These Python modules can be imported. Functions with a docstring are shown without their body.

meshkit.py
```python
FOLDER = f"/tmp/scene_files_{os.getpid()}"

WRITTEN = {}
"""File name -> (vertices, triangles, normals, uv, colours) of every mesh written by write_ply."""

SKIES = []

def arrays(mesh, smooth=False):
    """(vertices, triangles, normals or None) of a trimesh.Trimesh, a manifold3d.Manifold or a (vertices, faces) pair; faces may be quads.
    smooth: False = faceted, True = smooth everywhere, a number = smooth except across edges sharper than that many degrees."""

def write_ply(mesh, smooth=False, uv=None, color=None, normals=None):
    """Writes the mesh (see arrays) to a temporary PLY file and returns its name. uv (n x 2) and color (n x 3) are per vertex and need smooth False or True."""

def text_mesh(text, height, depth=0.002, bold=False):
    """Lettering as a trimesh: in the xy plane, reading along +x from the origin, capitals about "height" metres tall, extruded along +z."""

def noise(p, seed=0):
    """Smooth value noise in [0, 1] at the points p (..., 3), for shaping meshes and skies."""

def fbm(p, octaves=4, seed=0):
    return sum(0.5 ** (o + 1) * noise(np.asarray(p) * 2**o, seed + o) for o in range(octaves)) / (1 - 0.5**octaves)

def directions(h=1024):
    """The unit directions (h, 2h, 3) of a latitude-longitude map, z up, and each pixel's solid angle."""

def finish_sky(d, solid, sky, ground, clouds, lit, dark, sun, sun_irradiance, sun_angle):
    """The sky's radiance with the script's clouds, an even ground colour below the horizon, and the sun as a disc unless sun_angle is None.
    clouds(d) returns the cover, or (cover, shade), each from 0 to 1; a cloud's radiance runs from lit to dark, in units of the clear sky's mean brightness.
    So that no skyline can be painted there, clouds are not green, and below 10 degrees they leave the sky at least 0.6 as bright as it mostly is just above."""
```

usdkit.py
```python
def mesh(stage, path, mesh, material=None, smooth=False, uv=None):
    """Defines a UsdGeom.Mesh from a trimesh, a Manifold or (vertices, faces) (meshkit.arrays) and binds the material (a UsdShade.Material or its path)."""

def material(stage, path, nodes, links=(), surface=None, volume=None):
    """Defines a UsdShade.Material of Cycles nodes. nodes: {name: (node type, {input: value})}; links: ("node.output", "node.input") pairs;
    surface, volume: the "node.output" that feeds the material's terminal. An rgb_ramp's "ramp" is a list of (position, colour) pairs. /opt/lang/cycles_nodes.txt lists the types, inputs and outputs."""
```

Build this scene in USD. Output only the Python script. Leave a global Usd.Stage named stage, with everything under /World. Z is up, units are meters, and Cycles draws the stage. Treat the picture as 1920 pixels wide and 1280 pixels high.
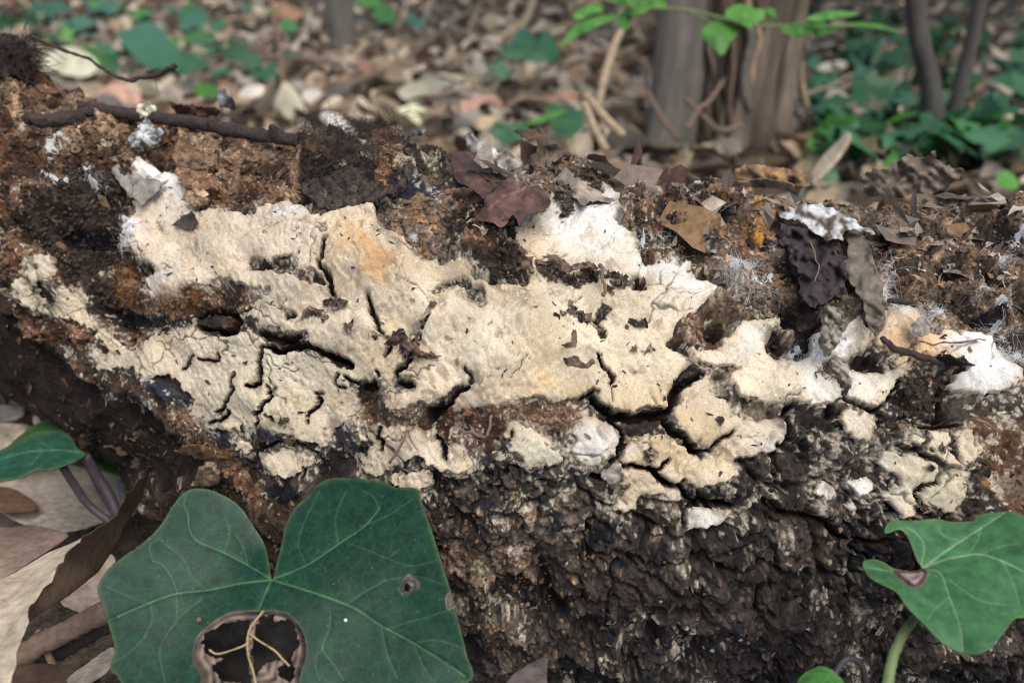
import math, numpy as np, trimesh, usdkit
from pxr import Usd, UsdGeom, UsdLux, UsdShade, Gf, Sdf, Vt
from scipy import ndimage as ndi
from scipy.spatial import cKDTree, Delaunay
from scipy.interpolate import PchipInterpolator, RBFInterpolator
import shapely
from shapely.geometry import Polygon
from PIL import Image, ImageDraw

# ------------------------------------------------------------------ camera, sky, sun, exposure
stage = Usd.Stage.CreateInMemory()
UsdGeom.SetStageUpAxis(stage, 'Z'); UsdGeom.SetStageMetersPerUnit(stage, 1.0)
UsdGeom.Xform.Define(stage, '/World'); UsdGeom.Scope.Define(stage, '/World/Looks')
TX = 0.649; PITCH = math.radians(28.0)
EYE = np.array([0.0, -0.31, 0.30])
FWD = np.array([0, math.cos(PITCH), -math.sin(PITCH)]); UP = np.array([0, math.sin(PITCH), math.cos(PITCH)]); RIGHT = np.array([1.0, 0, 0])
EXPOSURE = 1.02
cam = UsdGeom.Camera.Define(stage, '/World/camera')
cam.AddRotateXYZOp().Set(Gf.Vec3f(90 - math.degrees(PITCH), 0, 0)) if False else None
_m = Gf.Matrix4d(*[float(x) for x in np.vstack([np.r_[RIGHT, 0], np.r_[UP, 0], np.r_[-FWD, 0], np.r_[EYE, 1]]).ravel()])
cam.AddTransformOp().Set(_m)
cam.CreateHorizontalApertureAttr(36.0); cam.CreateVerticalApertureAttr(24.0)
cam.CreateFocalLengthAttr(18.0 / TX); cam.CreateClippingRangeAttr(Gf.Vec2f(0.01, 200))
cam.CreateFStopAttr(8.8); cam.CreateFocusDistanceAttr(0.272)
cam.CreateExposureAttr(EXPOSURE)

SUN_EL, SUN_AZ = math.radians(62), math.radians(150)      # azimuth = atan2(x, y) of the direction towards the sun
SUNV = np.array([math.cos(SUN_EL) * math.sin(SUN_AZ), math.cos(SUN_EL) * math.cos(SUN_AZ), math.sin(SUN_EL)])
sun = UsdLux.DistantLight.Define(stage, '/World/sun')
sun.CreateIntensityAttr(0.56); sun.CreateAngleAttr(62.0); sun.CreateNormalizeAttr(True); sun.CreateColorAttr(Gf.Vec3f(1, 0.96, 0.91))
_z = SUNV; _x = np.cross([0, 0, 1.0], _z); _x /= np.linalg.norm(_x); _y = np.cross(_z, _x)
sun.AddTransformOp().Set(Gf.Matrix4d(*[float(q) for q in np.vstack([np.r_[_x, 0], np.r_[_y, 0], np.r_[_z, 0], [0, 0, 5, 1]]).ravel()]))
usdkit.material(stage, '/World/Looks/sky_look', {
    'sky': ('sky_texture', {'sky_type': 'single_scattering', 'sun_disc': False, 'sun_elevation': SUN_EL, 'sun_rotation': SUN_AZ, 'aerosol_density': 2.0}),
    'bg': ('background_shader', {'strength': 0.085})}, [('sky.color', 'bg.color')], surface='bg.background')
dome = UsdLux.DomeLight.Define(stage, '/World/sky')
UsdShade.MaterialBindingAPI.Apply(dome.GetPrim()).Bind(UsdShade.Material.Get(stage, '/World/Looks/sky_look'))
dome.GetPrim().SetCustomDataByKey('kind', 'structure')

# ------------------------------------------------------------------ helpers
PXU = 960 / TX
def ray(px, py):
    px, py = np.asarray(px, float), np.asarray(py, float)
    return FWD + ((px - 960) / PXU)[..., None] * RIGHT + ((640 - py) / PXU)[..., None] * UP
def at(px, py, depth): return EYE + ray(px, py) * np.asarray(depth, float)[..., None]
def project(p):
    d = p - EYE; z = d @ FWD
    return 960 + PXU * (d @ RIGHT) / z, 640 - PXU * (d @ UP) / z, z
used = {}
def numbered(path):
    n = used.get(path, 0); used[path] = n + 1
    return path if n == 0 else f'{path}_{n:03d}'
def tag(prim, label=None, cat=None, group=None, kind=None):
    prim = prim.GetPrim() if hasattr(prim, 'GetPrim') else prim
    for k, v in (('label', label), ('category', cat), ('group', group), ('kind', kind)):
        if v: prim.SetCustomDataByKey(k, v)
    return prim
def thing(name, label, cat, group=None, kind=None, loc=None):
    x = UsdGeom.Xform.Define(stage, numbered('/World/' + name))
    if loc is not None: x.AddTranslateOp().Set(Gf.Vec3d(*map(float, loc)))
    return tag(x, label, cat, group, kind)
def obj(name, mesh, m, parent=None, smooth=True, col=None):
    base = '/World' if parent is None else str(parent.GetPath())
    p = usdkit.mesh(stage, numbered(base + '/' + name), mesh, '/World/Looks/' + m, smooth=smooth)
    if col is not None:
        UsdGeom.PrimvarsAPI(p).CreatePrimvar('albedo', Sdf.ValueTypeNames.Color3fArray, 'vertex').Set(Vt.Vec3fArray.FromNumpy(np.ascontiguousarray(col, np.float32)))
    return p.GetPrim()
def curves(name, strands, width, m, parent=None):
    """strands: a list of (k, 3) arrays; width: root width in metres (tips taper)."""
    base = '/World' if parent is None else str(parent.GetPath())
    c = UsdGeom.BasisCurves.Define(stage, numbered(base + '/' + name))
    c.CreateTypeAttr('linear'); c.CreateCurveVertexCountsAttr([len(s) for s in strands])
    c.CreatePointsAttr(Vt.Vec3fArray.FromNumpy(np.vstack(strands).astype(np.float32)))
    w = np.concatenate([np.linspace(1, 0.35, len(s)) * (width if np.ndim(width) == 0 else width[i]) for i, s in enumerate(strands)])
    c.CreateWidthsAttr(Vt.FloatArray.FromNumpy(w.astype(np.float32))); c.SetWidthsInterpolation('vertex')
    UsdShade.MaterialBindingAPI.Apply(c.GetPrim()).Bind(UsdShade.Material.Get(stage, '/World/Looks/' + m))
    return c.GetPrim()
_lat = {}
def n2(X, S, wl, seed, wls=None):
    """Smooth noise in about [-1, 1] on surface coordinates (metres)."""
    wls = wls or wl
    if np.ndim(X) == 0: return float(n2(np.array([X]), np.array([S]), wl, seed, wls)[0])
    key = (round(wl, 6), round(wls, 6), seed)
    if key not in _lat:
        r = np.random.RandomState(seed)
        _lat[key] = ndi.spline_filter(r.rand(int(0.9 / wl) + 8, int(0.9 / wls) + 8) * 2 - 1, order=3)
    return ndi.map_coordinates(_lat[key], [np.asarray(X) / wl + 0.45 / wl + 3, np.asarray(S) / wls + 0.45 / wls + 3], order=3, mode='wrap', prefilter=False) * 1.25
def crumb(X, S, c, seed):
    """Rounded grains on jittered cells of size c: (height 0..1, a random number per cell)."""
    r = np.random.RandomState(seed)
    gx, gs = np.arange(-0.45, 0.45, c), np.arange(-0.45, 0.45, c)
    P = np.stack(np.meshgrid(gx, gs, indexing='ij'), -1).reshape(-1, 2) + (r.rand(len(gx) * len(gs), 2)) * c
    d, i = cKDTree(P).query(np.stack([X.ravel(), S.ravel()], 1), workers=-1)
    rnd = r.rand(len(P))[i]; rn2 = r.rand(len(P))[i]
    return (np.clip(1 - (d / (0.8 * c)) ** 2, 0, 1) * (0.25 + 0.75 * rnd)).reshape(X.shape), rn2.reshape(X.shape)
def catmull(pts, n=8, closed=False):
    P = np.asarray(pts, float); k = len(P)
    out = []
    for i in range(k if closed else k - 1):
        a, b, c, d = (P[(i + j - 1) % k] if closed else P[min(max(i + j - 1, 0), k - 1)] for j in range(4))
        t = np.linspace(0, 1, n, endpoint=False)[:, None]
        out.append(0.5 * (2 * b + (c - a) * t + (2 * a - 5 * b + 4 * c - d) * t ** 2 + (3 * b - a - 3 * c + d) * t ** 3))
    if not closed: out.append(P[-1:])
    return np.vstack(out)
def tube(path, radii, sides=8, knob=0.0, seed=0, cap=True):
    P = np.asarray(path, float); n = len(P); R = np.broadcast_to(np.asarray(radii, float), (n,)) if np.ndim(radii) == 0 or len(radii) == n else np.interp(np.linspace(0, 1, n), np.linspace(0, 1, len(radii)), radii)
    T = np.gradient(P, axis=0); T /= np.linalg.norm(T, axis=1)[:, None] + 1e-12
    u = np.cross(T[0], [0.3, 0.5, 0.81]); u /= np.linalg.norm(u); rr = np.random.RandomState(seed)
    V, F = [], []
    ang = np.linspace(0, 2 * np.pi, sides, endpoint=False)
    for i in range(n):
        u = u - T[i] * (u @ T[i]); u /= np.linalg.norm(u); w = np.cross(T[i], u)
        rad = R[i] * (1 + knob * (rr.rand(sides) - 0.5) * 2)
        V.append(P[i] + (np.cos(ang) * rad)[:, None] * u + (np.sin(ang) * rad)[:, None] * w)
    V = np.vstack(V)
    for i in range(n - 1):
        for j in range(sides):
            a, b = i * sides + j, i * sides + (j + 1) % sides
            F += [(a, b, b + sides), (a, b + sides, a + sides)]
    if cap:
        c0, c1 = len(V), len(V) + 1; V = np.vstack([V, P[:1] - T[0] * R[0] * 0.4, P[-1:] + T[-1] * R[-1] * 0.6])
        for j in range(sides):
            F += [(c0, (j + 1) % sides, j), (c1, (n - 1) * sides + j, (n - 1) * sides + (j + 1) % sides)]
    return V, np.array(F)
def cat(meshes):
    V, F, o = [], [], 0
    for v, f in meshes:
        V.append(v); F.append(np.asarray(f) + o); o += len(v)
    return np.vstack(V), np.vstack(F)

# ------------------------------------------------------------------ materials
def mat_albedo(name, rough=0.9, bump=0.4, scale=900, dist=0.0008, spec=0.2, lo=0.7, hi=1.25, fine=2600):
    """Colour from the mesh's own albedo, mottled by noise, with fine relief."""
    usdkit.material(stage, '/World/Looks/' + name, {
        'a': ('attribute', {'attribute': 'albedo'}), 'tc': ('texture_coordinate', {}),
        'n': ('noise_texture', {'scale': scale, 'detail': 4.0, 'roughness': 0.65}), 'n2': ('noise_texture', {'scale': fine, 'detail': 2.0}),
        'r': ('map_range', {'from_min': 0.3, 'from_max': 0.7, 'to_min': lo, 'to_max': hi}),
        'mul': ('vector_math', {'math_type': 'multiply'}), 'h': ('math', {'math_type': 'add'}),
        'b': ('bump', {'strength': bump, 'distance': dist}), 'p': ('principled_bsdf', {'roughness': rough, 'specular_ior_level': spec})},
        [('tc.object', 'n.vector'), ('tc.object', 'n2.vector'), ('n.fac', 'r.value'), ('a.color', 'mul.vector1'), ('r.result', 'mul.vector2'), ('mul.vector', 'p.base_color'),
         ('n.fac', 'h.value1'), ('n2.fac', 'h.value2'), ('h.value', 'b.height'), ('b.normal', 'p.normal')], surface='p.BSDF')
def mat_leaf(name, c1, c2, rough=0.6, trans=0.25, scale=60, bump=0.2, spec=0.3, vary=0.25, albedo=False, dist=0.001, speck=0.0):
    """A leaf: mottled between two colours (or its own albedo), each copy a little different, some light passing through."""
    nodes = {'tc': ('texture_coordinate', {}), 'oi': ('object_info', {}),
        'n': ('noise_texture', {'scale': scale, 'detail': 5.0, 'roughness': 0.65}), 'n2': ('noise_texture', {'scale': scale * 9, 'detail': 3.0}),
        'mix': ('mix_color', {'a': c1, 'b': c2}), 'r': ('map_range', {'from_min': 0.33, 'from_max': 0.67, 'to_min': 0, 'to_max': 1, 'clamp': True}),
        'v': ('map_range', {'from_min': 0, 'from_max': 1, 'to_min': 1 - vary, 'to_max': 1 + vary}), 'mul': ('vector_math', {'math_type': 'multiply'}),
        'b': ('bump', {'strength': bump, 'distance': dist}), 'p': ('principled_bsdf', {'roughness': rough, 'specular_ior_level': spec}),
        't': ('translucent_bsdf', {}), 'm': ('mix_closure', {'fac': trans})}
    links = [('tc.object', 'n.vector'), ('tc.object', 'n2.vector'), ('n.fac', 'r.value'), ('r.result', 'mix.fac'), ('oi.random', 'v.value'), ('v.result', 'mul.vector2'),
             ('mul.vector', 'p.base_color'), ('mul.vector', 't.color'), ('n2.fac', 'b.height'), ('b.normal', 'p.normal'), ('p.BSDF', 'm.closure1'), ('t.BSDF', 'm.closure2')]
    if albedo:
        nodes['at'] = ('attribute', {'attribute': 'albedo'}); nodes['r2'] = ('map_range', {'from_min': 0.3, 'from_max': 0.7, 'to_min': 0.62, 'to_max': 1.38}); nodes['mu2'] = ('vector_math', {'math_type': 'multiply'})
        links += [('at.color', 'mu2.vector1'), ('n.fac', 'r2.value'), ('r2.result', 'mu2.vector2'), ('mu2.vector', 'mul.vector1')]
    else:
        links.append(('mix.result', 'mul.vector1'))
    if speck:
        nodes.update({'vn': ('voronoi_texture', {'feature': 'distance_to_edge', 'scale': 300.0}), 'nd': ('noise_texture', {'scale': 160.0, 'detail': 2.0}), 'nv': ('vector_math', {'math_type': 'multiply_add', 'vector2': (.004, .004, .004)}), 've': ('map_range', {'from_min': .0, 'from_max': .075, 'to_min': .09, 'to_max': 0, 'clamp': True}), 'vx': ('mix_color', {'b': (.085, .15, .06)}), 'vo': ('voronoi_texture', {'scale': 620.0}), 'vd': ('map_range', {'from_min': .20, 'from_max': .08, 'to_min': 0, 'to_max': 1, 'clamp': True}), 'sc': ('separate_color', {}), 'th': ('map_range', {'from_min': .66, 'from_max': .9, 'to_min': 0, 'to_max': speck, 'clamp': True}), 'sm': ('math', {'math_type': 'multiply'}), 'sx': ('mix_color', {'b': (.30, .36, .24)})})
        links = [l for l in links if l[0] != 'mul.vector' or l[1] != 'p.base_color'] + [('tc.object', 'vo.vector'), ('vo.distance', 'vd.value'), ('vo.color', 'sc.color'), ('sc.r', 'th.value'), ('vd.result', 'sm.value1'), ('th.result', 'sm.value2'), ('sm.value', 'sx.fac'), ('tc.object', 'nd.vector'), ('nd.color', 'nv.vector1'), ('tc.object', 'nv.vector3'), ('nv.vector', 'vn.vector'), ('vn.distance', 've.value'), ('ve.result', 'vx.fac'), ('mul.vector', 'vx.a'), ('vx.result', 'sx.a'), ('sx.result', 'p.base_color')]
    usdkit.material(stage, '/World/Looks/' + name, nodes, links, surface='m.closure')
def mat_plain(name, c1, c2, rough=0.8, scale=80, bump=0.3, spec=0.25, stretch=(1, 1, 1), dist=0.002):
    usdkit.material(stage, '/World/Looks/' + name, {
        'tc': ('texture_coordinate', {}), 'mp': ('mapping', {'scale': stretch}), 'n': ('noise_texture', {'scale': scale, 'detail': 6.0, 'roughness': 0.65}),
        'rp': ('rgb_ramp', {'ramp': [(0.3, c1), (0.7, c2)]}), 'b': ('bump', {'strength': bump, 'distance': dist}), 'p': ('principled_bsdf', {'roughness': rough, 'specular_ior_level': spec})},
        [('tc.object', 'mp.vector'), ('mp.vector', 'n.vector'), ('n.fac', 'rp.fac'), ('rp.color', 'p.base_color'), ('n.fac', 'b.height'), ('b.normal', 'p.normal')], surface='p.BSDF')
mat_albedo('rotten_wood', rough=0.88, bump=0.9, scale=700, dist=0.0011, lo=0.35, hi=1.75)
mat_albedo('crust', rough=0.95, bump=0.6, scale=1900, dist=0.0005, lo=0.68, hi=1.22, fine=4800, spec=0.08)
mat_albedo('bark', rough=0.8, bump=1.0, scale=560, dist=0.0014, lo=0.3, hi=1.9, spec=0.3)
mat_albedo('litter_ground', rough=0.95, bump=0.8, scale=120, dist=0.006, lo=0.4, hi=1.6, fine=500)
mat_leaf('ivy_albedo', (0, 0, 0), (0, 0, 0), rough=0.46, trans=0.0, scale=240, bump=0.07, spec=0.18, vary=0.0, albedo=True, dist=0.0006, speck=.2)
mat_leaf('dead_albedo', (0, 0, 0), (0, 0, 0), rough=0.7, trans=0.10, scale=260, bump=0.7, spec=0.25, vary=0.0, albedo=True, dist=0.0008)
mat_leaf('dead_tan', (0.39, 0.30, 0.195), (0.22, 0.155, 0.095), scale=50)
mat_leaf('dead_pale', (0.60, 0.52, 0.38), (0.46, 0.37, 0.25), scale=45)
mat_leaf('dead_pink', (0.30, 0.17, 0.11), (0.20, 0.11, 0.07), scale=50)
mat_leaf('dead_dark', (0.12, 0.075, 0.048), (0.055, 0.036, 0.025), scale=60)
mat_leaf('dead_grey', (0.36, 0.31, 0.25), (0.24, 0.20, 0.155), scale=50)
mat_leaf('ivy_green', (0.022, 0.078, 0.034), (0.04, 0.12, 0.048), rough=0.45, scale=60, spec=0.3, trans=0.12)
mat_leaf('fresh_green', (0.07, 0.22, 0.03), (0.10, 0.28, 0.05), rough=0.45, scale=40, spec=0.4, trans=0.4)
mat_plain('twig_dark', (0.018, 0.012, 0.011), (0.06, 0.042, 0.036), scale=420, bump=1.0, dist=0.0012)
mat_plain('twig_brown', (0.10, 0.065, 0.045), (0.19, 0.13, 0.09), scale=300, bump=0.4, dist=0.0006)
mat_plain('twig_pale', (0.36, 0.28, 0.18), (0.20, 0.145, 0.09), scale=160, bump=0.3, dist=0.0008)
mat_plain('stem_green', (0.10, 0.15, 0.05), (0.14, 0.17, 0.07), scale=200, rough=0.5)
mat_plain('stem_purple', (0.035, 0.028, 0.035), (0.06, 0.045, 0.05), scale=200, rough=0.5)
mat_plain('trunk_grey', (0.075, 0.066, 0.055), (0.17, 0.15, 0.12), scale=40, stretch=(1, 1, 0.25), bump=0.6, dist=0.006)
mat_plain('trunk_dark', (0.045, 0.04, 0.035), (0.09, 0.08, 0.068), scale=40, stretch=(1, 1, 0.3), bump=0.6, dist=0.006)
mat_plain('stump_wood', (0.022, 0.018, 0.014), (0.21, 0.16, 0.115), scale=42, stretch=(1, 1, 0.07), bump=0.9, dist=0.008)
mat_plain('white_thread', (0.68, 0.68, 0.67), (0.50, 0.49, 0.46), scale=300, bump=0.0, spec=0.1)
mat_plain('orange_thread', (0.40, 0.20, 0.06), (0.30, 0.12, 0.03), scale=300, bump=0.0, spec=0.1)
mat_plain('brown_thread', (0.12, 0.075, 0.045), (0.06, 0.04, 0.028), scale=300, bump=0.0, spec=0.1)
mat_plain('grain_brown', (0.085, 0.05, 0.03), (0.21, 0.135, 0.08), scale=250, bump=0.3, spec=0.1, dist=0.0005)
mat_plain('grain_dark', (0.02, 0.015, 0.012), (0.055, 0.038, 0.028), scale=250, bump=0.3, spec=0.15, dist=0.0005)
# ------------------------------------------------------------------ the log's plain shape: circles that meet the sight lines of its upper and lower edge
CTRL = [(-260, 20, 650, .086), (-100, 75, 685, .088), (0, 120, 735, .090), (80, 160, 800, .092), (150, 198, 860, .094), (300, 245, 955, .098), (450, 268, 1045, .102), (600, 290, 1140, .107),
        (800, 312, 1260, .113), (1000, 330, 1335, .118), (1300, 356, 1360, .119), (1600, 380, 1372, .117), (1800, 408, 1385, .115), (1920, 425, 1390, .114), (2200, 450, 1400, .112)]
_c = []
for px, t, b, R in CTRL:
    at_, ab = math.atan((640 - t) / PXU), math.atan((640 - b) / PXU)
    half, mid = (at_ - ab) / 2, (at_ + ab) / 2
    D = R / math.sin(half)
    _c.append(((px - 960) / PXU * D * math.cos(mid) * 0.93, EYE[1] + D * math.cos(mid - PITCH), EYE[2] + D * math.sin(mid - PITCH), R))
_c = np.array(_c)
LX0, LX1 = _c[0, 0], _c[-1, 0]
_fy, _fz, _fr = (PchipInterpolator(_c[:, 0], ndi.gaussian_filter1d(_c[:, k], 0.6)) for k in (1, 2, 3))
xs = np.concatenate([np.arange(LX0, -0.275, 0.0016), np.arange(-0.275, 0.225, 0.00044), np.arange(0.225, LX1, 0.0016)])
# angle: 0 = towards the camera side (-y), pi/2 = up
ts = np.concatenate([np.arange(math.radians(-62), math.radians(128), 0.0041), np.arange(math.radians(128), math.radians(298), 0.022)])
NX, NT = len(xs), len(ts)
XG, TG = np.meshgrid(xs, ts, indexing='ij')
CY, CZ, CR = _fy(xs)[:, None], _fz(xs)[:, None], _fr(xs)[:, None]
NRM = np.stack([np.zeros_like(XG), -np.cos(TG), np.sin(TG)], -1)
BASE = np.stack([XG, CY + 0 * TG, CZ + 0 * TG], -1) + NRM * CR[..., None]
SG = (TG - 0.6) * 0.1                      # arc length coordinate in metres
PX, PY, PZ = project(BASE)
FRONT = ((EYE - BASE) * NRM).sum(-1) > 0

# ------------------------------------------------------------------ what lies where on the log, traced region by region
MARG = 320; RW, RH = 1920 + 2 * MARG, 1280 + 2 * MARG
def T(tile, pts):
    ox, oy, s = {'A': (0, 380, .25), 'B': (440, 380, .25), 'C': (880, 380, .25), 'D': (1300, 380, .328), 'E': (240, 660, .25), 'F': (620, 660, .25), 'G': (1060, 660, .25), 'H': (1440, 760, .25),
                 '1': (0, 0, .336), '2': (640, 0, .336), '3': (1280, 0, .336), '4': (0, 400, .336), '5': (640, 400, .336), '6': (1280, 400, .336), '7': (0, 800, .5), '8': (960, 800, .5), 'g': (0, 0, 1)}[tile]
    return [(ox + x * s, oy + y * s) for x, y in pts]
def mask_of(poly, feather=0):
    im = Image.new('L', (RW, RH)); ImageDraw.Draw(im).polygon([(x + MARG, y + MARG) for x, y in poly], fill=255)
    return np.asarray(im)
COL = {'brown': (.082, .040, .021), 'dark': (.017, .011, .008), 'black': (.008, .008, .011), 'tan': (.21, .135, .08), 'grey': (.10, .075, .057), 'orange': (.27, .125, .028), 'redbrown': (.125, .056, .029),
       'bark': (.032, .023, .018), 'slate': (.020, .021, .031), 'gallery': (.15, .115, .08), 'pale': (.52, .49, .43), 'wood': (.05, .03, .019), 'granule': (.115, .077, .051), 'char': (.014, .012, .0115)}
W_COL = np.zeros((RH, RW, 3), np.float32); W_RGH = np.zeros((RH, RW), np.float32); W_DH = np.zeros((RH, RW), np.float32)
W_COL[:] = COL['bark']; W_RGH[:] = 0.7
def put(cls, poly, rough=None, dh=None):
    p = np.array(poly); x0, y0 = np.floor(p.min(0)).astype(int) + MARG - 2; x1, y1 = np.ceil(p.max(0)).astype(int) + MARG + 3
    x0, y0, x1, y1 = max(x0, 0), max(y0, 0), min(x1, RW), min(y1, RH)
    if x1 <= x0 or y1 <= y0: return
    im = Image.new('L', (x1 - x0, y1 - y0)); ImageDraw.Draw(im).polygon([(x + MARG - x0, y + MARG - y0) for x, y in poly], fill=255)
    m = np.asarray(im) > 0
    if cls: W_COL[y0:y1, x0:x1][m] = COL[cls]
    if rough is not None: W_RGH[y0:y1, x0:x1][m] = rough
    if dh is not None: W_DH[y0:y1, x0:x1][m] = dh
def ell(x, y, rx, ry, n=18, seed=None):
    a = np.linspace(0, 2 * np.pi, n, endpoint=False); k = np.ones(n)
    if seed is not None: k = 1 + 0.35 * (np.random.RandomState(seed).rand(n) - 0.5) * 2
    return [(x + rx * c * q, y + ry * s * q) for c, s, q in zip(np.cos(a), np.sin(a), k)]
# the large zones
put('grey', [(-320, -320), (2240, -320), (2240, 520), (1500, 500), (900, 470), (-320, 500)], 1.1)
put('brown', [(-320, -320), (560, -320), (640, 300), (600, 410), (440, 402), (260, 330), (230, 460), (190, 560), (60, 520), (-320, 720)], 1.25)
put('wood', [(-320, 560), (10, 540), (60, 640), (180, 690), (330, 770), (420, 850), (560, 920), (700, 980), (560, 1400), (-320, 1400)], 0.8)
put('tan', [(20, 168), (150, 195), (250, 240), (200, 285), (110, 290), (30, 245)], 1.2, 1)
put('tan', [(330, 262), (410, 250), (425, 330), (385, 372), (340, 340)], 1.4, 5)
put('redbrown', [(380, 330), (410, 345), (400, 372), (370, 366)], 1.3, 3)
put('tan', [(410, 300), (450, 270), (540, 275), (570, 330), (560, 380), (450, 392), (420, 350)], 1.0, 0)
put('redbrown', [(440, 310), (520, 300), (555, 340), (520, 385), (450, 385)], 0.9, -3)
put('dark', [(50, 400), (120, 340), (210, 330), (262, 330), (236, 440), (226, 545), (150, 560), (110, 480), (60, 450)], 1.3, -3)
put('black', T('A', [(400, 220), (560, 190), (760, 230), (860, 260), (880, 330), (700, 330), (480, 330)]), 1.0, -12)
put('dark', T('A', [(420, 400), (880, 350), (1000, 380), (1100, 480), (1160, 560), (1080, 660), (800, 760), (680, 720), (600, 640), (480, 620)]), 1.2, -3)
put('orange', T('A', [(900, 480), (980, 470), (1010, 540), (920, 560)]), 1.2, 2)
put('grey', T('A', [(790, 590), (900, 560), (1000, 600), (1010, 700), (900, 700), (820, 680)]), 1.0, 2)
put('brown', T('A', [(820, 690), (1010, 730), (1130, 690), (1300, 715), (1480, 610), (1700, 620), (1900, 660), (2000, 800), (1780, 800), (1440, 850), (1100, 860), (900, 780)]), 1.0, -4)
put('black', T('A', [(680, 740), (860, 800), (1100, 860), (1400, 860), (1440, 900), (1330, 960), (1060, 990), (900, 900), (760, 860)]), .7, -7)
put('brown', T('A', [(700, 860), (900, 930), (1040, 1000), (1030, 1060), (930, 1110), (870, 1000), (760, 950)]), 1.0, -6)
put('black', T('A', [(870, 1000), (930, 1050), (920, 1120), (880, 1120)]), .5, -9)
put('redbrown', T('A', [(80, 700), (190, 800), (320, 880), (560, 900), (690, 960), (640, 1040), (380, 1040), (160, 1040), (90, 980), (100, 880)]), 1.2, 1)
put('wood', T('A', [(130, 1040), (640, 1050), (620, 1110), (720, 1200), (700, 1280), (200, 1280)]), 0.7, -5)
put('dark', [(-320, 600), (20, 590), (100, 690), (240, 760), (330, 830), (300, 900), (-320, 900)], 0.6, -7)
put('dark', [(560, 290), (640, 255), (720, 270), (830, 300), (840, 340), (760, 380), (740, 410), (660, 400), (600, 400), (565, 340)], 1.7, 4)
put('brown', [(700, 300), (760, 300), (770, 340), (730, 370), (690, 340)], 1.4, 5)
# speckled zone right of it
put('grey', [(730, 370), (860, 340), (900, 430), (880, 520), (800, 500), (770, 470), (720, 430)], 1.0)
_r = np.random.RandomState(4)
for i in range(70):
    x, y = 735 + 150 * _r.rand(), 360 + 145 * _r.rand()
    put(_r.choice(['black', 'tan', 'pale', 'orange', 'dark', 'slate', 'tan']), ell(x, y, 4 + 10 * _r.rand(), 3 + 6 * _r.rand(), 9, i), 0.9)
put('slate', T('2', [(330, 1100), (430, 1060), (560, 1090), (550, 1140), (420, 1130), (320, 1150)]), 0.3, 0)
put('tan', T('2', [(380, 1150), (470, 1130), (550, 1180), (500, 1220), (400, 1200)]), 0.9, 1)
put('dark', T('C', [(-160, 150), (0, 100), (60, 130), (150, 150), (200, 120), (260, 160), (340, 290), (300, 320), (330, 390), (400, 420), (480, 420), (490, 510), (420, 560), (280, 600), (160, 610), (100, 650), (0, 640), (-100, 560), (-180, 400)]), 1.5, 5)
put('brown', T('C', [(0, 300), (200, 290), (320, 370), (200, 430), (0, 430)]), 0.9, 6)
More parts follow.
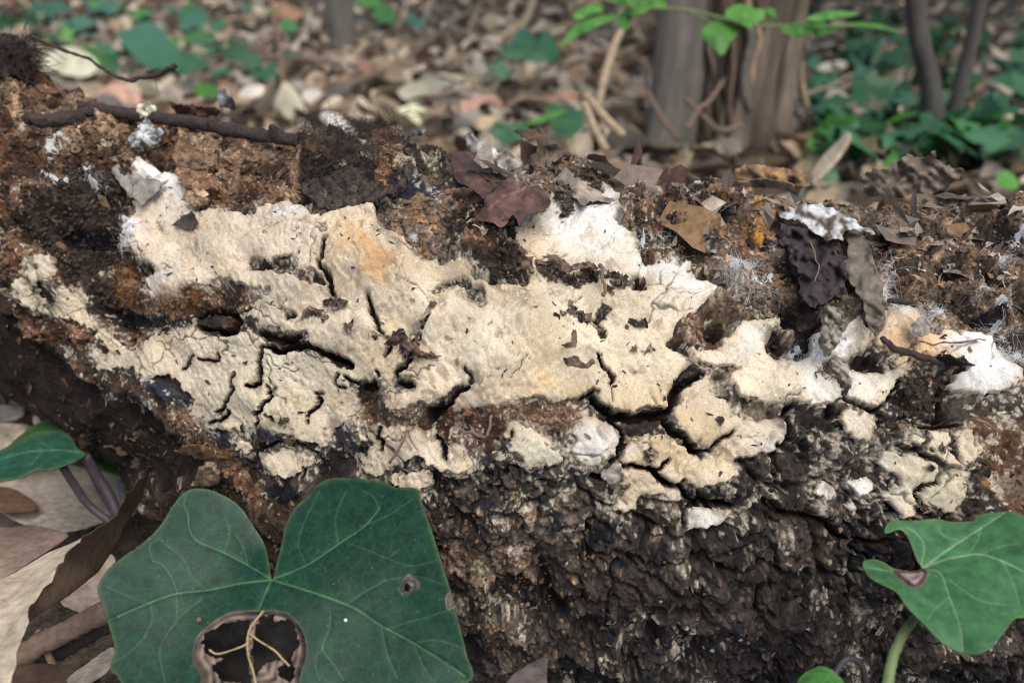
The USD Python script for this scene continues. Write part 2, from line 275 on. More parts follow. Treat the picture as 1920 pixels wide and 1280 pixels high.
# right of the white top: dark and orange rubble
put('grey', [(1150, 330), (1400, 340), (1560, 360), (1700, 350), (1920, 390), (2240, 400), (2240, 640), (1700, 620), (1440, 590), (1380, 560), (1340, 510), (1190, 440)], 1.3)
for i in range(160):
    x, y = 1180 + 260 * _r.rand(), 335 + 155 * _r.rand()
    put(_r.choice(['dark', 'brown', 'dark', 'orange', 'grey', 'tan', 'black', 'brown']), ell(x, y, 6 + 22 * _r.rand(), 4 + 13 * _r.rand(), 10, i), 1.0 + 0.4 * _r.rand(), -1.5 + 3 * _r.rand())
put('orange', T('D', [(280, 80), (400, 40), (480, 90), (490, 150), (420, 200), (330, 130)]), 1.2, 2)
put('black', T('D', [(100, 20), (180, 10), (200, 60), (120, 70)]), .8, -6)
put('granule', [(1660, 430), (1800, 420), (2240, 430), (2240, 640), (1860, 600), (1800, 560), (1700, 560), (1640, 480)], 1.7, 1)
for i in range(90):
    x, y = 1650 + 320 * _r.rand(), 420 + 190 * _r.rand()
    put(_r.choice(['dark', 'brown', 'grey', 'tan', 'bark']), ell(x, y, 6 + 18 * _r.rand(), 4 + 10 * _r.rand(), 10, i), 1.2 + 0.4 * _r.rand(), -1.5 + 2.5 * _r.rand())
put('black', T('D', [(1180, 400), (1270, 420), (1280, 490), (1220, 500)]), .8, -8)
put('black', T('D', [(1600, 590), (1760, 600), (1840, 600), (1920, 620), (1920, 690), (1840, 680), (1740, 700), (1650, 680)]), .7, -9)
# brown crumb cushion round the pit right of the middle
put('granule', T('C', [(1540, 970), (1560, 900), (1640, 830), (1860, 690), (1990, 690), (2080, 800), (2080, 1000), (1960, 1060), (1830, 1090), (1700, 1000)]), 1.7, 3)
put('redbrown', T('C', [(1640, 960), (1800, 900), (1900, 1000), (1830, 1080), (1700, 1000)]), 1.7, 3)
put('black', T('D', [(110, 670), (170, 650), (210, 690), (190, 720), (120, 720)]), .5, -14)
put('dark', T('D', [(420, 780), (480, 760), (540, 840), (540, 880), (470, 850)]), .8, -8)
put('granule', T('D', [(480, 720), (540, 690), (600, 740), (540, 800), (490, 770)]), 1.5, 3)
put('dark', T('D', [(520, 600), (760, 590), (740, 860), (600, 880), (560, 860), (600, 720), (540, 700)]), .6, -9)
put('slate', T('D', [(600, 640), (690, 620), (690, 850), (640, 870), (600, 840)]), .4, -8)
put('granule', T('D', [(1100, 610), (1220, 640), (1200, 680), (1110, 670)]), 1.6, 3)
put('dark', T('D', [(900, 850), (1060, 830), (1140, 890), (1070, 940), (900, 920)]), .8, -6)
put('dark', T('D', [(1220, 960), (1320, 890), (1500, 920), (1520, 1000), (1480, 1070), (1500, 1280), (1050, 1280), (1060, 1180), (1180, 1080)]), 1.0, -2)
put('slate', T('D', [(1120, 1200), (1190, 1150), (1200, 1220), (1130, 1270)]), .5, 0)
put('brown', T('H', [(1460, 120), (1660, 80), (1920, 60), (2300, 100), (2300, 1200), (1920, 900), (1700, 700), (1600, 560), (1600, 350)]), .7, 0)
put('granule', T('H', [(1680, 560), (1920, 480), (2200, 500), (2200, 800), (1760, 720)]), .5, 0)
put('orange', T('H', [(1580, 580), (1680, 540), (1700, 690), (1600, 650)]), .8, 2)
# between the plates in the middle
put('brown', T('F', [(180, 200), (340, 190), (360, 260), (390, 310), (390, 420), (480, 480), (580, 430), (690, 370), (750, 400), (900, 450), (1200, 380), (1550, 310), (1680, 370), (1900, 300), (1900, 560), (1640, 640), (1400, 540), (1300, 520), (1330, 650), (1250, 760), (1060, 760), (860, 700), (800, 690), (780, 560), (700, 590), (560, 600), (380, 560), (190, 500)]), 1.1, -3)
put('black', T('F', [(190, 200), (340, 195), (350, 270), (300, 300), (200, 260)]), .6, -10)
put('black', T('F', [(715, 400), (860, 380), (870, 450), (800, 480), (750, 560), (720, 540)]), .6, -11)
put('black', T('F', [(420, 210), (480, 170), (620, 190), (640, 280), (560, 290), (500, 260)]), .6, -8)
put('black', T('F', [(1600, 590), (1720, 590), (1740, 640), (1640, 660)]), .7, -7)
put('tan', T('F', [(1540, 500), (1700, 450), (1740, 510), (1640, 520)]), 1.2, 1)
put('dark', T('F', [(420, 830), (560, 780), (700, 770), (830, 830), (700, 870), (500, 900), (400, 900)]), 0.8, 2)
put('slate', T('E', [(1500, 600), (1560, 560), (1710, 530), (1700, 680), (1590, 790), (1510, 740)]), .5, 3)
put('slate', T('E', [(960, 570), (1100, 560), (1180, 640), (1000, 660)]), .6, 2)
put('black', T('E', [(800, 620), (960, 650), (1180, 650), (1300, 690), (1440, 810), (1560, 930), (1450, 900), (1300, 760), (1100, 710), (950, 760), (900, 700)]), .6, 0)
put('slate', T('E', [(80, 220), (200, 200), (330, 250), (440, 290), (560, 380), (420, 400), (300, 360), (140, 300)]), .5, 2)
put('slate', T('E', [(480, 480), (640, 600), (760, 640), (900, 800), (800, 800), (640, 680), (520, 540)]), .6, 2)
put('brown', T('E', [(300, 400), (440, 470), (640, 680), (760, 800), (900, 860), (1000, 1000), (1000, 1100), (700, 1100), (540, 900), (360, 740)]), 1.0, -1)
put('black', T('E', [(1000, 960), (1200, 960), (1300, 1000), (1380, 1040), (1160, 1120), (1010, 1060)]), .7, 2)
put('dark', T('E', [(-300, 560), (340, 760), (540, 840), (530, 960), (300, 1040), (-300, 1000)]), .6, -9)
# wood galleries bored by insects
put('gallery', T('G', [(1100, 130), (1250, 110), (1215, 300), (1140, 335), (1080, 290)]), .15, -6)
put('gallery', T('G', [(1230, 400), (1290, 350), (1400, 370), (1560, 390), (1600, 440), (1540, 505), (1370, 505), (1260, 455)]), .12, -6)
put('black', T('G', [(1690, 350), (1765, 365), (1740, 445), (1670, 485)]), .3, -10)
put('dark', T('G', [(1100, 40), (1140, 60), (1100, 120), (1350, 70), (1350, 120), (1230, 140), (1100, 150), (1060, 100)]), 1.3, 2)
put('black', T('G', [(810, 190), (950, 80), (1050, 120), (1070, 170), (960, 230), (830, 260)]), 1.1, -5)
# lower bark: black patches, tan crumbs, the charred plank at the foot
for i in range(75):
    x, y = 830 + 1000 * _r.rand(), 880 + 340 * _r.rand()
    put(_r.choice(['black', 'bark', 'dark', 'char', 'black', 'grey']), ell(x, y, 12 + 40 * _r.rand(), 8 + 26 * _r.rand(), 12, i), .45 + .5 * _r.rand(), -1.5 + 3 * _r.rand())
put('black', T('F', [(760, 960), (900, 960), (880, 1120), (760, 1130)]), .7, 0)
put('black', T('F', [(1100, 1120), (1300, 900), (1460, 830), (1740, 820), (1900, 900), (1800, 1000), (1500, 960), (1300, 1000), (1480, 1200), (1300, 1280), (1150, 1240)]), .8, 0)
for i in range(120):
    x = 830 + 270 * _r.rand(); y = 900 + (x - 700) * .25 * _r.rand() + 240 * _r.rand()
    put(_r.choice(['tan', 'granule', 'grey', 'granule']), ell(x, y, 3 + 8 * _r.rand(), 2 + 5 * _r.rand(), 8, i), 1.0, 1 + _r.rand())
put('granule', T('8', [(0, 460), (60, 480), (80, 560), (30, 620), (0, 620), (-260, 560), (-240, 440)]), 1.1, 1)
put('char', T('8', [(-80, 590), (120, 605), (200, 650), (215, 720), (130, 745), (-60, 740)]), .35, -5)
put('char', T('8', [(400, 745), (880, 750), (1060, 765), (1050, 850), (700, 895), (380, 890), (370, 800)]), .3, -5)
put('grey', T('8', [(-120, 745), (120, 760), (260, 770), (285, 850), (150, 925), (-80, 930)]), 1.0, 1)
put('char', T('8', [(200, 880), (700, 900), (1200, 860), (1960, 900), (1960, 1200), (0, 1200)]), .4, -3)  # near-black tone here stands in for the black shadow under the log

CRUST = [  # the cream crust fungus: (name of the patch, outline)
 ('main', [(228, 452), (245, 420), (252, 398), (250, 366), (262, 312), (300, 322), (330, 318), (352, 350), (366, 380), (350, 404), (396, 390), (440, 405), (470, 412), (497, 400), (545, 396), (572, 405), (590, 425), (606, 424), (630, 420), (650, 420), (680, 422), (700, 408),
           (708, 437), (730, 462), (745, 458), (765, 462), (787, 475), (778, 490), (795, 497), (830, 502), (865, 507), (890, 527), (930, 535), (985, 530), (1000, 505), (985, 470), (965, 455), (970, 430), (982, 407), (1027, 395), (1035, 378), (1080, 380), (1100, 375), (1150, 365), (1165, 395), (1171, 437), (1197, 440), (1202, 462), (1210, 478), (1230, 480), (1240, 468), (1248, 475), (1268, 465),
           (1275, 478), (1302, 472), (1298, 492), (1342, 515), (1358, 540), (1345, 555), (1290, 588), (1270, 605), (1265, 620), (1250, 632), (1252, 645), (1290, 660), (1305, 675), (1285, 688), (1265, 710), (1260, 728), (1255, 748), (1252, 762), (1220, 760), (1200, 770), (1170, 768), (1137, 757), (1122, 738), (1142, 720),
           (1125, 717), (1110, 730), (1092, 742), (1060, 748), (1040, 752), (1010, 740), (970, 748), (932, 755), (895, 765), (870, 768), (845, 770), (850, 757), (860, 738), (885, 720), (855, 720), (837, 737), (820, 748), (800, 760), (792, 752), (770, 760), (740, 777), (720, 760), (717, 737), (730, 730), (745, 738), (780, 730), (775, 708), (750, 702), (725, 712), (707, 707), (670, 708),
           (665, 685), (647, 667), (625, 660), (602, 650), (577, 640), (582, 627), (575, 617), (560, 620), (537, 617), (502, 610), (480, 607), (485, 595), (442, 587), (450, 577), (475, 572), (472, 565), (510, 550), (525, 545), (480, 540), (475, 542), (425, 525), (410, 512), (392, 520), (387, 532), (370, 530), (350, 535), (325, 557), (282, 552), (272, 540), (272, 520), (290, 515), (287, 500), (267, 485), (257, 467), (235, 465)]),
 ('block', [(665, 700), (660, 725), (662, 760), (662, 785), (640, 795), (620, 805), (615, 835), (597, 840), (572, 832), (555, 825), (535, 820), (510, 820), (480, 800), (475, 807), (440, 807), (415, 807), (390, 800), (360, 780), (350, 767), (365, 757), (370, 750), (350, 732), (332, 715), (315, 705), (272, 710), (250, 690), (180, 697), (172, 677), (160, 660), (180, 668), (212, 670), (230, 662), (250, 650), (260, 632), (270, 625), (325, 620), (360, 617), (370, 625), (400, 632), (422, 632), (442, 615), (475, 620),
            (482, 630), (492, 645), (495, 655), (540, 657), (565, 657), (605, 672), (640, 687), (660, 692)]),
 ('fleck', T('E', [(790, 660), (870, 690), (940, 750), (900, 790), (820, 750)])),
 ('foot', T('E', [(980, 770), (1060, 760), (1150, 770), (1310, 810), (1400, 840), (1310, 890), (1200, 950), (1100, 920), (1000, 860)])),
 ('knob', T('A', [(80, 680), (110, 620), (180, 580), (190, 480), (260, 440), (290, 400), (400, 400), (440, 540), (330, 580), (250, 620), (200, 650), (150, 720)])),
 ('knob', T('A', [(320, 820), (330, 770), (420, 720), (430, 640), (560, 640), (640, 720), (600, 830), (690, 920), (660, 960), (560, 890), (400, 890)])),
 ('knob', T('A', [(680, 1010), (720, 960), (790, 1000), (870, 1130), (800, 1140)])),
 ('shelf', T('F', [(200, 530), (380, 570), (560, 560), (700, 590), (800, 560), (800, 690), (860, 700), (1000, 700), (1050, 760), (1060, 850), (1000, 910), (840, 880), (740, 850), (700, 770), (560, 790), (430, 890), (350, 950), (250, 930), (230, 880), (200, 790), (280, 780), (310, 700), (200, 690)])),
 ('shelf', T('F', [(450, 930), (700, 880), (760, 900), (750, 1000), (680, 1030), (640, 1020), (460, 1000)])),
 ('whitepatch', T('F', [(1300, 520), (1400, 530), (1500, 570), (1600, 630), (1660, 660), (1640, 740), (1740, 740), (1750, 820), (1640, 870), (1540, 890), (1450, 820), (1370, 760), (1330, 650)])),
 ('whitepatch', T('G', [(80, 490), (150, 460), (250, 500), (330, 550), (410, 590), (420, 680), (380, 700), (385, 780), (300, 800), (230, 860), (180, 880), (60, 760), (90, 700), (80, 600)])),
 ('vee', T('G', [(1100, 130), (1090, 290), (1140, 338), (1210, 330), (1240, 420), (1270, 470), (1370, 505), (1500, 500), (1580, 490), (1670, 470), (1690, 510), (1680, 640), (1600, 740), (1400, 720), (1260, 620), (1150, 650), (1060, 715), (960, 700), (905, 660), (890, 580), (830, 520), (805, 440), (850, 400), (850, 280), (980, 230)])),
 ('apron', T('G', [(460, 640), (580, 620), (700, 590), (760, 620), (830, 680), (930, 740), (1000, 765), (1080, 740), (1160, 660), (1270, 615), (1400, 640), (1500, 640), (1600, 740), (1580, 760), (1450, 730), (1380, 790), (1270, 800), (1300, 900), (1180, 960), (1020, 1030), (930, 1000), (910, 930), (830, 990), (740, 950), (690, 880), (560, 860), (440, 840), (440, 740)])),
 ('toe', T('G', [(430, 880), (560, 870), (650, 890), (720, 980), (860, 1040), (870, 1120), (800, 1120), (760, 1060), (560, 1090), (530, 1200), (470, 1220), (380, 1190), (370, 1130), (430, 1060), (560, 990), (430, 980)])),
 ('brow', T('D', [(-40, 800), (60, 800), (140, 810), (200, 740), (270, 700), (280, 640), (380, 650), (520, 625), (530, 660), (470, 700), (440, 750), (420, 810), (450, 840), (520, 870), (590, 880), (690, 855), (720, 700), (850, 740), (880, 690), (960, 640), (1000, 690), (1060, 740), (1030, 800), (970, 830), (900, 860), (820, 870), (770, 890), (740, 930), (760, 960), (830, 1000), (860, 1060), (830, 1130),
            (700, 1150), (600, 1120), (540, 1110), (500, 1130), (430, 1130), (350, 1110), (280, 1090), (250, 1040), (200, 1030), (230, 970), (300, 930), (220, 900), (140, 900), (60, 870), (0, 900), (-60, 870)])),
 ('tooth', T('D', [(900, 930), (1000, 940), (1100, 940), (1250, 930), (1220, 980), (1200, 1040), (1110, 1140), (1020, 1170), (950, 1130), (870, 1110), (900, 1040)])),
 ('peach', T('D', [(1080, 780), (1100, 680), (1100, 580), (1200, 560), (1290, 560), (1340, 640), (1330, 700), (1420, 720), (1500, 690), (1600, 730), (1700, 760), (1740, 820), (1790, 880), (1890, 960), (1870, 1000), (1770, 1080), (1640, 1090), (1560, 1070), (1480, 1060), (1520, 980), (1600, 940), (1480, 890), (1380, 890), (1300, 880), (1200, 830)])),
 ('peach', T('D', [(1150, 860), (1270, 880), (1250, 940), (1180, 920)])),
 ('drop', T('H', [(540, 80), (600, 20), (700, 40), (800, 60), (810, 150), (770, 260), (700, 260), (600, 180)])),
 ('island', T('H', [(890, 340), (980, 330), (1000, 400), (1080, 380), (1250, 430), (1240, 480), (1200, 560), (1180, 600), (1110, 600), (990, 590), (980, 530), (930, 470), (860, 450)])),
 ('island', T('H', [(1220, 190), (1400, 190), (1440, 260), (1350, 290), (1440, 430), (1330, 450), (1230, 360), (1240, 330), (1200, 310), (1260, 240)])),
 ('island', T('H', [(1420, 190), (1560, 180), (1620, 330), (1540, 420), (1470, 450), (1440, 330), (1450, 260)])),
 ('island', T('H', [(860, 690), (1000, 610), (1100, 640), (1100, 720), (1090, 830), (1000, 820), (940, 790)])),
 ('island', T('H', [(1120, 650), (1220, 590), (1260, 490), (1400, 480), (1500, 500), (1440, 570), (1420, 700), (1330, 790), (1250, 760), (1150, 810), (1130, 700)])),
 ('island', T('H', [(1090, 220), (1190, 220), (1200, 300), (1130, 300)])),
 ('spot_one', T('H', [(350, 640), (440, 570), (510, 650), (490, 710), (400, 680)])),
 ('spot_two', T('H', [(630, 570), (760, 540), (850, 600), (830, 670), (700, 690)])),
 ('spot_three', T('H', [(590, 760), (640, 730), (690, 760), (640, 790)])),
 ('low', T('8', [(620, 335), (720, 308), (815, 308), (800, 345), (700, 372), (645, 385)])),
]
HOLES = [  # places inside the crust where it is missing: (class, outline, roughness, depth in mm)
 ('dark', T('B', [(110, 440), (200, 440), (290, 480), (370, 450), (500, 490), (520, 560), (600, 570), (650, 600), (700, 650), (620, 640), (520, 640), (480, 580), (350, 570), (250, 520), (120, 520)]), 1.2, -3),
 ('dark', T('B', [(690, 740), (770, 710), (860, 740), (850, 790), (770, 770)]), 1.2, -1), ('black', T('B', ell(1050, 1000, 18, 26)), .5, -4), ('black', T('B', ell(1375, 990, 18, 20)), .5, -4),
 ('black', T('B', [(1560, 605), (1740, 600), (1760, 640), (1660, 630), (1580, 650), (1550, 700), (1480, 720), (1500, 680)]), .7, -4),
 ('slate', T('B', [(1735, 610), (1870, 640), (1870, 740), (1830, 765), (1755, 700)]), .5, -3), ('dark', T('B', ell(1490, 765, 34, 34, 12, 1)), .8, -2),
 ('granule', T('C', [(490, 510), (640, 470), (540, 400), (680, 405), (760, 470), (840, 450), (900, 420), (960, 420), (1000, 500), (980, 545), (900, 520), (850, 550), (740, 520), (640, 505)]), .9, 1),
 ('black', T('C', [(500, 510), (640, 480), (600, 515)]), .6, -5), ('dark', T('C', [(760, 500), (900, 450), (980, 500), (960, 540), (850, 545)]), .8, -3),
 ('slate', T('C', [(610, 0), (800, 0), (780, 60), (720, 130), (660, 60)]), .2, 0), ('brown', T('C', [(1040, 475), (1130, 490), (1120, 505), (1040, 505)]), 1, -2),
 ('brown', T('C', [(1110, 520), (1200, 515), (1200, 560), (1120, 600), (1080, 600)]), 1.3, 1), ('black', T('C', [(1270, 450), (1335, 460), (1340, 560), (1290, 590), (1235, 550)]), .6, -11),
 ('black', T('C', [(930, 790), (1040, 730), (970, 820), (1030, 880), (1022, 975), (980, 940), (995, 920), (900, 820)]), .6, -8),
 ('dark', T('C', [(600, 830), (690, 840), (800, 765), (860, 795), (920, 800), (1000, 915), (960, 930), (870, 855), (720, 865), (660, 885)]), 1.6, 2),
 ('dark', T('C', [(930, 780), (920, 740), (1000, 690), (1060, 720), (1050, 760)]), 1.4, 2),
 ('dark', T('C', [(1250, 890), (1300, 850), (1360, 860), (1350, 910)]), 1.3, 0), ('dark', T('C', [(1570, 1030), (1610, 1030), (1655, 1130), (1600, 1110)]), .8, -4), ('granule', T('C', [(1300, 1040), (1440, 1010), (1440, 1035), (1320, 1070)]), 1.2, 0),
 ('brown', T('B', [(1120, 1050), (1180, 1000), (1260, 1010), (1320, 1050), (1340, 1020), (1385, 1060), (1385, 1110), (1450, 1130), (1540, 1150), (1480, 1165), (1360, 1130), (1300, 1105), (1240, 1060)]), .7, 1.5),
 ('black', T('B', [(350, 870), (400, 830), (470, 830), (460, 880), (400, 870)]), .9, -3), ('dark', T('B', [(560, 880), (640, 860), (720, 870), (660, 910), (580, 910)]), 1.2, 0), ('dark', T('B', [(780, 970), (840, 930), (885, 935), (820, 1000)]), .5, 1),
 ('slate', T('G', [(560, 760), (620, 750), (700, 770), (640, 830), (590, 830)]), .8, 0), ('brown', T('G', [(1150, 520), (1200, 500), (1230, 540), (1180, 560)]), 1.2, 0),
 ('slate', T('E', [(1540, 230), (1600, 230), (1630, 270), (1560, 260)]), .7, 0), ('slate', T('E', [(1100, 480), (1150, 470), (1160, 500), (1110, 505)]), .7, 0),
 ('dark', T('H', [(1230, 330), (1300, 340), (1280, 370)]), 1, 0), ('dark', T('H', [(1110, 470), (1180, 450), (1200, 470), (1120, 490)]), 1, 0), ('dark', T('H', [(1520, 400), (1560, 400), (1550, 450), (1520, 440)]), 1, 0), ('black', T('H', ell(1150, 780, 45, 35, 10, 3)), 1, 0), ('black', T('H', ell(1230, 790, 30, 45, 10, 4)), 1, 0),
 ('dark', T('D', [(730, 940), (770, 930), (765, 970), (740, 975)]), .6, -3), ('black', T('F', [(215, 740), (270, 700), (300, 710), (280, 750), (230, 775)]), .5, -5),
 ('dark', T('D', [(1390, 690), (1450, 700), (1440, 730), (1400, 725)]), .6, -6), ('dark', T('D', [(1380, 880), (1470, 880), (1560, 910), (1510, 935), (1430, 930)]), .6, 0)]
CRACKS = [  # (tile, points, width in photo pixels, depth in mm)
 ('B', [(715, 380), (700, 430), (690, 480), (668, 545), (700, 570), (730, 600), (742, 640), (735, 690), (756, 745)], 8, 7), ('B', [(1000, 715), (1020, 780), (1035, 830), (1062, 870), (1080, 930), (1100, 978)], 6, 5), ('B', [(1450, 850), (1410, 940)], 2, 2),
 ('C', [(985, 1080), (1010, 1160), (1060, 1220), (1100, 1280)], 5, 5), ('G', [(270, 0), (300, 60), (340, 90), (385, 150), (350, 220)], 6, 6), ('B', [(1160, 1065), (1120, 1140)], 4, 4), ('B', [(1310, 1110), (1300, 1180), (1230, 1250), (1200, 1280)], 9, 8), ('F', [(600, 0), (570, 80), (505, 115), (490, 175)], 9, 8),
 ('F', [(320, 120), (345, 165)], 4, 4), ('F', [(375, 560), (340, 620), (340, 670), (375, 690), (370, 750)], 5, 5), ('F', [(790, 640), (840, 690), (850, 740), (862, 800)], 8, 6), ('E', [(470, 30), (430, 80), (395, 140)], 4, 4), ('E', [(500, 55), (620, 70), (650, 10)], 2.5, 3),
 ('E', [(985, -60), (950, 60), (965, 120), (955, 220), (920, 262), (850, 258)], 7, 7), ('B', [(190, 1110), (150, 1180), (145, 1280)], 8, 7), ('E', [(760, 170), (745, 220), (765, 300), (725, 370), (710, 420), (660, 468)], 5, 6), ('E', [(740, 455), (745, 485), (680, 515), (600, 555)], 5, 5), ('E', [(1020, 265), (1030, 330)], 6, 5), ('E', [(1055, 335), (1000, 400), (985, 440), (940, 480), (950, 520), (930, 590)], 7, 7), ('E', [(1010, 475), (1070, 520)], 2.5, 2),
 ('E', [(1385, 340), (1405, 370), (1375, 430), (1320, 485), (1325, 550)], 5, 6), ('E', [(1360, 315), (1420, 318)], 2, 2), ('E', [(1545, 160), (1530, 240), (1600, 265)], 3, 3), ('E', [(1600, 170), (1650, 210), (1700, 225)], 6, 6), ('E', [(940, 580), (975, 640)], 3, 3), ('E', [(920, 770), (1000, 735), (1150, 700), (1300, 740), (1430, 830)], 6, 6), ('E', [(1310, 890), (1300, 960)], 6, 5),
 ('G', [(690, 890), (740, 840), (765, 810)], 3, 3), ('G', [(1020, 740), (1080, 740), (1120, 690), (1180, 640), (1260, 605)], 5, 6), ('G', [(120, 330), (230, 260)], 6, 5), ('G', [(230, 330), (300, 420), (420, 470), (560, 480), (720, 460), (780, 420)], 26, 12), ('G', [(720, 480), (780, 580), (870, 650), (930, 720), (1000, 755)], 18, 11), ('G', [(790, 400), (820, 330), (840, 270), (900, 220), (1040, 160)], 17, 9), ('G', [(330, 500), (420, 600), (430, 680), (400, 740), (400, 800), (330, 820)], 10, 8),
 ('G', [(430, 850), (560, 865), (660, 890), (700, 950), (780, 1000), (880, 1040), (930, 1120), (960, 1150)], 10, 9), ('G', [(920, 1150), (1060, 1150), (1250, 1150)], 14, 9), ('G', [(200, 950), (300, 960)], 14, 8), ('G', [(1690, 480), (1720, 580), (1680, 700)], 11, 9), ('G', [(1600, 760), (1560, 900), (1620, 1020)], 6, 6), ('G', [(905, 1210), (900, 1280)], 4, 4), ('G', [(1010, 765), (1020, 790)], 2, 2),
 ('B', [(210, 1060), (330, 1090), (480, 1060), (560, 1060)], 18, 10), ('B', [(540, 1060), (660, 1110), (780, 1160), (870, 1215)], 13, 9), ('B', [(190, 960), (300, 1000), (480, 1010)], 22, 10), ('A', [(1450, 830), (1560, 800), (1700, 800), (1760, 860), (1720, 960), (1600, 960), (1480, 920)], 20, 12),
 ('F', [(1050, 240), (960, 300), (910, 350), (860, 420)], 9, 8), ('F', [(1000, 110), (1050, 160), (1055, 230)], 2.5, 2), ('H', [(1210, 180), (1220, 260), (1160, 340), (1290, 430), (1240, 520), (1220, 580), (1130, 610), (1100, 660), (1120, 740), (1105, 840)], 7, 6), ('H', [(1410, 190), (1440, 250), (1410, 290)], 6, 4), ('H', [(1420, 290), (1450, 420)], 5, 4),
 ('H', [(1180, 150), (1400, 160), (1470, 130)], 9, 7), ('D', [(1440, 1060), (1470, 1200), (1430, 1280)], 12, 9), ('D', [(880, 1120), (960, 1150), (1020, 1180), (1100, 1160)], 8, 8), ('D', [(800, 1160), (820, 1210)], 14, 9), ('D', [(1210, 990), (1180, 1060), (1110, 1150)], 8, 8),
 ('8', [(0, 20), (-10, 60)], 4, 3), ('8', [(960, 290), (1010, 320), (1060, 335), (1160, 350), (1200, 390), (1240, 425), (1300, 440), (1400, 430)], 14, 10), ('8', [(290, 480), (340, 485), (400, 470), (470, 490), (560, 500)], 5, 7), ('8', [(285, 380), (275, 440), (260, 520)], 5, 6), ('8', [(940, 450), (955, 500), (945, 570)], 5, 7), ('8', [(1285, 470), (1270, 560), (1260, 650), (1240, 720)], 6, 8), ('8', [(400, 640), (300, 645), (200, 640)], 6, 7),
 ('8', [(650, 330), (648, 390)], 4, 4), ('8', [(0, 345), (60, 300), (140, 290)], 5, 5), ('8', [(1240, 190), (1250, 240), (1270, 290)], 5, 5), ('8', [(1010, 60), (1000, 160), (990, 220)], 6, 6), ('8', [(860, 740), (700, 760), (560, 750), (420, 735)], 6, 7), ('8', [(920, 760), (905, 800)], 4, 4), ('8', [(560, 500), (700, 480), (860, 430)], 3, 4), ('8', [(270, 640), (260, 560), (290, 500)], 4, 5), ('8', [(700, 560), (690, 640), (720, 700)], 3, 4)]
CR_DEPTH = np.zeros((RH, RW), np.float32)
for cls, poly, rough, dh in HOLES: put(cls, poly, rough, dh)
CR_M = np.zeros((RH, RW), np.float32)
for k, (_, poly) in enumerate(CRUST): CR_M[mask_of(poly) > 0] = 1
CR_M = ndi.gaussian_filter(CR_M, 3.0)
CR_M = np.clip(CR_M + .22 * np.clip((CR_M - .05) * 20, 0, 1), 0, 1)
STAIN = np.zeros((RH, RW), np.float32); S_COL = np.zeros((RH, RW, 3), np.float32)
HM = np.zeros((RH, RW), np.float32)
for cls, poly, rough, dh in HOLES:
    mk = mask_of(poly) > 0
    if dh <= -3: HM[mk] = 1
    else: STAIN[mk] = 1; S_COL[mk] = np.array(COL[cls]) * (2.0 if cls in ('dark', 'black') else 1.2)
CR_M = CR_M * (1 - np.clip(ndi.gaussian_filter(HM, 2.2) * 1.05, 0, 1)); STAIN = ndi.gaussian_filter(STAIN, 3)
S_COL = np.stack([ndi.gaussian_filter(S_COL[..., k], 3) for k in range(3)], -1) / np.maximum(STAIN, .02)[..., None]
CR_K = np.ones((RH, RW), np.float32)
for j, (tile, pts, w, dep) in enumerate(CRACKS):
    P = catmull(T(tile, pts), 10); r = np.random.RandomState(100 + j)
    P = P + ndi.gaussian_filter1d(r.randn(len(P), 2), 1.0, axis=0) * (1.3 + 0.12 * w)
    im = Image.new('L', (RW, RH)); d = ImageDraw.Draw(im)
    ww = w * (0.45 + 0.55 * np.sin(np.linspace(0.25, np.pi - 0.12, len(P)))) * (0.8 + 0.5 * r.rand(len(P)))
    for (x, y), q in zip(catmull(P, 4), np.repeat(ww, 4)):
        q = max(q * (.47 if q < 12 else .54), 1.5) / 2; d.ellipse([x + MARG - q, y + MARG - q, x + MARG + q, y + MARG + q], fill=255)
    m = np.asarray(im) > 0
    CR_DEPTH[m] = np.maximum(CR_DEPTH[m], dep); CR_K[m] = 0
    W_COL[m] = np.array(COL['brown']) * 0.6
CR_DEPTH = ndi.gaussian_filter(CR_DEPTH, 0.9)
W_COL = np.stack([ndi.gaussian_filter(W_COL[..., k], 1.6) for k in range(3)], -1)
W_RGH = ndi.gaussian_filter(W_RGH, 5); W_DH = ndi.gaussian_filter(W_DH, 4.0)
CR_K = ndi.gaussian_filter(CR_K, .9)
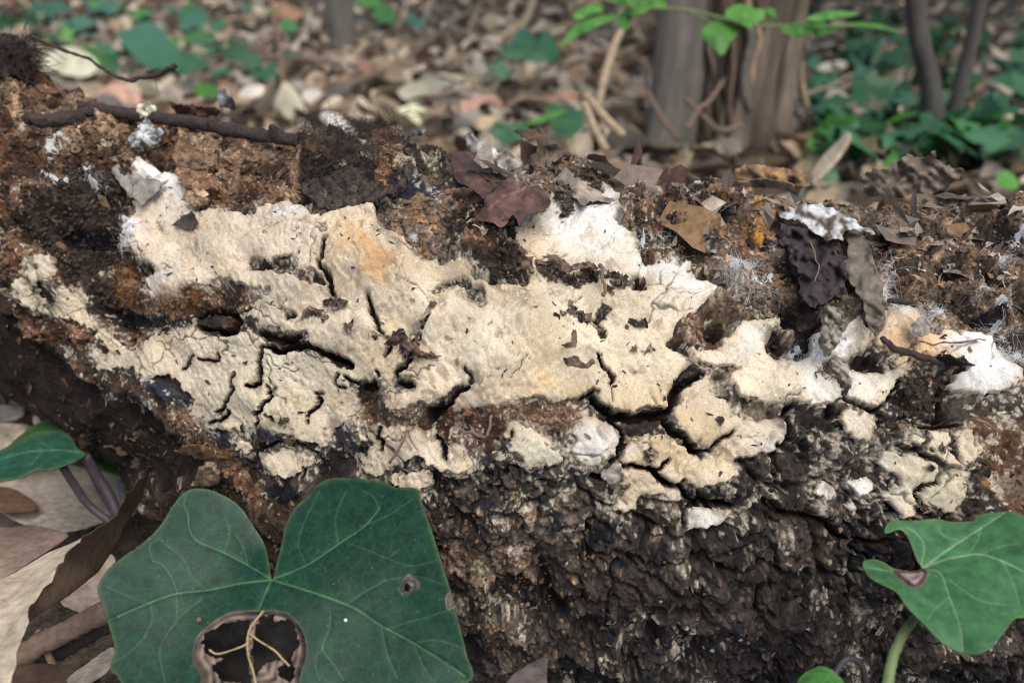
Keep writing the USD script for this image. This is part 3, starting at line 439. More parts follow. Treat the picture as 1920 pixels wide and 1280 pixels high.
# the crust's own colours: cream, whiter growing edges, orange-stained places
C_COL = np.zeros((RH // 4, RW // 4, 3), np.float32); C_COL[:] = (.56, .465, .34)
_yy, _xx = np.mgrid[0:RH // 4, 0:RW // 4] * 4.0 - MARG
for x, y, rx, ry, c, a in [(1080, 420, 90, 50, (.72, .70, .66), 1.0), (1150, 400, 60, 50, (.74, .735, .73), 1.0), (1240, 470, 70, 30, (.71, .695, .66), .9), (1300, 520, 60, 40, (.82, .79, .72), .8), (1050, 640, 190, 120, (.68, .575, .40), .8), (1000, 460, 50, 25, (.72, .56, .38), .7),
                          (300, 330, 60, 40, (.74, .73, .70), .8), (235, 440, 25, 40, (.80, .81, .86), 1.0), (560, 400, 30, 20, (.78, .78, .78), .9), (290, 520, 30, 40, (.68, .65, .62), .8), (690, 490, 24, 34, (.50, .30, .14), .9), (675, 505, 50, 25, (.56, .36, .17), .8), (710, 515, 34, 18, (.55, .30, .12), .8), (640, 440, 30, 16, (.56, .45, .26), .35), (652, 472, 24, 26, (.50, .32, .16), .8),
                          (1040, 720, 80, 30, (.62, .44, .24), .7), (860, 620, 170, 80, (.66, .56, .40), .6), (1200, 740, 80, 40, (.64, .49, .29), .7), (1300, 820, 120, 60, (.60, .46, .27), .8), (1320, 690, 50, 30, (.66, .53, .33), .6), (1420, 640, 60, 40, (.78, .73, .62), .8), (1560, 650, 70, 60, (.74, .735, .73), 1.0), (1450, 720, 110, 50, (.75, .65, .47), .8), (1560, 700, 60, 50, (.84, .83, .80), .8), (1640, 720, 60, 50, (.80, .75, .62), .8),
                          (1720, 640, 90, 45, (.70, .46, .24), 1.0), (1790, 630, 60, 40, (.70, .46, .25), .9), (1850, 690, 70, 60, (.72, .71, .69), 1.0), (1830, 630, 40, 20, (.84, .84, .86), 1.0), (1700, 560, 50, 25, (.72, .66, .50), .9), (480, 740, 170, 90, (.56, .475, .33), .9), (560, 760, 90, 50, (.52, .43, .29), .5), (520, 690, 120, 50, (.60, .52, .385), .7),
                          (1100, 840, 60, 40, (.66, .64, .60), .8), (1000, 840, 50, 40, (.62, .56, .42), .8), (60, 560, 60, 60, (.52, .46, .34), .9), (130, 600, 70, 40, (.56, .46, .31), .8), (1750, 900, 140, 120, (.58, .50, .35), .9), (1600, 920, 60, 60, (.74, .72, .66), .9), (1320, 970, 80, 30, (.62, .58, .52), .9), (1450, 840, 50, 40, (.62, .58, .52), .6)]:
    w = a * np.exp(-(((_xx - x) / rx) ** 2 + ((_yy - y) / ry) ** 2))[..., None]
    C_COL = C_COL * (1 - w) + np.array(c, np.float32) * .88 * w

# ------------------------------------------------------------------ heights and colours on the log's grid
w1, w2, w3 = n2(XG, SG, .0045, 11), n2(XG, SG, .0014, 12), n2(XG, SG, .0046, 13)
PXW, PYW = PX + 2.6 * w1 + 2.0 * w2, PY + 2.4 * w3 + 1.9 * n2(XG, SG, .0014, 14)
def samp(R, px, py, k=1): return ndi.map_coordinates(R, [(py + MARG) / k, (px + MARG) / k], order=1, mode='nearest')
vis = FRONT | (TG < math.radians(130))
LOW = .0040 * n2(XG, SG, .055, 21) + .0030 * n2(XG, SG, .022, 22, .016) + .0012 * n2(XG, SG, .009, 23, .007)
rough = np.where(vis, samp(W_RGH, PX, PY), 1.0)
_jx, _js = XG + .0011 * n2(XG, SG, .0035, 33), SG + .0011 * n2(XG, SG, .0035, 34)
cr1, ra1 = crumb(_jx, _js, .0024, 31); cr2, ra2 = crumb(_jx, _js, .0012, 32)
cl = np.clip(n2(XG, SG, .010, 35, .008) + .35 * n2(XG, SG, .004, 36), -1, 1)
ridge = 1 - np.abs(n2(XG, SG, .010, 25, .0035))
def splits(cx, cs, w, seed):
    """Blocks between splits: (how deep in a split 0..1, a random height per block)."""
    r = np.random.RandomState(seed); gx, gs = np.arange(-.45, .45, cx), np.arange(-.45, .45, cs)
    P = (np.stack(np.meshgrid(gx, gs, indexing='ij'), -1) + r.rand(len(gx), len(gs), 2) * [cx, cs]).reshape(-1, 2) / [cx, cs]
    X_, S_ = XG + .0030 * n2(XG, SG, .009, seed + 1) + .0010 * n2(XG, SG, .0024, seed + 2), SG + .0026 * n2(XG, SG, .009, seed + 3) + .0010 * n2(XG, SG, .0024, seed + 4)
    d, i = cKDTree(P).query(np.stack([X_.ravel() / cx, S_.ravel() / cs], 1), k=2, workers=-1)
    return np.clip(1 - (d[:, 1] - d[:, 0]) * cs / w, 0, 1).reshape(XG.shape), (r.rand(len(P))[i[:, 0]] - .5).reshape(XG.shape)
ZB = np.where(vis, samp(ndi.gaussian_filter((mask_of([(800, 880), (960, 870), (1160, 930), (1240, 890), (1400, 840), (1470, 780), (1560, 770), (1680, 790), (1780, 770), (1840, 800), (1860, 900), (1830, 960), (2240, 1010), (2240, 1600), (700, 1600), (700, 1000)]) > 0).astype(np.float32), 14), PX, PY), 0)
sp1, hb1 = splits(.017, .012, .0017, 91); sp2, hb2 = splits(.0065, .0045, .0007, 96)
BLK = ZB * (.0022 * hb1 + .0010 * hb2 - .0052 * sp1 ** .8 * (n2(XG, SG, .02, 99) > -.35) - .0013 * sp2)
crk = np.where(vis, samp(CR_DEPTH, PX + 1.2 * w2, PY), 0)
DHS = np.where(vis, samp(W_DH, PX, PY), 0); _dw = np.where(vis, samp(W_DH, PX + 9 * n2(XG, SG, .010, 81) + 6 * n2(XG, SG, .0035, 82), PY + 8 * n2(XG, SG, .010, 83) + 6 * n2(XG, SG, .0035, 84)), 0); DHS = np.where((DHS > -5) & (_dw > -5), _dw, DHS); _nc = np.where(vis, samp(ndi.gaussian_filter((CR_M > .4).astype(np.float32), 16), PX, PY), 0)
DHS = np.where((DHS < 0) & (DHS > -7.5), DHS * (1 - .7 * np.clip(_nc * 2, 0, 1)), DHS)
HW = LOW + DHS * .001 + rough * (.0012 * cr1 + .0007 * cr2 + .0011 * n2(XG, SG, .005, 26, .0035) + .0022 * cl * np.clip(rough, 0, 1.2)) + .0006 * ridge - crk * .001 + BLK - .0011 * rough + ZB * (.00035 * n2(XG, SG, .0011, 27) + .0005 * (1 - 2 * np.abs(n2(XG, SG, .0024, 28))) + .0006 * cr2)
PXC, PYC = PXW + 9 * n2(XG, SG, .010, 81) + 5 * n2(XG, SG, .0035, 82), PYW + 8 * n2(XG, SG, .010, 83) + 5 * n2(XG, SG, .0035, 84)
WCOL = np.stack([samp(W_COL[..., k], PXC, PYC) for k in range(3)], -1)
grain = (0.55 + 0.9 * ra1) * (0.7 + 0.6 * ra2)
WCOL = WCOL * (1 + np.clip(rough, 0, 1.2)[..., None] * (grain[..., None] - 1) * .8)
WCOL = WCOL * (1 + .6 * np.clip(rough, 0, 1.1) * cl)[..., None] * (1 + ZB * (.9 * hb1 + .8 * hb2))[..., None]
top_tint = np.clip(ra2 - .86, 0, 1)[..., None] / .14 * np.clip(rough - .3, 0, 1)[..., None]
WCOL = WCOL * (1 - .5 * top_tint) + np.array([.34, .235, .15]) * WCOL.mean(-1, keepdims=True).clip(.01, .10) / .10 * .5 * top_tint
_zt = ZB[..., None] * (ra2 > .80)[..., None] * np.clip(cr2 * 1.5, 0, 1)[..., None] * (.25 + .55 * (n2(XG, SG, .012, 29) > -.1))[..., None]
WCOL = WCOL * (1 - _zt) + np.array([.135, .10, .076]) * _zt
m0 = np.where(vis, samp(CR_M, PXW, PYW), 0)
m = m0 + .17 * n2(XG, SG, .0022, 18) + .15 * w2 + .13 * n2(XG, SG, .0008, 15)
m = np.where(m0 > .97, m0, m) * (samp(CR_K, PX + 1.5 * w2, PY + 1.0 * n2(XG, SG, .0010, 19)) > .5)
CMASK = ndi.binary_opening(m > .35, iterations=1) & vis
dist = ndi.distance_transform_edt(CMASK) * .00044
LUMP = .0008 * n2(XG, SG, .012, 41, .008) + .00035 * np.abs(n2(XG, SG, .0050, 42, .0035)) + .00020 * n2(XG, SG, .0018, 43) + .00022 * n2(XG, SG, .0009, 44) + .00030 * crumb(_jx, _js, .0011, 40)[0]
pit, prn = crumb(_jx, _js, .0034, 45)
peck = np.where(prn > .84, np.clip(pit * 1.6 - .55, 0, 1), 0)
HC = LOW + np.where(vis, samp(ndi.gaussian_filter(W_DH, 9), PX, PY), 0) * .0005 + .0020 * (1 - np.exp(-dist / .00035)) - .0004 + LUMP + .0009 * peck
nearc = np.exp(-ndi.distance_transform_edt(~CMASK) * .00044 / .003)
HW = HW - .0003 * nearc * np.clip(rough, 0, 1)
HC = np.where(dist < .0005, np.maximum(np.minimum(HC, HW + .0002) - .0006, HC - .0016), HC)
DZ = np.where(vis, samp(ndi.gaussian_filter(np.maximum(mask_of([(640, 780), (900, 740), (1480, 730), (1510, 880), (1360, 1010), (1100, 965), (820, 900), (660, 930)]), mask_of([(1560, 780), (1880, 780), (1880, 980), (1640, 985), (1470, 985), (1470, 880)])).astype(np.float32) / 255, 22), PX, PY), 0)
dust = np.exp(-ndi.distance_transform_edt(~CMASK) * .00044 / .0026) * np.clip(.75 + 1.1 * n2(XG, SG, .006, 51) + .5 * w2, 0, 1) * (.35 + .65 * np.clip(cr2 * 1.6, 0, 1))
dust = np.maximum(dust, DZ * np.clip(1.1 * n2(XG, SG, .0075, 57) + .7 * n2(XG, SG, .0025, 58) + .5 * w2 - .62, 0, 1) * (.4 + .6 * np.clip(cr2 * 1.6, 0, 1)))
dust = np.where(ra2 < dust * 1.25, .35 + .6 * np.clip(cr2 * 1.5, 0, 1), dust * .35)
dust = (dust * (crk < .8) * (DHS > -7) * .85)[..., None]
HW = np.where(CMASK & (dist > .0010), np.minimum(HW, HC - .0014), HW)
_wx, _wy = PXC + 9 * n2(XG, SG, .006, 85) + 6 * w2, PYC + 9 * n2(XG, SG, .006, 86) + 6 * n2(XG, SG, .0014, 87)
cc = np.stack([samp(C_COL[..., k], _wx, _wy, 4) for k in range(3)], -1)
_t1 = np.clip(n2(XG, SG, .020, 88) + .6 * n2(XG, SG, .006, 89) + .35 * w2 - .35, 0, 1)[..., None] * .38; _t2 = np.clip(n2(XG, SG, .024, 90, .012) + .5 * n2(XG, SG, .005, 94) - .25, 0, 1)[..., None] * .40
cc = cc * (1 - _t1) + cc * np.array([.92, .78, .60]) * _t1; cc = cc * (1 - _t2) + cc * np.array([.88, .93, 1.02]) * _t2
cc = cc * (1 + .10 * n2(XG, SG, .012, 46)[..., None] + .06 * n2(XG, SG, .004, 47)[..., None])
edge = np.exp(-dist / .0011)[..., None]
cc = cc * (1 - .35 * edge * (n2(XG, SG, .011, 48)[..., None] * .5 + .5)) 
WCOL = WCOL * (1 - dust) + np.array([.50, .43, .33]) * dust
pk = np.clip(peck * .5, 0, .5)[..., None]
cc = cc * (1 - pk) + np.array([.20, .125, .07]) * pk
dirt = np.clip(np.exp(-dist / .0024) * 1.35 - .22 + .75 * n2(XG, SG, .0045, 52) + .35 * w2 - .35 * (n2(XG, SG, .030, 53) < 0), 0, 1)[..., None] * .6
cc = cc * (1 - dirt) + WCOL * np.array([1.5, 1.4, 1.3]) * dirt
sp3, _ = splits(.019, .015, .0005, 120); hair = np.clip(sp3 * 1.5, 0, 1) * (n2(XG, SG, .016, 125) > .25); HC = HC - .0008 * hair; cc = cc * (1 - .75 * hair[..., None])
ve = np.clip(1 - np.abs(n2(XG, SG, .006, 54)) * 9, 0, 1) * np.clip(n2(XG, SG, .02, 55), 0, 1); cc = cc * (1 - .3 * ve[..., None])
st_a = np.clip((samp(STAIN, PXC, PYC) + .45 * w2 + .3 * n2(XG, SG, .003, 56) - .35) * 2.2, 0, 1) * np.clip(samp(STAIN, PXC, PYC) * 4 - .3, 0, 1); st_a = st_a[..., None]
cc = cc * (1 - st_a) + np.stack([samp(S_COL[..., k], PXC, PYC) for k in range(3)], -1).clip(.008, .4) * (.6 + .9 * ra2[..., None]) * st_a; HC = HC + st_a[..., 0] * (.0010 * cr1 + .0008 * cr2) * (dist > .0005)
cr3, ra3 = crumb(_jx, _js, .0013, 49)
fl = (np.where(ra3 > .982, np.clip(cr3 * 2.2 - .3, 0, 1), 0) * np.where(n2(XG, SG, .014, 50) > .2, .6, .12))[..., None]
cc = cc * (1 - fl) + np.array([.07, .05, .04]) * fl
WPOS = BASE + NRM * HW[..., None]; CPOS = BASE + NRM * HC[..., None]
gi = np.arange(NX * NT).reshape(NX, NT)
def grid_faces(cell):
    i, j = np.nonzero(cell)
    a, b, c, d = gi[i, j], gi[i + 1, j], gi[i + 1, j + 1], gi[i, j + 1]
    return np.vstack([np.stack([a, b, c], 1), np.stack([a, c, d], 1)])
def take(F, pos, col):
    ids, inv = np.unique(F, return_inverse=True)
    return (pos.reshape(-1, 3)[ids], inv.reshape(F.shape)), col.reshape(-1, 3)[ids]
# surface look-up by sight line
_vf = FRONT & (np.abs(PX - 960) < 1250) & (PY > -100) & (PY < 1350)
_kd = cKDTree(np.stack([PX[_vf], PY[_vf]], 1)); _top = np.maximum(HW, np.where(CMASK, HC, -1))[_vf]
_bz = PZ[_vf]; _bp = BASE[_vf]; _bn = NRM[_vf]
def on_log(px, py, lift=0.0):
    """Points on the log's surface, lifted by so many metres along its normal."""
    _, i = _kd.query(np.stack([np.ravel(px), np.ravel(py)], 1))
    return _bp[i] + _bn[i] * (_top[i] + lift)[:, None]
def log_depth(px, py): return _bz[_kd.query(np.stack([np.ravel(px), np.ravel(py)], 1))[1]]

# ------------------------------------------------------------------ the log itself
log = thing('rotten_log', 'long rotten log lying across the forest floor under the cream crust fungus', 'log')
BARKZONE = [(815, 905), (960, 890), (1160, 950), (1240, 905), (1400, 850), (1470, 790), (1560, 780), (1680, 800), (1760, 780), (1840, 800), (1850, 900), (1800, 960), (2240, 1010), (2240, 1600), (860, 1600), (820, 1200)]
bm = samp(ndi.gaussian_filter((mask_of(BARKZONE) > 0).astype(np.float32), 1), PXW, PYW) + .12 * w2
BM = (bm > .5) & vis & ~ndi.binary_dilation(CMASK, iterations=2) & (samp(W_DH, PX, PY) > -4.5) & (crk < 1.2)
BM &= np.abs(n2(XG, SG, .030, 61, .022)) > .035           # hairline splits between the bark plates
BM = ndi.binary_opening(BM, iterations=1)
bd = ndi.distance_transform_edt(BM) * .00044
HB = HW + .0018 * (1 - np.exp(-bd / .0012)) - .0007
HB = np.where(bd < .0005, HW - .0010, HB)
BPOS = BASE + NRM * HB[..., None]
full = np.ones((NX - 1, NT - 1), bool)
F = grid_faces(full)
seam = np.stack([gi[:-1, -1], gi[1:, -1], gi[1:, 0], gi[:-1, 0]], 1)
F = np.vstack([F, seam[:, [0, 1, 2]], seam[:, [0, 2, 3]]])
V = WPOS.reshape(-1, 3); C = WCOL.reshape(-1, 3)
extra = []
for e, row in ((0, gi[0]), (1, gi[-1])):
    c = V[row].mean(0); k = len(V) + e
    extra.append(c + np.array([-.004 if e == 0 else .004, 0, 0]))
    nxt = np.roll(row, -1); kk = np.full(NT, k)
    F = np.vstack([F, np.stack([row, nxt, kk] if e == 0 else [nxt, row, kk], 1)])
V = np.vstack([V, extra]); C = np.vstack([C, [COL['wood']] * 2])
obj('decayed_wood', (V, F), 'rotten_wood', log, True, C)
lab, nl = ndi.label(BM)
sizes = ndi.sum(BM, lab, np.arange(1, nl + 1)); order = np.argsort(-sizes)
cell4 = lambda M: M[:-1, :-1] & M[1:, :-1] & M[1:, 1:] & M[:-1, 1:]
small = np.zeros_like(BM)
for r_, k in enumerate(order):
    M = lab == k + 1
    if sizes[k] > 250 and r_ < 60:
        c = cell4(M)
        if c.sum() > 60:
            me, co = take(grid_faces(c), BPOS, WCOL); obj('bark_plate', me, 'bark', log, True, co)
    elif sizes[k] > 12: small |= M
if cell4(small).sum(): me, co = take(grid_faces(cell4(small)), BPOS, WCOL); tag(obj('bark_scraps', me, 'bark', log, True, co), kind='stuff')
BPL = 1
# ------------------------------------------------------------------ the crust fungus: one thing per patch, one part per plate between its cracks
PATCH = {
 'main': 'broad cream crust fungus sheet over the middle of the log, whitest under the curled leaf',
 'block': 'grey-cream crust block split by upright cracks, lower left below the dark hole',
 'fleck': 'tiny cream crust fleck on dark bark at the lower left edge of the log',
 'foot': 'pale oval crust patch rimmed in black above the notch of the big ivy leaf',
 'knob': 'lumpy cream crust on the crumbling brown left end of the log',
 'shelf': 'ragged cream crust shelf right above the tip of the big ivy leaf',
 'whitepatch': 'whitish cream crust patches on bark under the wide black crack',
 'vee': 'V-shaped cream crust plate below the two bored wood holes',
 'apron': 'cream crust plate hugging the underside of the V-shaped plate',
 'toe': 'small cream crust lobe below the branching crack, lowest of the thick plates',
 'brow': 'thick cream crust ridge overhanging the two bored wood holes',
 'tooth': 'pointed whitish crust plate between the ridge and the black crumbly hollow',
 'peach': 'peach and white crust under the thin dark twig near the right end',
 'drop': 'narrow cream crust drip below the pointed whitish plate',
 'island': 'cracked pale yellow crust patch just above the right ivy leaf',
 'spot_one': 'small white crust spot on dark bark, left one of a pair',
 'spot_two': 'small white crust spot on dark bark, larger right one of a pair',
 'spot_three': 'smallest white crust spot below the pair of white spots',
 'low': 'thin whitish crust streak on dark bark under the small cream lobe'}
names = list(PATCH)
R_ID = np.zeros((RH, RW), np.uint8)
for nm, poly in CRUST: R_ID[ndi.binary_dilation(mask_of(poly) > 0, iterations=8) & (R_ID == 0)] = names.index(nm) + 1
for nm, poly in CRUST: R_ID[mask_of(poly) > 0] = names.index(nm) + 1
gid = ndi.map_coordinates(R_ID, [PYW + MARG, PXW + MARG], order=0)
lab, nl = ndi.label(CMASK)
sizes = np.bincount(lab.ravel(), minlength=nl + 1)
plates = {n: [] for n in names}; flecks = {n: [] for n in names}
sl = ndi.find_objects(lab)
for k in range(1, nl + 1):
    if sizes[k] < 14: continue
    s = sl[k - 1]; M = lab[s] == k
    cnt = np.bincount(gid[s][M], minlength=len(names) + 1)
    if cnt[1:].sum() == 0: continue
    for q in range(1, len(names) + 1):        # a sheet that runs on over two patches is cut at their border
        if cnt[q] < 14: continue
        big = np.zeros_like(CMASK); big[s] = M & (gid[s] == q)
        big = ndi.binary_dilation(big, iterations=1) & (lab == k) if cnt[q] < cnt.sum() else big
        (plates if cnt[q] > 420 else flecks)[names[q - 1]].append(big)
for n in names:
    if not plates[n] and not flecks[n]: continue
    t = thing('crust_fungus', PATCH[n], 'crust fungus')
    for M in plates[n]:
        c = cell4(M)
        if c.sum(): me, co = take(grid_faces(c), CPOS, cc); obj('plate', me, 'crust', t, True, co)
    small = np.zeros_like(CMASK)
    for M in flecks[n]: small |= M
    if cell4(small).sum(): me, co = take(grid_faces(cell4(small)), CPOS, cc); tag(obj('flecks', me, 'crust', t, True, co), kind='stuff')

# loose grains of rotten wood on the log
inpoly = lambda poly: ndi.map_coordinates((mask_of(poly) > 0).astype(np.float32), [PY + MARG, PX + MARG], order=0) > .5
def grains(n, choose, size, seed):
    r = np.random.RandomState(seed); ico = trimesh.creation.icosahedron(); iv, jf = np.array(ico.vertices), np.array(ico.faces)
    idx = np.flatnonzero(choose.ravel()); idx = r.choice(idx, n)
    P = WPOS.reshape(-1, 3)[idx]; N = NRM.reshape(-1, 3)[idx]
    s = size * (0.5 + r.rand(n) ** 2 * 1.3)
    vv = iv[None] * (0.6 + 0.8 * r.rand(n, 12, 1)) * (s[:, None, None] * (0.7 + 0.6 * r.rand(n, 1, 3)))
    vv = vv + (P + N * (s * .45)[:, None])[:, None, :]
    return vv.reshape(-1, 3), (jf[None] + 12 * np.arange(n)[:, None, None]).reshape(-1, 3)
zone = vis & ~CMASK & (rough > .85) & (PX > -60) & (PX < 1980) & (PY > 0)
bright = WCOL.mean(-1)
tag(obj('wood_grains', grains(11000, zone & (bright > .05), .00062, 1), 'grain_brown', log, False), kind='stuff')
tag(obj('wood_grains', grains(900, inpoly([(815, 905), (980, 890), (1120, 980), (1110, 1150), (1000, 1270), (850, 1200)]) & ~CMASK, .00052, 7), 'grain_brown', log, False), kind='stuff')
tag(obj('dark_grains', grains(8000, zone & (bright <= .05), .00066, 2), 'grain_dark', log, False), kind='stuff')
def fuzz(choose, n, length, seed, out=1.0, base=None):
    r = np.random.RandomState(seed); idx = r.choice(np.flatnonzero(choose.ravel()), n); P = (WPOS if base is None else base).reshape(-1, 3)[idx]; N = NRM.reshape(-1, 3)[idx]
    D = r.randn(n, 3) + N * out; D /= np.linalg.norm(D, axis=1)[:, None]; B = r.randn(n, 3) * 1.1; B -= N * np.clip((B * N).sum(1), 0, None)[:, None]; Q = r.randn(n, 3) * .55; L = length * (.2 + r.rand(n) ** 3 * 1.1)
    return [np.array([p - nn * .0004 + d * l * t + (b - .6 * nn) * l * t * t + q * l * math.sin(t * 7) * .55 for t in (0, .17, .33, .5, .67, .83, 1.0)]) for p, nn, d, b, l, q in zip(P, N, D, B, L, Q)]
def flakes(n, choose, size, cols, seed, tilt=.5, lift=.0006, base=None, thin=.55):
    r = np.random.RandomState(seed); idx = r.choice(np.flatnonzero(choose.ravel()), n); P = (WPOS if base is None else base).reshape(-1, 3)[idx]; N = NRM.reshape(-1, 3)[idx] + r.randn(n, 3) * tilt; N /= np.linalg.norm(N, axis=1)[:, None]
    A = np.cross(N, r.randn(n, 3)); A /= np.linalg.norm(A, axis=1)[:, None]; B = np.cross(N, A); a = np.linspace(0, 2 * np.pi, 8, endpoint=False); s = size * (.3 + r.rand(n) ** 2 * 1.6); asp = thin * (.4 + 1.0 * r.rand(n))
    rad = .5 + .8 * r.rand(n, 8); x = rad * np.cos(a); y = rad * np.sin(a) * asp[:, None]; z = r.randn(n, 1) * .35 * x ** 2 + .10 * r.randn(n, 8)
    ring = P[:, None] + (lift + 0 * s)[:, None, None] * N[:, None] + s[:, None, None] * (x[..., None] * A[:, None] + y[..., None] * B[:, None] + z[..., None] * N[:, None]); c0 = P + N * lift
    V = np.concatenate([ring, c0[:, None]], 1); f = np.array([[k, (k + 1) % 8, 8] for k in range(8)])
    C = np.array(cols)[r.randint(len(cols), size=n)] * (.6 + .8 * r.rand(n, 1)); C = np.repeat(C[:, None], 9, 1) * (.8 + .4 * r.rand(n, 9, 1))
    return (V.reshape(-1, 3), (f[None] + 9 * np.arange(n)[:, None, None]).reshape(-1, 3)), C.reshape(-1, 3).clip(.005, .9)
def add_flakes(name, *a, parent=log, m='dead_albedo', **k):
    me, co = flakes(*a, **k); tag(obj(name, me, m, parent, False, co), kind='stuff')
inview_ = (PX > -40) & (PX < 1960) & (PY > 0) & (PY < 1300)
crest = vis & ~CMASK & inview_ & (PX > 880) & (PY < 480 + .05 * (PX - 900)); low_ = vis & ~CMASK & inview_ & (PY > 820)
add_flakes('leaf_crumbs', 2100, crest, .0018, [(.24, .19, .145), (.15, .115, .09), (.32, .26, .21), (.09, .065, .05), (.18, .11, .06), (.40, .34, .28)], 11, tilt=.45)
add_flakes('leaf_crumbs', 230, crest, .0046, [(.24, .19, .15), (.15, .115, .09), (.31, .25, .20), (.10, .07, .05)], 12, tilt=.35, lift=.0014)
add_flakes('leaf_crumbs', 90, crest & (PX < 1260) & (PY < 380), .0075, [(.20, .15, .115), (.13, .095, .07), (.30, .25, .20), (.12, .06, .04)], 21, tilt=.7, lift=.004)
add_flakes('leaf_crumbs', 40, crest & (PX > 1260) & (PY < 430), .0080, [(.24, .19, .15), (.15, .115, .09), (.31, .26, .21), (.17, .10, .05)], 22, tilt=.7, lift=.004)
add_flakes('bark_crumbs', 300, vis & ~CMASK & inview_ & (PX < 640) & (PY < 420), .0038, [(.14, .07, .035), (.08, .045, .03), (.20, .13, .075), (.035, .025, .02)], 23, tilt=.8, lift=.001, m='bark')
add_flakes('bark_crumbs', 2600, low_, .0016, [(.05, .036, .028), (.09, .062, .045), (.02, .016, .015), (.14, .10, .07), (.03, .022, .018)], 13, tilt=.55, m='bark')
add_flakes('bark_crumbs', 1500, vis & ~CMASK & inview_ & (PX < 900) & (PY < 900), .0018, [(.10, .05, .025), (.05, .028, .018), (.18, .10, .055), (.025, .018, .014)], 14, tilt=.6, m='bark')
add_flakes('crust_litter', 520, CMASK & inview_, .0009, [(.10, .065, .045), (.05, .035, .028), (.20, .13, .08), (.33, .24, .15)], 15, tilt=.4, base=CPOS, thin=.4, lift=.0003)
add_flakes('crust_litter', 1100, CMASK & inview_ & (st_a[..., 0] > .35), .0013, [(.06, .042, .032), (.11, .08, .06), (.035, .027, .023), (.17, .125, .09)], 24, tilt=.7, base=CPOS, lift=.0005)
tag(curves('wood_fibres', fuzz(zone, 5200, .0042, 5, 1.1), .00010, 'brown_thread', log), kind='stuff')
near = lambda x, y, rx, ry: ((PX - x) / rx) ** 2 + ((PY - y) / ry) ** 2 < 1

# cottony white mycelium and orange threads
def mycelium(name, label, cat_, spots, n, length, m, width, seed, blob=True, out=.6):
    out *= .45
    t = thing(name, label, cat_)
    st = []
    for q, (x, y, rx, ry) in enumerate(spots):
        z = near(x, y, rx, ry) & vis
        if z.sum() < 40: c0 = np.argsort((((PX - x) / rx) ** 2 + ((PY - y) / ry) ** 2 + ~vis * 99).ravel())[:400]; z = np.zeros(z.size, bool); z[c0] = True; z = z.reshape(XG.shape)
        st += fuzz(z, int(n / len(spots)), length, seed + q, out, np.where(CMASK[..., None], CPOS, WPOS))
    if blob:
        for q, (x, y, rx, ry) in enumerate(spots):
            zz = vis & (np.abs(PXW - x) < rx * 1.6) & (np.abs(PYW - y) < ry * 1.6); i, j = np.nonzero(zz)
            if len(i) < 20: continue
            w = (slice(i.min(), i.max() + 1), slice(j.min(), j.max() + 1)); X_, S_ = XG[w], SG[w]
            pad = ((((PXW[w] - x) / rx) ** 2 + ((PYW[w] - y) / ry) ** 2 + .75 * n2(X_, S_, .0030, seed + 40) + .45 * w2[w] < .50) & vis[w]); pad = ndi.binary_opening(pad, iterations=1)
            if cell4(pad).sum() < 6: continue
            dd = ndi.distance_transform_edt(pad) * .00044
            top = np.maximum(HW[w], np.where(CMASK[w], HC[w], -1)) + .0016 * (1 - np.exp(-dd / .0008)) - .0008 + .0007 * n2(X_, S_, .002, seed) + .0004 * n2(X_, S_, .0008, seed + 1)
            full_ = np.zeros(XG.shape); full_[w] = top; lb, nb = ndi.label(pad)
            for kk in range(1, nb + 1):
                cq = cell4(lb == kk)
                if cq.sum() < 12: continue
                c = np.zeros((NX - 1, NT - 1), bool); c[w[0].start:w[0].stop - 1, w[1].start:w[1].stop - 1] = cq
                Fm = grid_faces(c); ids, inv = np.unique(Fm, return_inverse=True)
                V_ = BASE.reshape(-1, 3)[ids] + NRM.reshape(-1, 3)[ids] * full_.ravel()[ids][:, None]
                obj('mat', (V_, inv.reshape(Fm.shape)), 'crust', t, True, np.tile([.46, .455, .44] if m == 'white_thread' else [.34, .17, .05], (len(ids), 1)))
    tag(curves('threads', st, width, m, t), kind='stuff')
mycelium('mycelium', 'cottony white mycelium tuft left of the dark hanging leaf', 'mycelium', [(1412, 520, 36, 30), (1385, 500, 24, 16)], 1201, 0.0037, 'white_thread', 0.000068, 200)
mycelium('mycelium', 'upright white mycelium flames right of the grey hanging strip', 'mycelium', [(1668, 525, 20, 38), (1690, 550, 30, 14)], 1086, 0.0047, 'white_thread', 0.000074, 220, out=1.2)
mycelium('mycelium', 'white mycelium fan above the peach crust', 'mycelium', [(1752, 575, 24, 20)], 858, 0.0027, 'white_thread', 0.000074, 240)
mycelium('mycelium', 'white mycelium wad at the right border of the peach crust', 'mycelium', [(1885, 605, 26, 26), (1905, 665, 40, 16)], 972, 0.0042, 'white_thread', 0.000074, 260)
mycelium('mycelium', 'white mycelium crest on the right rim of the log top', 'mycelium', [(1908, 470, 14, 24), (1885, 480, 16, 8)], 572, 0.0037, 'white_thread', 0.000068, 280)
mycelium('mycelium', 'bluish white mycelium specks on the brown left end, under the long twig', 'mycelium', [(120, 300, 22, 26), (100, 345, 40, 14), (170, 335, 26, 12), (185, 350, 20, 10)], 1029, 0.0027, 'white_thread', 0.000068, 300)
mycelium('mycelium', 'white mycelium fringe at the left border of the broad crust sheet', 'mycelium', [(240, 440, 16, 26), (232, 460, 8, 10)], 743, 0.0021, 'white_thread', 0.000062, 320)
mycelium('mycelium', 'white mycelium tuft between dark and orange rubble beside the white crust', 'mycelium', [(1245, 435, 24, 12), (1210, 445, 14, 14), (1275, 470, 14, 8)], 800, 0.0027, 'white_thread', 0.000062, 340)
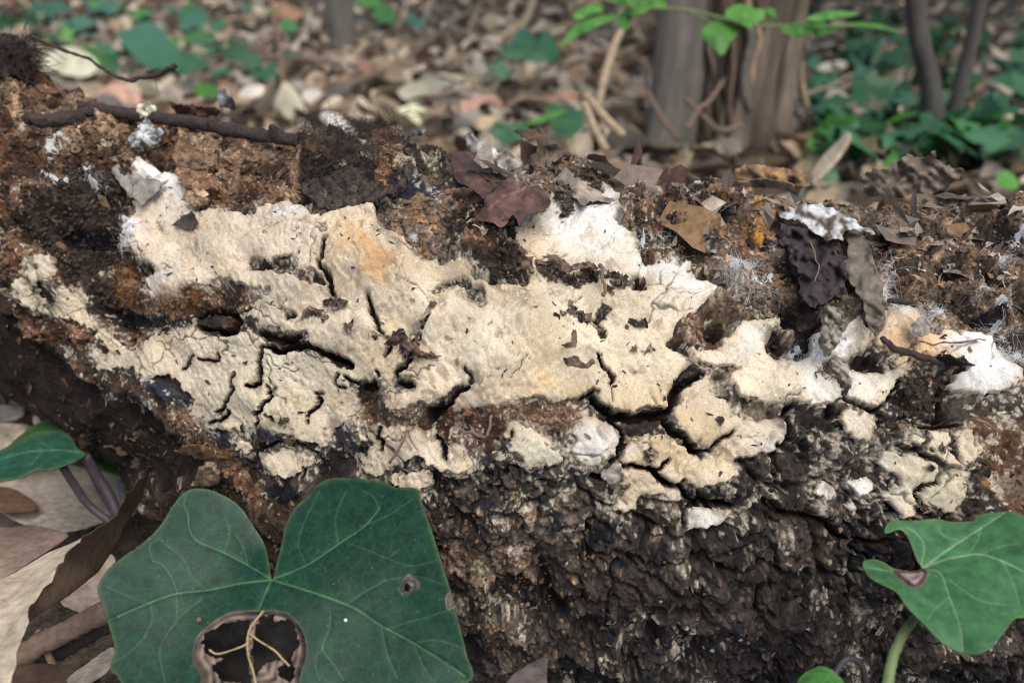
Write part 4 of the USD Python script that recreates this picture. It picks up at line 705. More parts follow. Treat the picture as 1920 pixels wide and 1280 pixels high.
mycelium('mycelium', 'frayed white mycelium on the crest beside the curled brown leaf', 'mycelium', [(935, 320, 20, 28), (910, 270, 10, 14), (960, 300, 16, 14), (1120, 325, 18, 10)], 1201, 0.0042, 'white_thread', 0.000062, 360, out=1.0)
mycelium('mycelium', 'white mycelium film in the dark hollow under the hanging leaf', 'mycelium', [(1508, 642, 18, 24)], 457, 0.0016, 'white_thread', 0.000062, 380)
mycelium('mycelium', 'thin white mycelium wisps on the granular brown right end', 'mycelium', [(1760, 430, 20, 8), (1845, 535, 12, 8), (1890, 560, 22, 8), (1780, 350, 20, 10), (1640, 340, 8, 10)], 743, 0.0032, 'white_thread', 0.000062, 400)
mycelium('orange_mycelium', 'orange fuzzy mycelium cushion on the log crest before the stump', 'mycelium', [(1185, 300, 26, 26), (1150, 300, 26, 22)], 2574, 0.0068, 'orange_thread', 0.000050, 420, out=.9)
mycelium('orange_mycelium', 'orange mycelium mat among dark rubble left of the white streaked leaf', 'mycelium', [(1425, 415, 32, 24)], 1430, 0.0027, 'orange_thread', 0.000050, 440)
mycelium('orange_mycelium', 'rusty fuzz round the brown pocket on the left of the log', 'mycelium', [(232, 510, 20, 20), (330, 545, 40, 16), (230, 540, 26, 18)], 2002, 0.0037, 'orange_thread', 0.000040, 460, blob=False)
mycelium('brown_mycelium', 'brown fibrous felt beside the wide black crack under the broad crust', 'mycelium', [(1010, 765, 50, 22), (1060, 790, 40, 20), (930, 790, 40, 20), (720, 770, 40, 30)], 3146, 0.0042, 'brown_thread', 0.000043, 480, blob=False)

# ------------------------------------------------------------------ sheets: leaves and scraps with their outline, bend and thickness
def resample(P, step, closed=True):
    P = np.asarray(P, float); Q = np.vstack([P, P[:1]]) if closed else P
    L = np.r_[0, np.cumsum(np.linalg.norm(np.diff(Q, axis=0), axis=1))]; n = max(int(L[-1] / step), 3)
    t = np.linspace(0, L[-1], n, endpoint=not closed)
    return np.stack([np.interp(t, L, Q[:, k]) for k in (0, 1)], 1)
def flat_mesh(outline, holes=(), step=5.0, rag=0.0, seed=0, smooth=True):
    """Triangles over an outline (2-D) with holes: (points, faces)."""
    r = np.random.RandomState(seed)
    def prep(P, s):
        P = catmull(P, 8, True) if smooth else np.asarray(P, float)
        P = resample(P, s)
        if rag: P = P + ndi.gaussian_filter1d(r.randn(len(P), 2), .8, axis=0, mode='wrap') * rag + (ndi.gaussian_filter1d(r.randn(len(P), 2), 3.0, axis=0, mode='wrap') * rag * 3.2 if rag > 1.4 and len(P) > 24 else 0)
        return P
    rings = [prep(outline, step)] + [prep(h, step) for h in holes]
    poly = Polygon(rings[0], rings[1:]).buffer(0)
    if poly.geom_type != 'Polygon': poly = max(poly.geoms, key=lambda g: g.area)
    rings = [np.array(poly.exterior.coords)[:-1]] + [np.array(i.coords)[:-1] for i in poly.interiors]
    x0, y0, x1, y1 = poly.bounds
    gx, gy = np.meshgrid(np.arange(x0, x1, step), np.arange(y0, y1, step * .87)); gx = gx + (np.arange(gx.shape[0])[:, None] % 2) * step / 2
    G = np.stack([gx.ravel(), gy.ravel()], 1) + r.randn(gx.size, 2) * step * .08
    inner = poly.buffer(-step * .45)
    G = G[shapely.contains_xy(inner, G[:, 0], G[:, 1])] if not inner.is_empty else G[:0]
    P = np.vstack(rings + [G]); tri = Delaunay(P).simplices
    c = P[tri].mean(1); tri = tri[shapely.contains_xy(poly, c[:, 0], c[:, 1])]
    a, b, cc_ = P[tri[:, 0]], P[tri[:, 1]], P[tri[:, 2]]
    ar = (b[:, 0] - a[:, 0]) * (cc_[:, 1] - a[:, 1]) - (b[:, 1] - a[:, 1]) * (cc_[:, 0] - a[:, 0])
    tri[ar < 0] = tri[ar < 0][:, ::-1]
    return P, tri[np.abs(ar) > 1e-9]
def thicken(V, F, th):
    """A closed thin solid from a sheet."""
    n = meshnormals(V, F); e = np.vstack([F[:, [0, 1]], F[:, [1, 2]], F[:, [2, 0]]])
    key = np.sort(e, 1); _, inv, cnt = np.unique(key, axis=0, return_inverse=True, return_counts=True)
    b = e[cnt[inv.ravel()] == 1]; k = len(V)
    V2 = np.vstack([V + n * th / 2, V - n * th / 2])
    return V2, np.vstack([F, F[:, ::-1] + k, np.stack([b[:, 0], b[:, 0] + k, b[:, 1]], 1), np.stack([b[:, 1], b[:, 0] + k, b[:, 1] + k], 1)])
def meshnormals(V, F):
    n = np.zeros_like(V); f = np.cross(V[F[:, 1]] - V[F[:, 0]], V[F[:, 2]] - V[F[:, 0]])
    for k in range(3): np.add.at(n, F[:, k], f)
    return n / (np.linalg.norm(n, axis=1)[:, None] + 1e-15)
def sheet(outline, ctrl, step=5.0, holes=(), rag=0.0, seed=0, wrinkle=(0, 30), th=.00035, smooth=True, on=None, grain=0, crease=0):
    """A bent sheet seen along the outline (photo pixels). ctrl: rows (x, y, depth in m); or with on='log' (x, y, lift in mm above the log).
    Returns ((V, F), flat points of V)."""
    P, F = flat_mesh(outline, holes, step, rag, seed, smooth)
    c = np.array(ctrl, float)
    if on == 'log': c[:, 2] = log_depth(c[:, 0], c[:, 1]) - c[:, 2] * .001
    if len(c) == 1: d = np.full(len(P), c[0, 2])
    else: d = RBFInterpolator(c[:, :2], c[:, 2], kernel='thin_plate_spline' if len(c) > 3 else 'linear', degree=1 if len(c) > 2 else 0)(P)
    if wrinkle[0]:
        wl = wrinkle[1]
        d = d + wrinkle[0] * .001 * (n2(P[:, 0] / wl * .01, P[:, 1] / wl * .01, .01, 700 + seed) + .5 * n2(P[:, 0] / wl * .01, P[:, 1] / wl * .01, .005, 701 + seed))
    if crease: d = d + crease * .001 * (np.abs(n2(P[:, 0] / 14 * .01, P[:, 1] / 14 * .01, .01, 710 + seed)) * 1.6 + .6 * np.abs(n2(P[:, 0] / 6 * .01, P[:, 1] / 6 * .01, .01, 711 + seed)))
    if grain: d = d - grain * .001 * (crumb(P[:, 0] * .0002 - .2, P[:, 1] * .0002 - .1, .0019, 950 + seed)[0] + .6 * crumb(P[:, 0] * .0002 - .2, P[:, 1] * .0002 - .1, .0010, 951 + seed)[0])
    V = at(P[:, 0], P[:, 1], d)
    F = F[:, ::-1]                      # photo y runs down: turn the faces to the viewer
    Vt, Ft = thicken(V, F, th)
    return (Vt, Ft), np.vstack([P, P])
def tones(P, base, amp=.32, wl=40, seed=0, second=None, mix=.5):
    a = n2(P[:, 0] / wl * .01, P[:, 1] / wl * .01, .01, 800 + seed); b = n2(P[:, 0] / wl * .01, P[:, 1] / wl * .01, .004, 801 + seed)
    c = np.array(base)[None] * (1 + amp * (a + .6 * b))[:, None]
    if second is not None:
        w = np.clip(.5 + mix * (a + .5 * b) * 1.4, 0, 1)[:, None] * mix * 1.6; c = c * (1 - np.clip(w, 0, 1)) + np.array(second) * np.clip(w, 0, 1)
    return np.clip(c, .004, .95)
def seg_dist(P, line):
    L = np.asarray(line, float); best = np.full(len(P), 1e9); tt = np.zeros(len(P))
    for i in range(len(L) - 1):
        a, b = L[i], L[i + 1]; ab = b - a; t = np.clip(((P - a) @ ab) / (ab @ ab + 1e-12), 0, 1)
        d = np.linalg.norm(P - a - t[:, None] * ab, axis=1); tt = np.where(d < best, (i + t) / (len(L) - 1), tt); best = np.minimum(best, d)
    return best, tt
def scrap(name, label, cat_, outline, ctrl, col, second=None, on='log', mat='dead_albedo', amp=.4, wl=26, mix=.5, **k):
    if on == 'log': ctrl = [(x, y, l + 6) if (y < 470 and x > 640) else (x, y, l) for x, y, l in ctrl]
    if 'grain' not in k: k['rag'] = k.get('rag', .5) * 1.5; w_ = k.get('wrinkle', (.5, 14)); k['wrinkle'] = (w_[0] * 1.5, w_[1]); k['smooth'] = k.get('smooth', False); _e = np.ptp(np.array(outline), axis=0).max(); k['crease'] = .5 * min(1, _e / 130); k['wrinkle'] = (k['wrinkle'][0] * min(1, _e / 90), k['wrinkle'][1])
    me, P = sheet(outline, ctrl, on=on, **k)
    return tag(obj(name, me, mat, None, True, tones(P, col, amp, wl, k.get('seed', 0), second, mix)), label, cat_)

# dead leaves and scraps caught on the log
cl = thing('curled_leaf', 'reddish brown curled dead leaf standing on the log crest, shiny folds', 'dead leaf')
for part, out_, ct, col, s in [
    ('fold', T('2', [(640, 860), (700, 850), (790, 870), (840, 960), (880, 1010), (900, 1000), (850, 1060), (800, 1110), (760, 1080), (700, 1040), (650, 1020), (610, 940), (600, 900)]), [(860, 300, 14), (905, 300, 20), (915, 350, 10), (880, 340, 14), (845, 310, 12)], (.085, .045, .036), 1),
    ('blade', T('2', [(800, 1110), (860, 1060), (900, 1010), (960, 1000), (1010, 1060), (1080, 1035), (1140, 1070), (1165, 1140), (1100, 1190), (1030, 1200), (1000, 1270), (960, 1200), (900, 1270), (840, 1240), (770, 1240), (760, 1200), (800, 1150)]), [(905, 365, 8), (950, 345, 16), (1010, 365, 10), (985, 400, 12), (900, 415, 6), (940, 400, 15)], (.105, .056, .043), 2),
    ('lower_fold', T('2', [(620, 1110), (640, 1060), (700, 1050), (770, 1090), (790, 1130), (700, 1130), (640, 1130)]), [(850, 360, 4), (890, 365, 8), (905, 378, 4)], (.14, .08, .062), 3),
    ('rolled_edge', T('2', [(740, 880), (760, 875), (800, 950), (860, 1000), (895, 1010), (860, 1020), (790, 990), (750, 930)]), [(890, 300, 24), (910, 325, 22), (935, 338, 14)], (.085, .05, .038), 4)]:
    me, P = sheet(out_, [(x, y, l + 12) for x, y, l in ct], on='log', step=2.6, rag=1.2, seed=s, wrinkle=(2.2, 22), crease=.7); c = tones(P, col, .3, 25, s)
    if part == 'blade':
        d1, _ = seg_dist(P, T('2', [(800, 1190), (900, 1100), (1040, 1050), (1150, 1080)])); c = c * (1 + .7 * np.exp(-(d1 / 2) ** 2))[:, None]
    obj(part, me, 'dead_albedo', cl, True, c)
scrap('leaf_fragment', 'pale torn leaf fragment standing upright behind the curled brown leaf', 'dead leaf', T('2', [(690, 760), (740, 735), (780, 800), (830, 790), (870, 840), (930, 850), (1000, 880), (1010, 940), (960, 1010), (900, 980), (860, 920), (780, 880), (700, 850)]), [(880, 265, 4), (930, 300, 4), (975, 300, 3), (900, 300, 2)], (.36, .30, .235), (.58, .55, .50), step=3, rag=1.8, seed=5, wrinkle=(1.2, 18))
scrap('leaf_fragment', 'dark brown decayed leaf fragment with a knobbly tip on the log crest', 'dead leaf', T('2', [(960, 735), (1000, 720), (1040, 730), (1070, 710), (1120, 735), (1160, 790), (1240, 830), (1250, 870), (1190, 900), (1170, 1000), (1140, 1040), (1090, 980), (1050, 900), (1080, 850), (1090, 790), (1010, 770)]), [(985, 245, 8), (1015, 260, 8), (1040, 300, 5), (1030, 340, 3)], (.060, .043, .034), (.15, .085, .045), step=3, rag=1.8, seed=6, wrinkle=(1.5, 16))
scrap('leaf_fragment', 'rusty brown leaf fragment lying behind the dark knobbly one', 'dead leaf', T('2', [(1180, 880), (1260, 900), (1340, 870), (1420, 920), (1400, 980), (1300, 1010), (1200, 1030), (1170, 980)]), [(1050, 310, 3), (1100, 310, 5), (1060, 340, 2)], (.22, .115, .045), (.10, .06, .03), step=3, rag=1.4, seed=7, wrinkle=(1.2, 18))
scrap('leaf_fragment', 'grey-brown leaf scrap with an upturned edge above the white crust', 'dead leaf', T('2', [(1280, 1045), (1330, 1000), (1440, 1010), (1540, 1030), (1640, 1080), (1670, 1140), (1560, 1110), (1460, 1130), (1390, 1110), (1350, 1150), (1300, 1110)]), [(1075, 350, 6), (1120, 340, 7), (1190, 375, 2), (1100, 375, 3)], (.27, .20, .145), (.40, .34, .28), step=3, rag=1.2, seed=8, wrinkle=(1.0, 20))
scrap('leaf_fragment', 'dark hanging purplish brown leaf piece above the hollow', 'dead leaf', T('D', [(500, 120), (600, 140), (700, 200), (800, 260), (860, 340), (880, 430), (860, 500), (790, 560), (700, 605), (640, 570), (600, 520), (610, 440), (580, 370), (540, 300), (480, 210)]), [(1475, 425, 3), (1560, 470, 5), (1580, 540, 8), (1530, 575, 10), (1500, 545, 7), (1490, 480, 4)], (.060, .044, .044), (.030, .022, .023), step=2.5, rag=1.8, seed=9, wrinkle=(1.8, 16))
scrap('leaf_strip', 'grey dusty leaf strip hanging right of the dark purplish leaf', 'dead leaf', T('D', [(850, 30), (900, 90), (960, 180), (1010, 260), (1050, 370), (1080, 460), (1070, 540), (1090, 640), (1080, 740), (1040, 760), (990, 690), (970, 600), (950, 530), (900, 450), (830, 350), (890, 320), (880, 200), (840, 90)]), [(1580, 395, 4), (1620, 470, 7), (1640, 540, 8), (1645, 600, 6), (1650, 625, 4), (1590, 500, 6)], (.20, .165, .125), (.12, .095, .07), step=3, rag=1.2, seed=10, wrinkle=(1.0, 18))
scrap('leaf_fragment', 'white streaked leaf scrap slanting over the dark hanging leaf', 'dead leaf', T('D', [(430, 10), (520, 30), (640, 30), (740, 20), (840, 50), (900, 90), (1000, 150), (1040, 180), (960, 170), (890, 150), (840, 180), (860, 205), (780, 200), (700, 160), (620, 110), (540, 90), (480, 40)]), [(1445, 385, 4), (1540, 395, 7), (1640, 438, 4), (1560, 440, 6)], (.17, .13, .10), (.56, .56, .55), step=2.5, rag=1.6, seed=11, wrinkle=(1.2, 16), mix=.6, wl=14)
scrap('leaf_fragment', 'ragged grey dead leaf lying on the crest at the right, pointed tip up', 'dead leaf', T('3', [(970, 980), (1010, 960), (1150, 960), (1160, 900), (1270, 870), (1340, 890), (1440, 825), (1400, 890), (1440, 920), (1560, 950), (1530, 1010), (1460, 1070), (1380, 1080), (1280, 1110), (1150, 1090), (1010, 1090), (1000, 1020)]), [(1610, 340, 5), (1700, 325, 9), (1790, 325, 8), (1760, 285, 14), (1680, 365, 4), (1620, 362, 3)], (.235, .175, .13), (.13, .10, .078), step=3, rag=1.8, seed=12, wrinkle=(1.3, 16))
rb = T('3', [(300, 935), (420, 925), (540, 930), (640, 940), (700, 970), (705, 1040), (640, 1060), (560, 1040), (450, 1020), (330, 1010), (300, 980)])
scrap('bark_roll', 'rolled brown bark strip with orange dust lying on the crest before the stump', 'bark', rb, [(1385, 315, 2), (1450, 325, 8), (1510, 335, 7), (1450, 350, 1), (1400, 340, 1), (1450, 312, 4)], (.24, .155, .09), (.33, .18, .06), step=3, rag=1.2, seed=13, wrinkle=(1.0, 14))
scrap('bark_strip', 'thin flat bark strip below the rolled one on the crest', 'bark', T('3', [(310, 1010), (420, 1000), (560, 1015), (660, 1060), (560, 1070), (430, 1040), (320, 1030)]), [(1390, 342, 4), (1440, 345, 5), (1495, 356, 2)], (.33, .25, .17), None, step=3, rag=1.1, seed=14, wrinkle=(.7, 14))
scrap('bark_strip', 'long grey bark slab on the crest at the far right', 'bark', T('3', [(1560, 1150), (1700, 1160), (1920, 1160), (2100, 1165), (2100, 1290), (1900, 1290), (1720, 1260), (1600, 1200)]), [(1810, 395, 5), (1900, 400, 9), (1980, 410, 9), (1900, 430, 3), (1980, 430, 3), (1840, 420, 2)], (.19, .145, .105), (.10, .075, .055), step=4, rag=1.2, seed=15, wrinkle=(1.2, 24))
scrap('leaf_fragment', 'grey papery leaf piece at the upper left corner of the crust', 'dead leaf', T('1', [(590, 860), (680, 840), (780, 845), (760, 890), (730, 950), (740, 1050), (760, 1110), (720, 1110), (680, 1040), (620, 960)]), [(205, 290, 5), (255, 285, 7), (245, 330, 5), (240, 370, 2), (220, 330, 4)], (.17, .14, .12), (.28, .24, .21), step=3, rag=1.2, seed=16, wrinkle=(.8, 16))
scrap('leaf_fragment', 'translucent grey leaf skin with ribs over the crust, beside the papery piece', 'dead leaf', T('1', [(750, 940), (800, 990), (900, 1020), (940, 1000), (880, 1060), (830, 1110), (780, 1150), (750, 1120), (735, 1040)]), [(255, 320, 5), (300, 340, 6), (275, 375, 3), (250, 360, 4)], (.17, .14, .115), (.27, .24, .20), step=3, rag=1.2, seed=17, wrinkle=(.9, 14))
scrap('bark_flake', 'dark bark flake tilted up on the upper left crust', 'bark', T('A', [(1290, 165), (1360, 110), (1440, 60), (1490, 150), (1450, 200), (1390, 200)]), [(325, 420, 1), (360, 395, 6), (370, 418, 5), (350, 430, 1)], (.05, .038, .033), None, step=2.5, rag=.8, seed=18)
scrap('leaf_fragment', 'small grey chip stuck above the upright crack in the broad crust', 'leaf fragment', T('B', [(650, 320), (690, 290), (730, 300), (745, 350), (720, 380), (680, 370)]), [(605, 460, 1), (620, 460, 4), (615, 472, 2)], (.13, .12, .13), None, step=2, rag=.4, seed=19)
scrap('leaf_fragment', 'dark reddish leaf curl poking up behind the long twig', 'dead leaf', T('1', [(940, 575), (1010, 575), (1100, 590), (1190, 600), (1260, 625), (1200, 650), (1100, 655), (1000, 650), (970, 630)]), [(318, 194, 8), (370, 200, 10), (420, 210, 5), (335, 216, 3)], (.11, .055, .035), (.06, .035, .025), step=2.5, rag=1.2, seed=20, wrinkle=(.8, 14))
scrap('leaf_fragment', 'tiny black and white shred standing up behind the twig', 'leaf fragment', T('1', [(1220, 500), (1250, 490), (1290, 540), (1310, 560), (1325, 610), (1270, 615), (1230, 600), (1215, 550)]), [(412, 168, 6), (435, 185, 8), (425, 205, 3)], (.08, .07, .065), (.42, .41, .38), step=2, rag=1.2, seed=21, wrinkle=(.8, 10), mix=.7)
scrap('leaf_fragment', 'grey-white shred sticking up from the dark clump', 'leaf fragment', T('2', [(300, 820), (340, 770), (400, 735), (490, 715), (450, 745), (380, 770), (360, 820), (320, 850)]), [(745, 275, 5), (800, 243, 8), (760, 280, 3)], (.35, .35, .34), (.10, .09, .08), step=2, rag=1.0, seed=22, wrinkle=(.8, 10), mix=.7)
scrap('leaf_fragment', 'brown leaf shred curled on the lower middle of the broad crust', 'dead leaf', T('C', [(680, 1070), (760, 1040), (770, 960), (800, 950), (810, 1040), (800, 1080), (740, 1085)]), [(1052, 648, 2), (1078, 622, 5), (1080, 645, 3)], (.22, .155, .105), None, step=2, rag=.8, seed=23)
scrap('leaf_fragment', 'brown wrinkled shred below the other shred on the broad crust', 'dead leaf', T('C', [(700, 1170), (800, 1140), (830, 1180), (870, 1210), (930, 1160), (950, 1200), (880, 1240), (800, 1230), (730, 1220)]), [(1057, 675, 2), (1090, 675, 4), (1110, 680, 2), (1080, 688, 1)], (.20, .135, .095), (.36, .28, .20), step=2, rag=.8, seed=24, wrinkle=(.8, 9))
scrap('bark_flake', 'reddish brown peeling curl at the fork of the lower crack', 'bark', T('B', [(1120, 1060), (1180, 1000), (1260, 1010), (1320, 1050), (1340, 1015), (1390, 1060), (1390, 1110), (1450, 1130), (1550, 1150), (1480, 1170), (1360, 1130), (1300, 1105), (1240, 1060), (1150, 1070)]), [(722, 640, 3), (760, 634, 4), (785, 650, 5), (825, 668, 1), (740, 645, 2)], (.10, .055, .042), (.17, .10, .075), step=2, rag=.8, seed=25, wrinkle=(.8, 9))
scrap('bark_flake', 'brown ragged splinter fan under the curled leaf, on the dark clump', 'bark', T('C', [(200, 460), (340, 470), (380, 400), (395, 300), (410, 390), (480, 410), (490, 500), (400, 510), (260, 520), (210, 500)]), [(935, 500, 4), (975, 470, 8), (1000, 500, 3), (950, 508, 3)], (.085, .058, .042), (.15, .10, .07), step=2.5, rag=1.6, seed=26, wrinkle=(1, 10))
scrap('bark_flake', 'brown curled peel under the white crust, before the black fork', 'bark', T('C', [(540, 400), (640, 395), (700, 420), (760, 470), (840, 450), (900, 440), (980, 500), (900, 480), (840, 490), (760, 520), (700, 520), (680, 460), (600, 420)]), [(1020, 480, 3), (1055, 487, 5), (1070, 498, 5), (1105, 492, 4), (1122, 504, 2)], (.22, .155, .095), (.11, .075, .05), step=2.2, rag=.8, seed=27, wrinkle=(.8, 10))
sh = T('D', [(740, 620), (790, 590), (830, 590), (860, 640), (850, 720), (830, 800), (790, 860), (770, 890), (740, 880), (722, 800), (730, 710)])
scrap('leaf_roll', 'pale papery leaf roll standing beside the dark hollow', 'dead leaf', sh, [(1545, 590, 7), (1570, 590, 11), (1580, 620, 8), (1555, 640, 12), (1540, 650, 6), (1555, 668, 3), (1575, 640, 8)], (.36, .32, .26), (.17, .14, .105), step=2.2, rag=1.2, seed=28, wrinkle=(1.2, 9))
scrap('leaf_fragment', 'grey leaf flake propped over the peach crust', 'dead leaf', T('D', [(1230, 720), (1280, 660), (1340, 640), (1355, 740), (1320, 765), (1260, 770), (1240, 750)]), [(1705, 620, 3), (1740, 595, 6), (1735, 628, 4)], (.30, .26, .22), (.20, .165, .135), step=2.2, rag=.9, seed=29, wrinkle=(.7, 9))
scrap('bark_flake', 'dark pointed bark shard lying at the tip of the thin twig', 'bark', T('D', [(1370, 880), (1470, 875), (1540, 910), (1620, 930), (1560, 935), (1500, 930), (1420, 925)]), [(1752, 672, 3), (1790, 675, 6), (1830, 686, 3)], (.030, .025, .024), None, step=2.2, rag=.6, seed=30)
scrap('bark_flake', 'brown splintered flake hanging at the notch of the thick crust ridge', 'bark', T('D', [(790, 900), (840, 900), (890, 950), (890, 1000), (905, 1050), (870, 1100), (860, 1030), (840, 980), (800, 950)]), [(1560, 680, 3), (1590, 695, 5), (1585, 735, 2), (1580, 705, 4)], (.16, .115, .085), (.40, .34, .28), step=2.2, rag=.9, seed=31, wrinkle=(.7, 9))
scrap('bark_flake', 'greyish knobbly chip under the branching crack', 'bark', T('G', [(270, 910), (320, 870), (370, 830), (420, 850), (410, 960), (330, 980), (290, 940)]), [(1130, 888, 4), (1150, 872, 6), (1160, 890, 5), (1145, 903, 2)], (.33, .26, .20), (.45, .40, .33), step=2.2, rag=.8, seed=32, wrinkle=(1.2, 9), th=.002)
scrap('bark_flake', 'reddish brown overhanging splinters at the lower left edge of the log', 'bark', T('E', [(340, 730), (440, 700), (560, 690), (640, 740), (740, 800), (700, 840), (560, 800), (450, 770)]), [(330, 845, 1), (370, 835, 5), (420, 860, 3), (380, 860, 2)], (.12, .065, .035), (.20, .11, .055), step=2.5, rag=1.2, seed=33, wrinkle=(1.0, 12))
scrap('bark_flake', 'crumbly tan bark lump under the lower left edge of the log', 'bark', T('E', [(460, 990), (530, 950), (540, 860), (600, 830), (670, 870), (690, 950), (640, 1010), (560, 1000)]), [(360, 905, 2), (385, 880, 7), (410, 895, 5), (385, 912, 3)], (.19, .12, .075), (.34, .25, .17), step=2.2, rag=1.4, seed=34, wrinkle=(1.6, 8), th=.002)
# grainy clods on top of the upper left
def clod(name, label, poly, lift, col, second, seed):
    return scrap(name, label, 'wood clod', poly, lift, col, second, step=1.6, rag=1.2, seed=seed, wrinkle=(1.0, 14), th=.003, amp=.5, wl=9, grain=1.5, mat='rotten_wood', mix=.15)
clod('wood_clod', 'rounded grainy brown wood clod under the middle of the long twig', T('1', [(970, 860), (1010, 770), (1080, 730), (1170, 710), (1225, 770), (1220, 850), (1190, 940), (1120, 960), (1040, 950), (980, 920)]), [(330, 285, 3), (365, 262, 11), (400, 250, 8), (405, 290, 7), (370, 318, 4)], (.15, .092, .055), (.28, .18, .11), 40)
clod('wood_clod', 'small reddish grainy clod below the rounded brown one', T('1', [(1000, 950), (1080, 960), (1180, 980), (1200, 1050), (1140, 1080), (1060, 1060), (1010, 1000)]), [(345, 325, 4), (385, 335, 7), (375, 358, 3)], (.24, .14, .08), (.14, .06, .035), 41)
clod('wood_clod', 'small tan grainy clod nearest the crust edge at the upper left', T('1', [(1030, 1090), (1090, 1070), (1150, 1090), (1160, 1140), (1100, 1140), (1040, 1120)]), [(350, 370, 3), (370, 368, 6), (385, 380, 3)], (.38, .27, .17), (.26, .17, .10), 42)
_tc = clod('wood_clod', 'black crumbly clod standing at the top left corner of the log', T('1', [(-200, 240), (-60, 215), (60, 200), (130, 240), (160, 300), (140, 370), (90, 420), (0, 440), (-200, 500)]), [(-40, 90, 12), (20, 80, 14), (45, 110, 10), (10, 140, 8), (-50, 150, 8)], (.035, .026, .024), (.10, .065, .05), 43)
_rf = np.random.RandomState(21); _st = []
for k in range(260):
    x, y = -30 + 95 * _rf.rand(), 76 + 58 * _rf.rand(); p = at(x, y, log_depth([max(x, 0)], [max(y, 130)])[0] - .012 - .004 * _rf.rand()); d = _rf.randn(3) * .006 + [.004, 0, -.001]; _st.append(np.array([p, p + d * .5 + _rf.randn(3) * .001, p + d + _rf.randn(3) * .0015]))
tag(curves('fibres', _st, .0006, 'twig_dark', _tc), kind='stuff')
clod('wood_clod', 'shaggy dark clod heaped on the log right of the twig end', T('2', [(-200, 870), (-100, 800), (0, 760), (90, 790), (240, 840), (330, 900), (380, 980), (340, 1050), (260, 1090), (200, 1130), (100, 1150), (0, 1180), (-120, 1150), (-220, 1050)]), [(590, 290, 3), (640, 262, 10), (700, 275, 12), (755, 315, 8), (715, 370, 4), (650, 395, 4), (590, 350, 4), (670, 320, 14)], (.045, .033, .027), (.12, .09, .07), 44)
tag(curves('clod_fuzz', fuzz((ndi.map_coordinates((mask_of(T('2', [(-215, 850), (0, 760), (240, 840), (380, 980), (260, 1090), (0, 1180), (-220, 1050)])) > 0).astype(np.float32), [PYC + MARG, PXC + 10 * n2(XG, SG, .007, 78) + MARG], order=0) > .5) & vis, 900, .010, 77, 1.0, WPOS + NRM * .006), .00016, 'twig_dark'), 'brown hair-like rootlets bristling from the shaggy dark clod', 'rootlets', kind='stuff')

# twigs on the log
def twig(name, label, pts, radii, m, on='log', cat_='twig', knob=.12, sides=9, seed=0, parent=None, n=8, wob=.0006):
    """pts: rows (x, y, lift in mm) on the log, or (x, y, depth in m)."""
    P = catmull(np.array(pts, float), n)
    X = at(P[:, 0], P[:, 1], log_depth(P[:, 0], P[:, 1]) - P[:, 2] * .001 if on == 'log' else P[:, 2])
    X = np.stack([ndi.gaussian_filter1d(X[:, k], 2.0) for k in range(3)], 1) if on == 'log' else X
    X = X + ndi.gaussian_filter1d(np.random.RandomState(seed).randn(len(X), 3), 1.5, axis=0) * wob
    p = obj(name, tube(X, radii, sides, knob, seed), m, parent)
    return tag(p, label, cat_) if parent is None else p
tw = thing('twig', 'long dark twig with a forked left end lying along the top left of the log', 'twig')
twig('stem', None, T('1', [(160, 590), (300, 610), (400, 640), (560, 640)])[0:0] or [(152, 205, 26), (185, 205, 27), (250, 217, 27), (320, 226, 27), (380, 232, 27), (450, 248, 26), (520, 258, 25), (600, 272, 25), (680, 284, 40), (780, 297, 38), (850, 300, 32)], [.0026, .0028, .0030, .0031, .0028, .0026, .0020], 'twig_dark', seed=1, parent=tw, knob=.16, sides=12)
twig('branch_stub', None, [(45, 222, 26), (80, 225, 27), (120, 226, 27), (155, 215, 26), (180, 208, 26)], [.0026, .0031, .0029, .0026], 'twig_dark', seed=2, parent=tw, knob=.16, sides=12)
twig('knot', None, [(150, 192, 28), (158, 203, 27), (168, 210, 26)], [.0020, .0030, .0026], 'twig_dark', seed=3, parent=tw)
twig('knot', None, [(392, 222, 30), (400, 232, 28), (405, 240, 26)], [.002, .0032, .003], 'twig_dark', seed=4, parent=tw)
twig('knot', None, [(512, 238, 30), (516, 250, 27), (520, 262, 25)], [.0016, .003, .003], 'twig_dark', seed=5, parent=tw)
fz = thing('white_fungus_knob', 'creamy white fungus knob gripping the long dark twig', 'fungus')
def blob(pts, seed, parent, name, m='crust', col=(.72, .70, .62), noise_=.14):
    from functools import reduce
    import manifold3d as mf
    r = np.random.RandomState(seed); parts = []
    for x, y, l, rad in pts:
        c = at(x, y, log_depth([x], [y])[0] - l * .001); parts.append(mf.Manifold.sphere(rad * .66, 24).translate(list(map(float, c))))
    M = reduce(lambda a, b: a + b, parts).refine_to_length(.0009).to_mesh()
    v = M.vert_properties[:, :3].astype(float); t = trimesh.Trimesh(v, M.tri_verts, process=True); trimesh.smoothing.filter_taubin(t, iterations=12)
    v = np.array(t.vertices); nn = np.array(t.vertex_normals); a = n2(v[:, 0] + v[:, 1] * .7, v[:, 2] - v[:, 1] * .6, .0035, seed) + .6 * n2(v[:, 0] - v[:, 1] * .5, v[:, 2] + .4 * v[:, 1], .0014, seed + 1)
    a = a + .5 * n2(v[:, 0] * 1.3 + v[:, 1], v[:, 2] + v[:, 0] * .3, .0008, seed + 2); v = v + nn * (a * noise_ * .004)[:, None]; h = np.clip(.68 + .5 * a, .22, 1.1)
    obj(name, (v, np.array(t.faces)), m, parent, True, np.array(col)[None] * h[:, None])
blob([(268, 205, 29, .0035), (276, 200, 30, .0034), (284, 206, 29, .003), (272, 214, 28, .004), (282, 220, 27, .004)], 1, fz, 'crest', col=(.62, .57, .43))
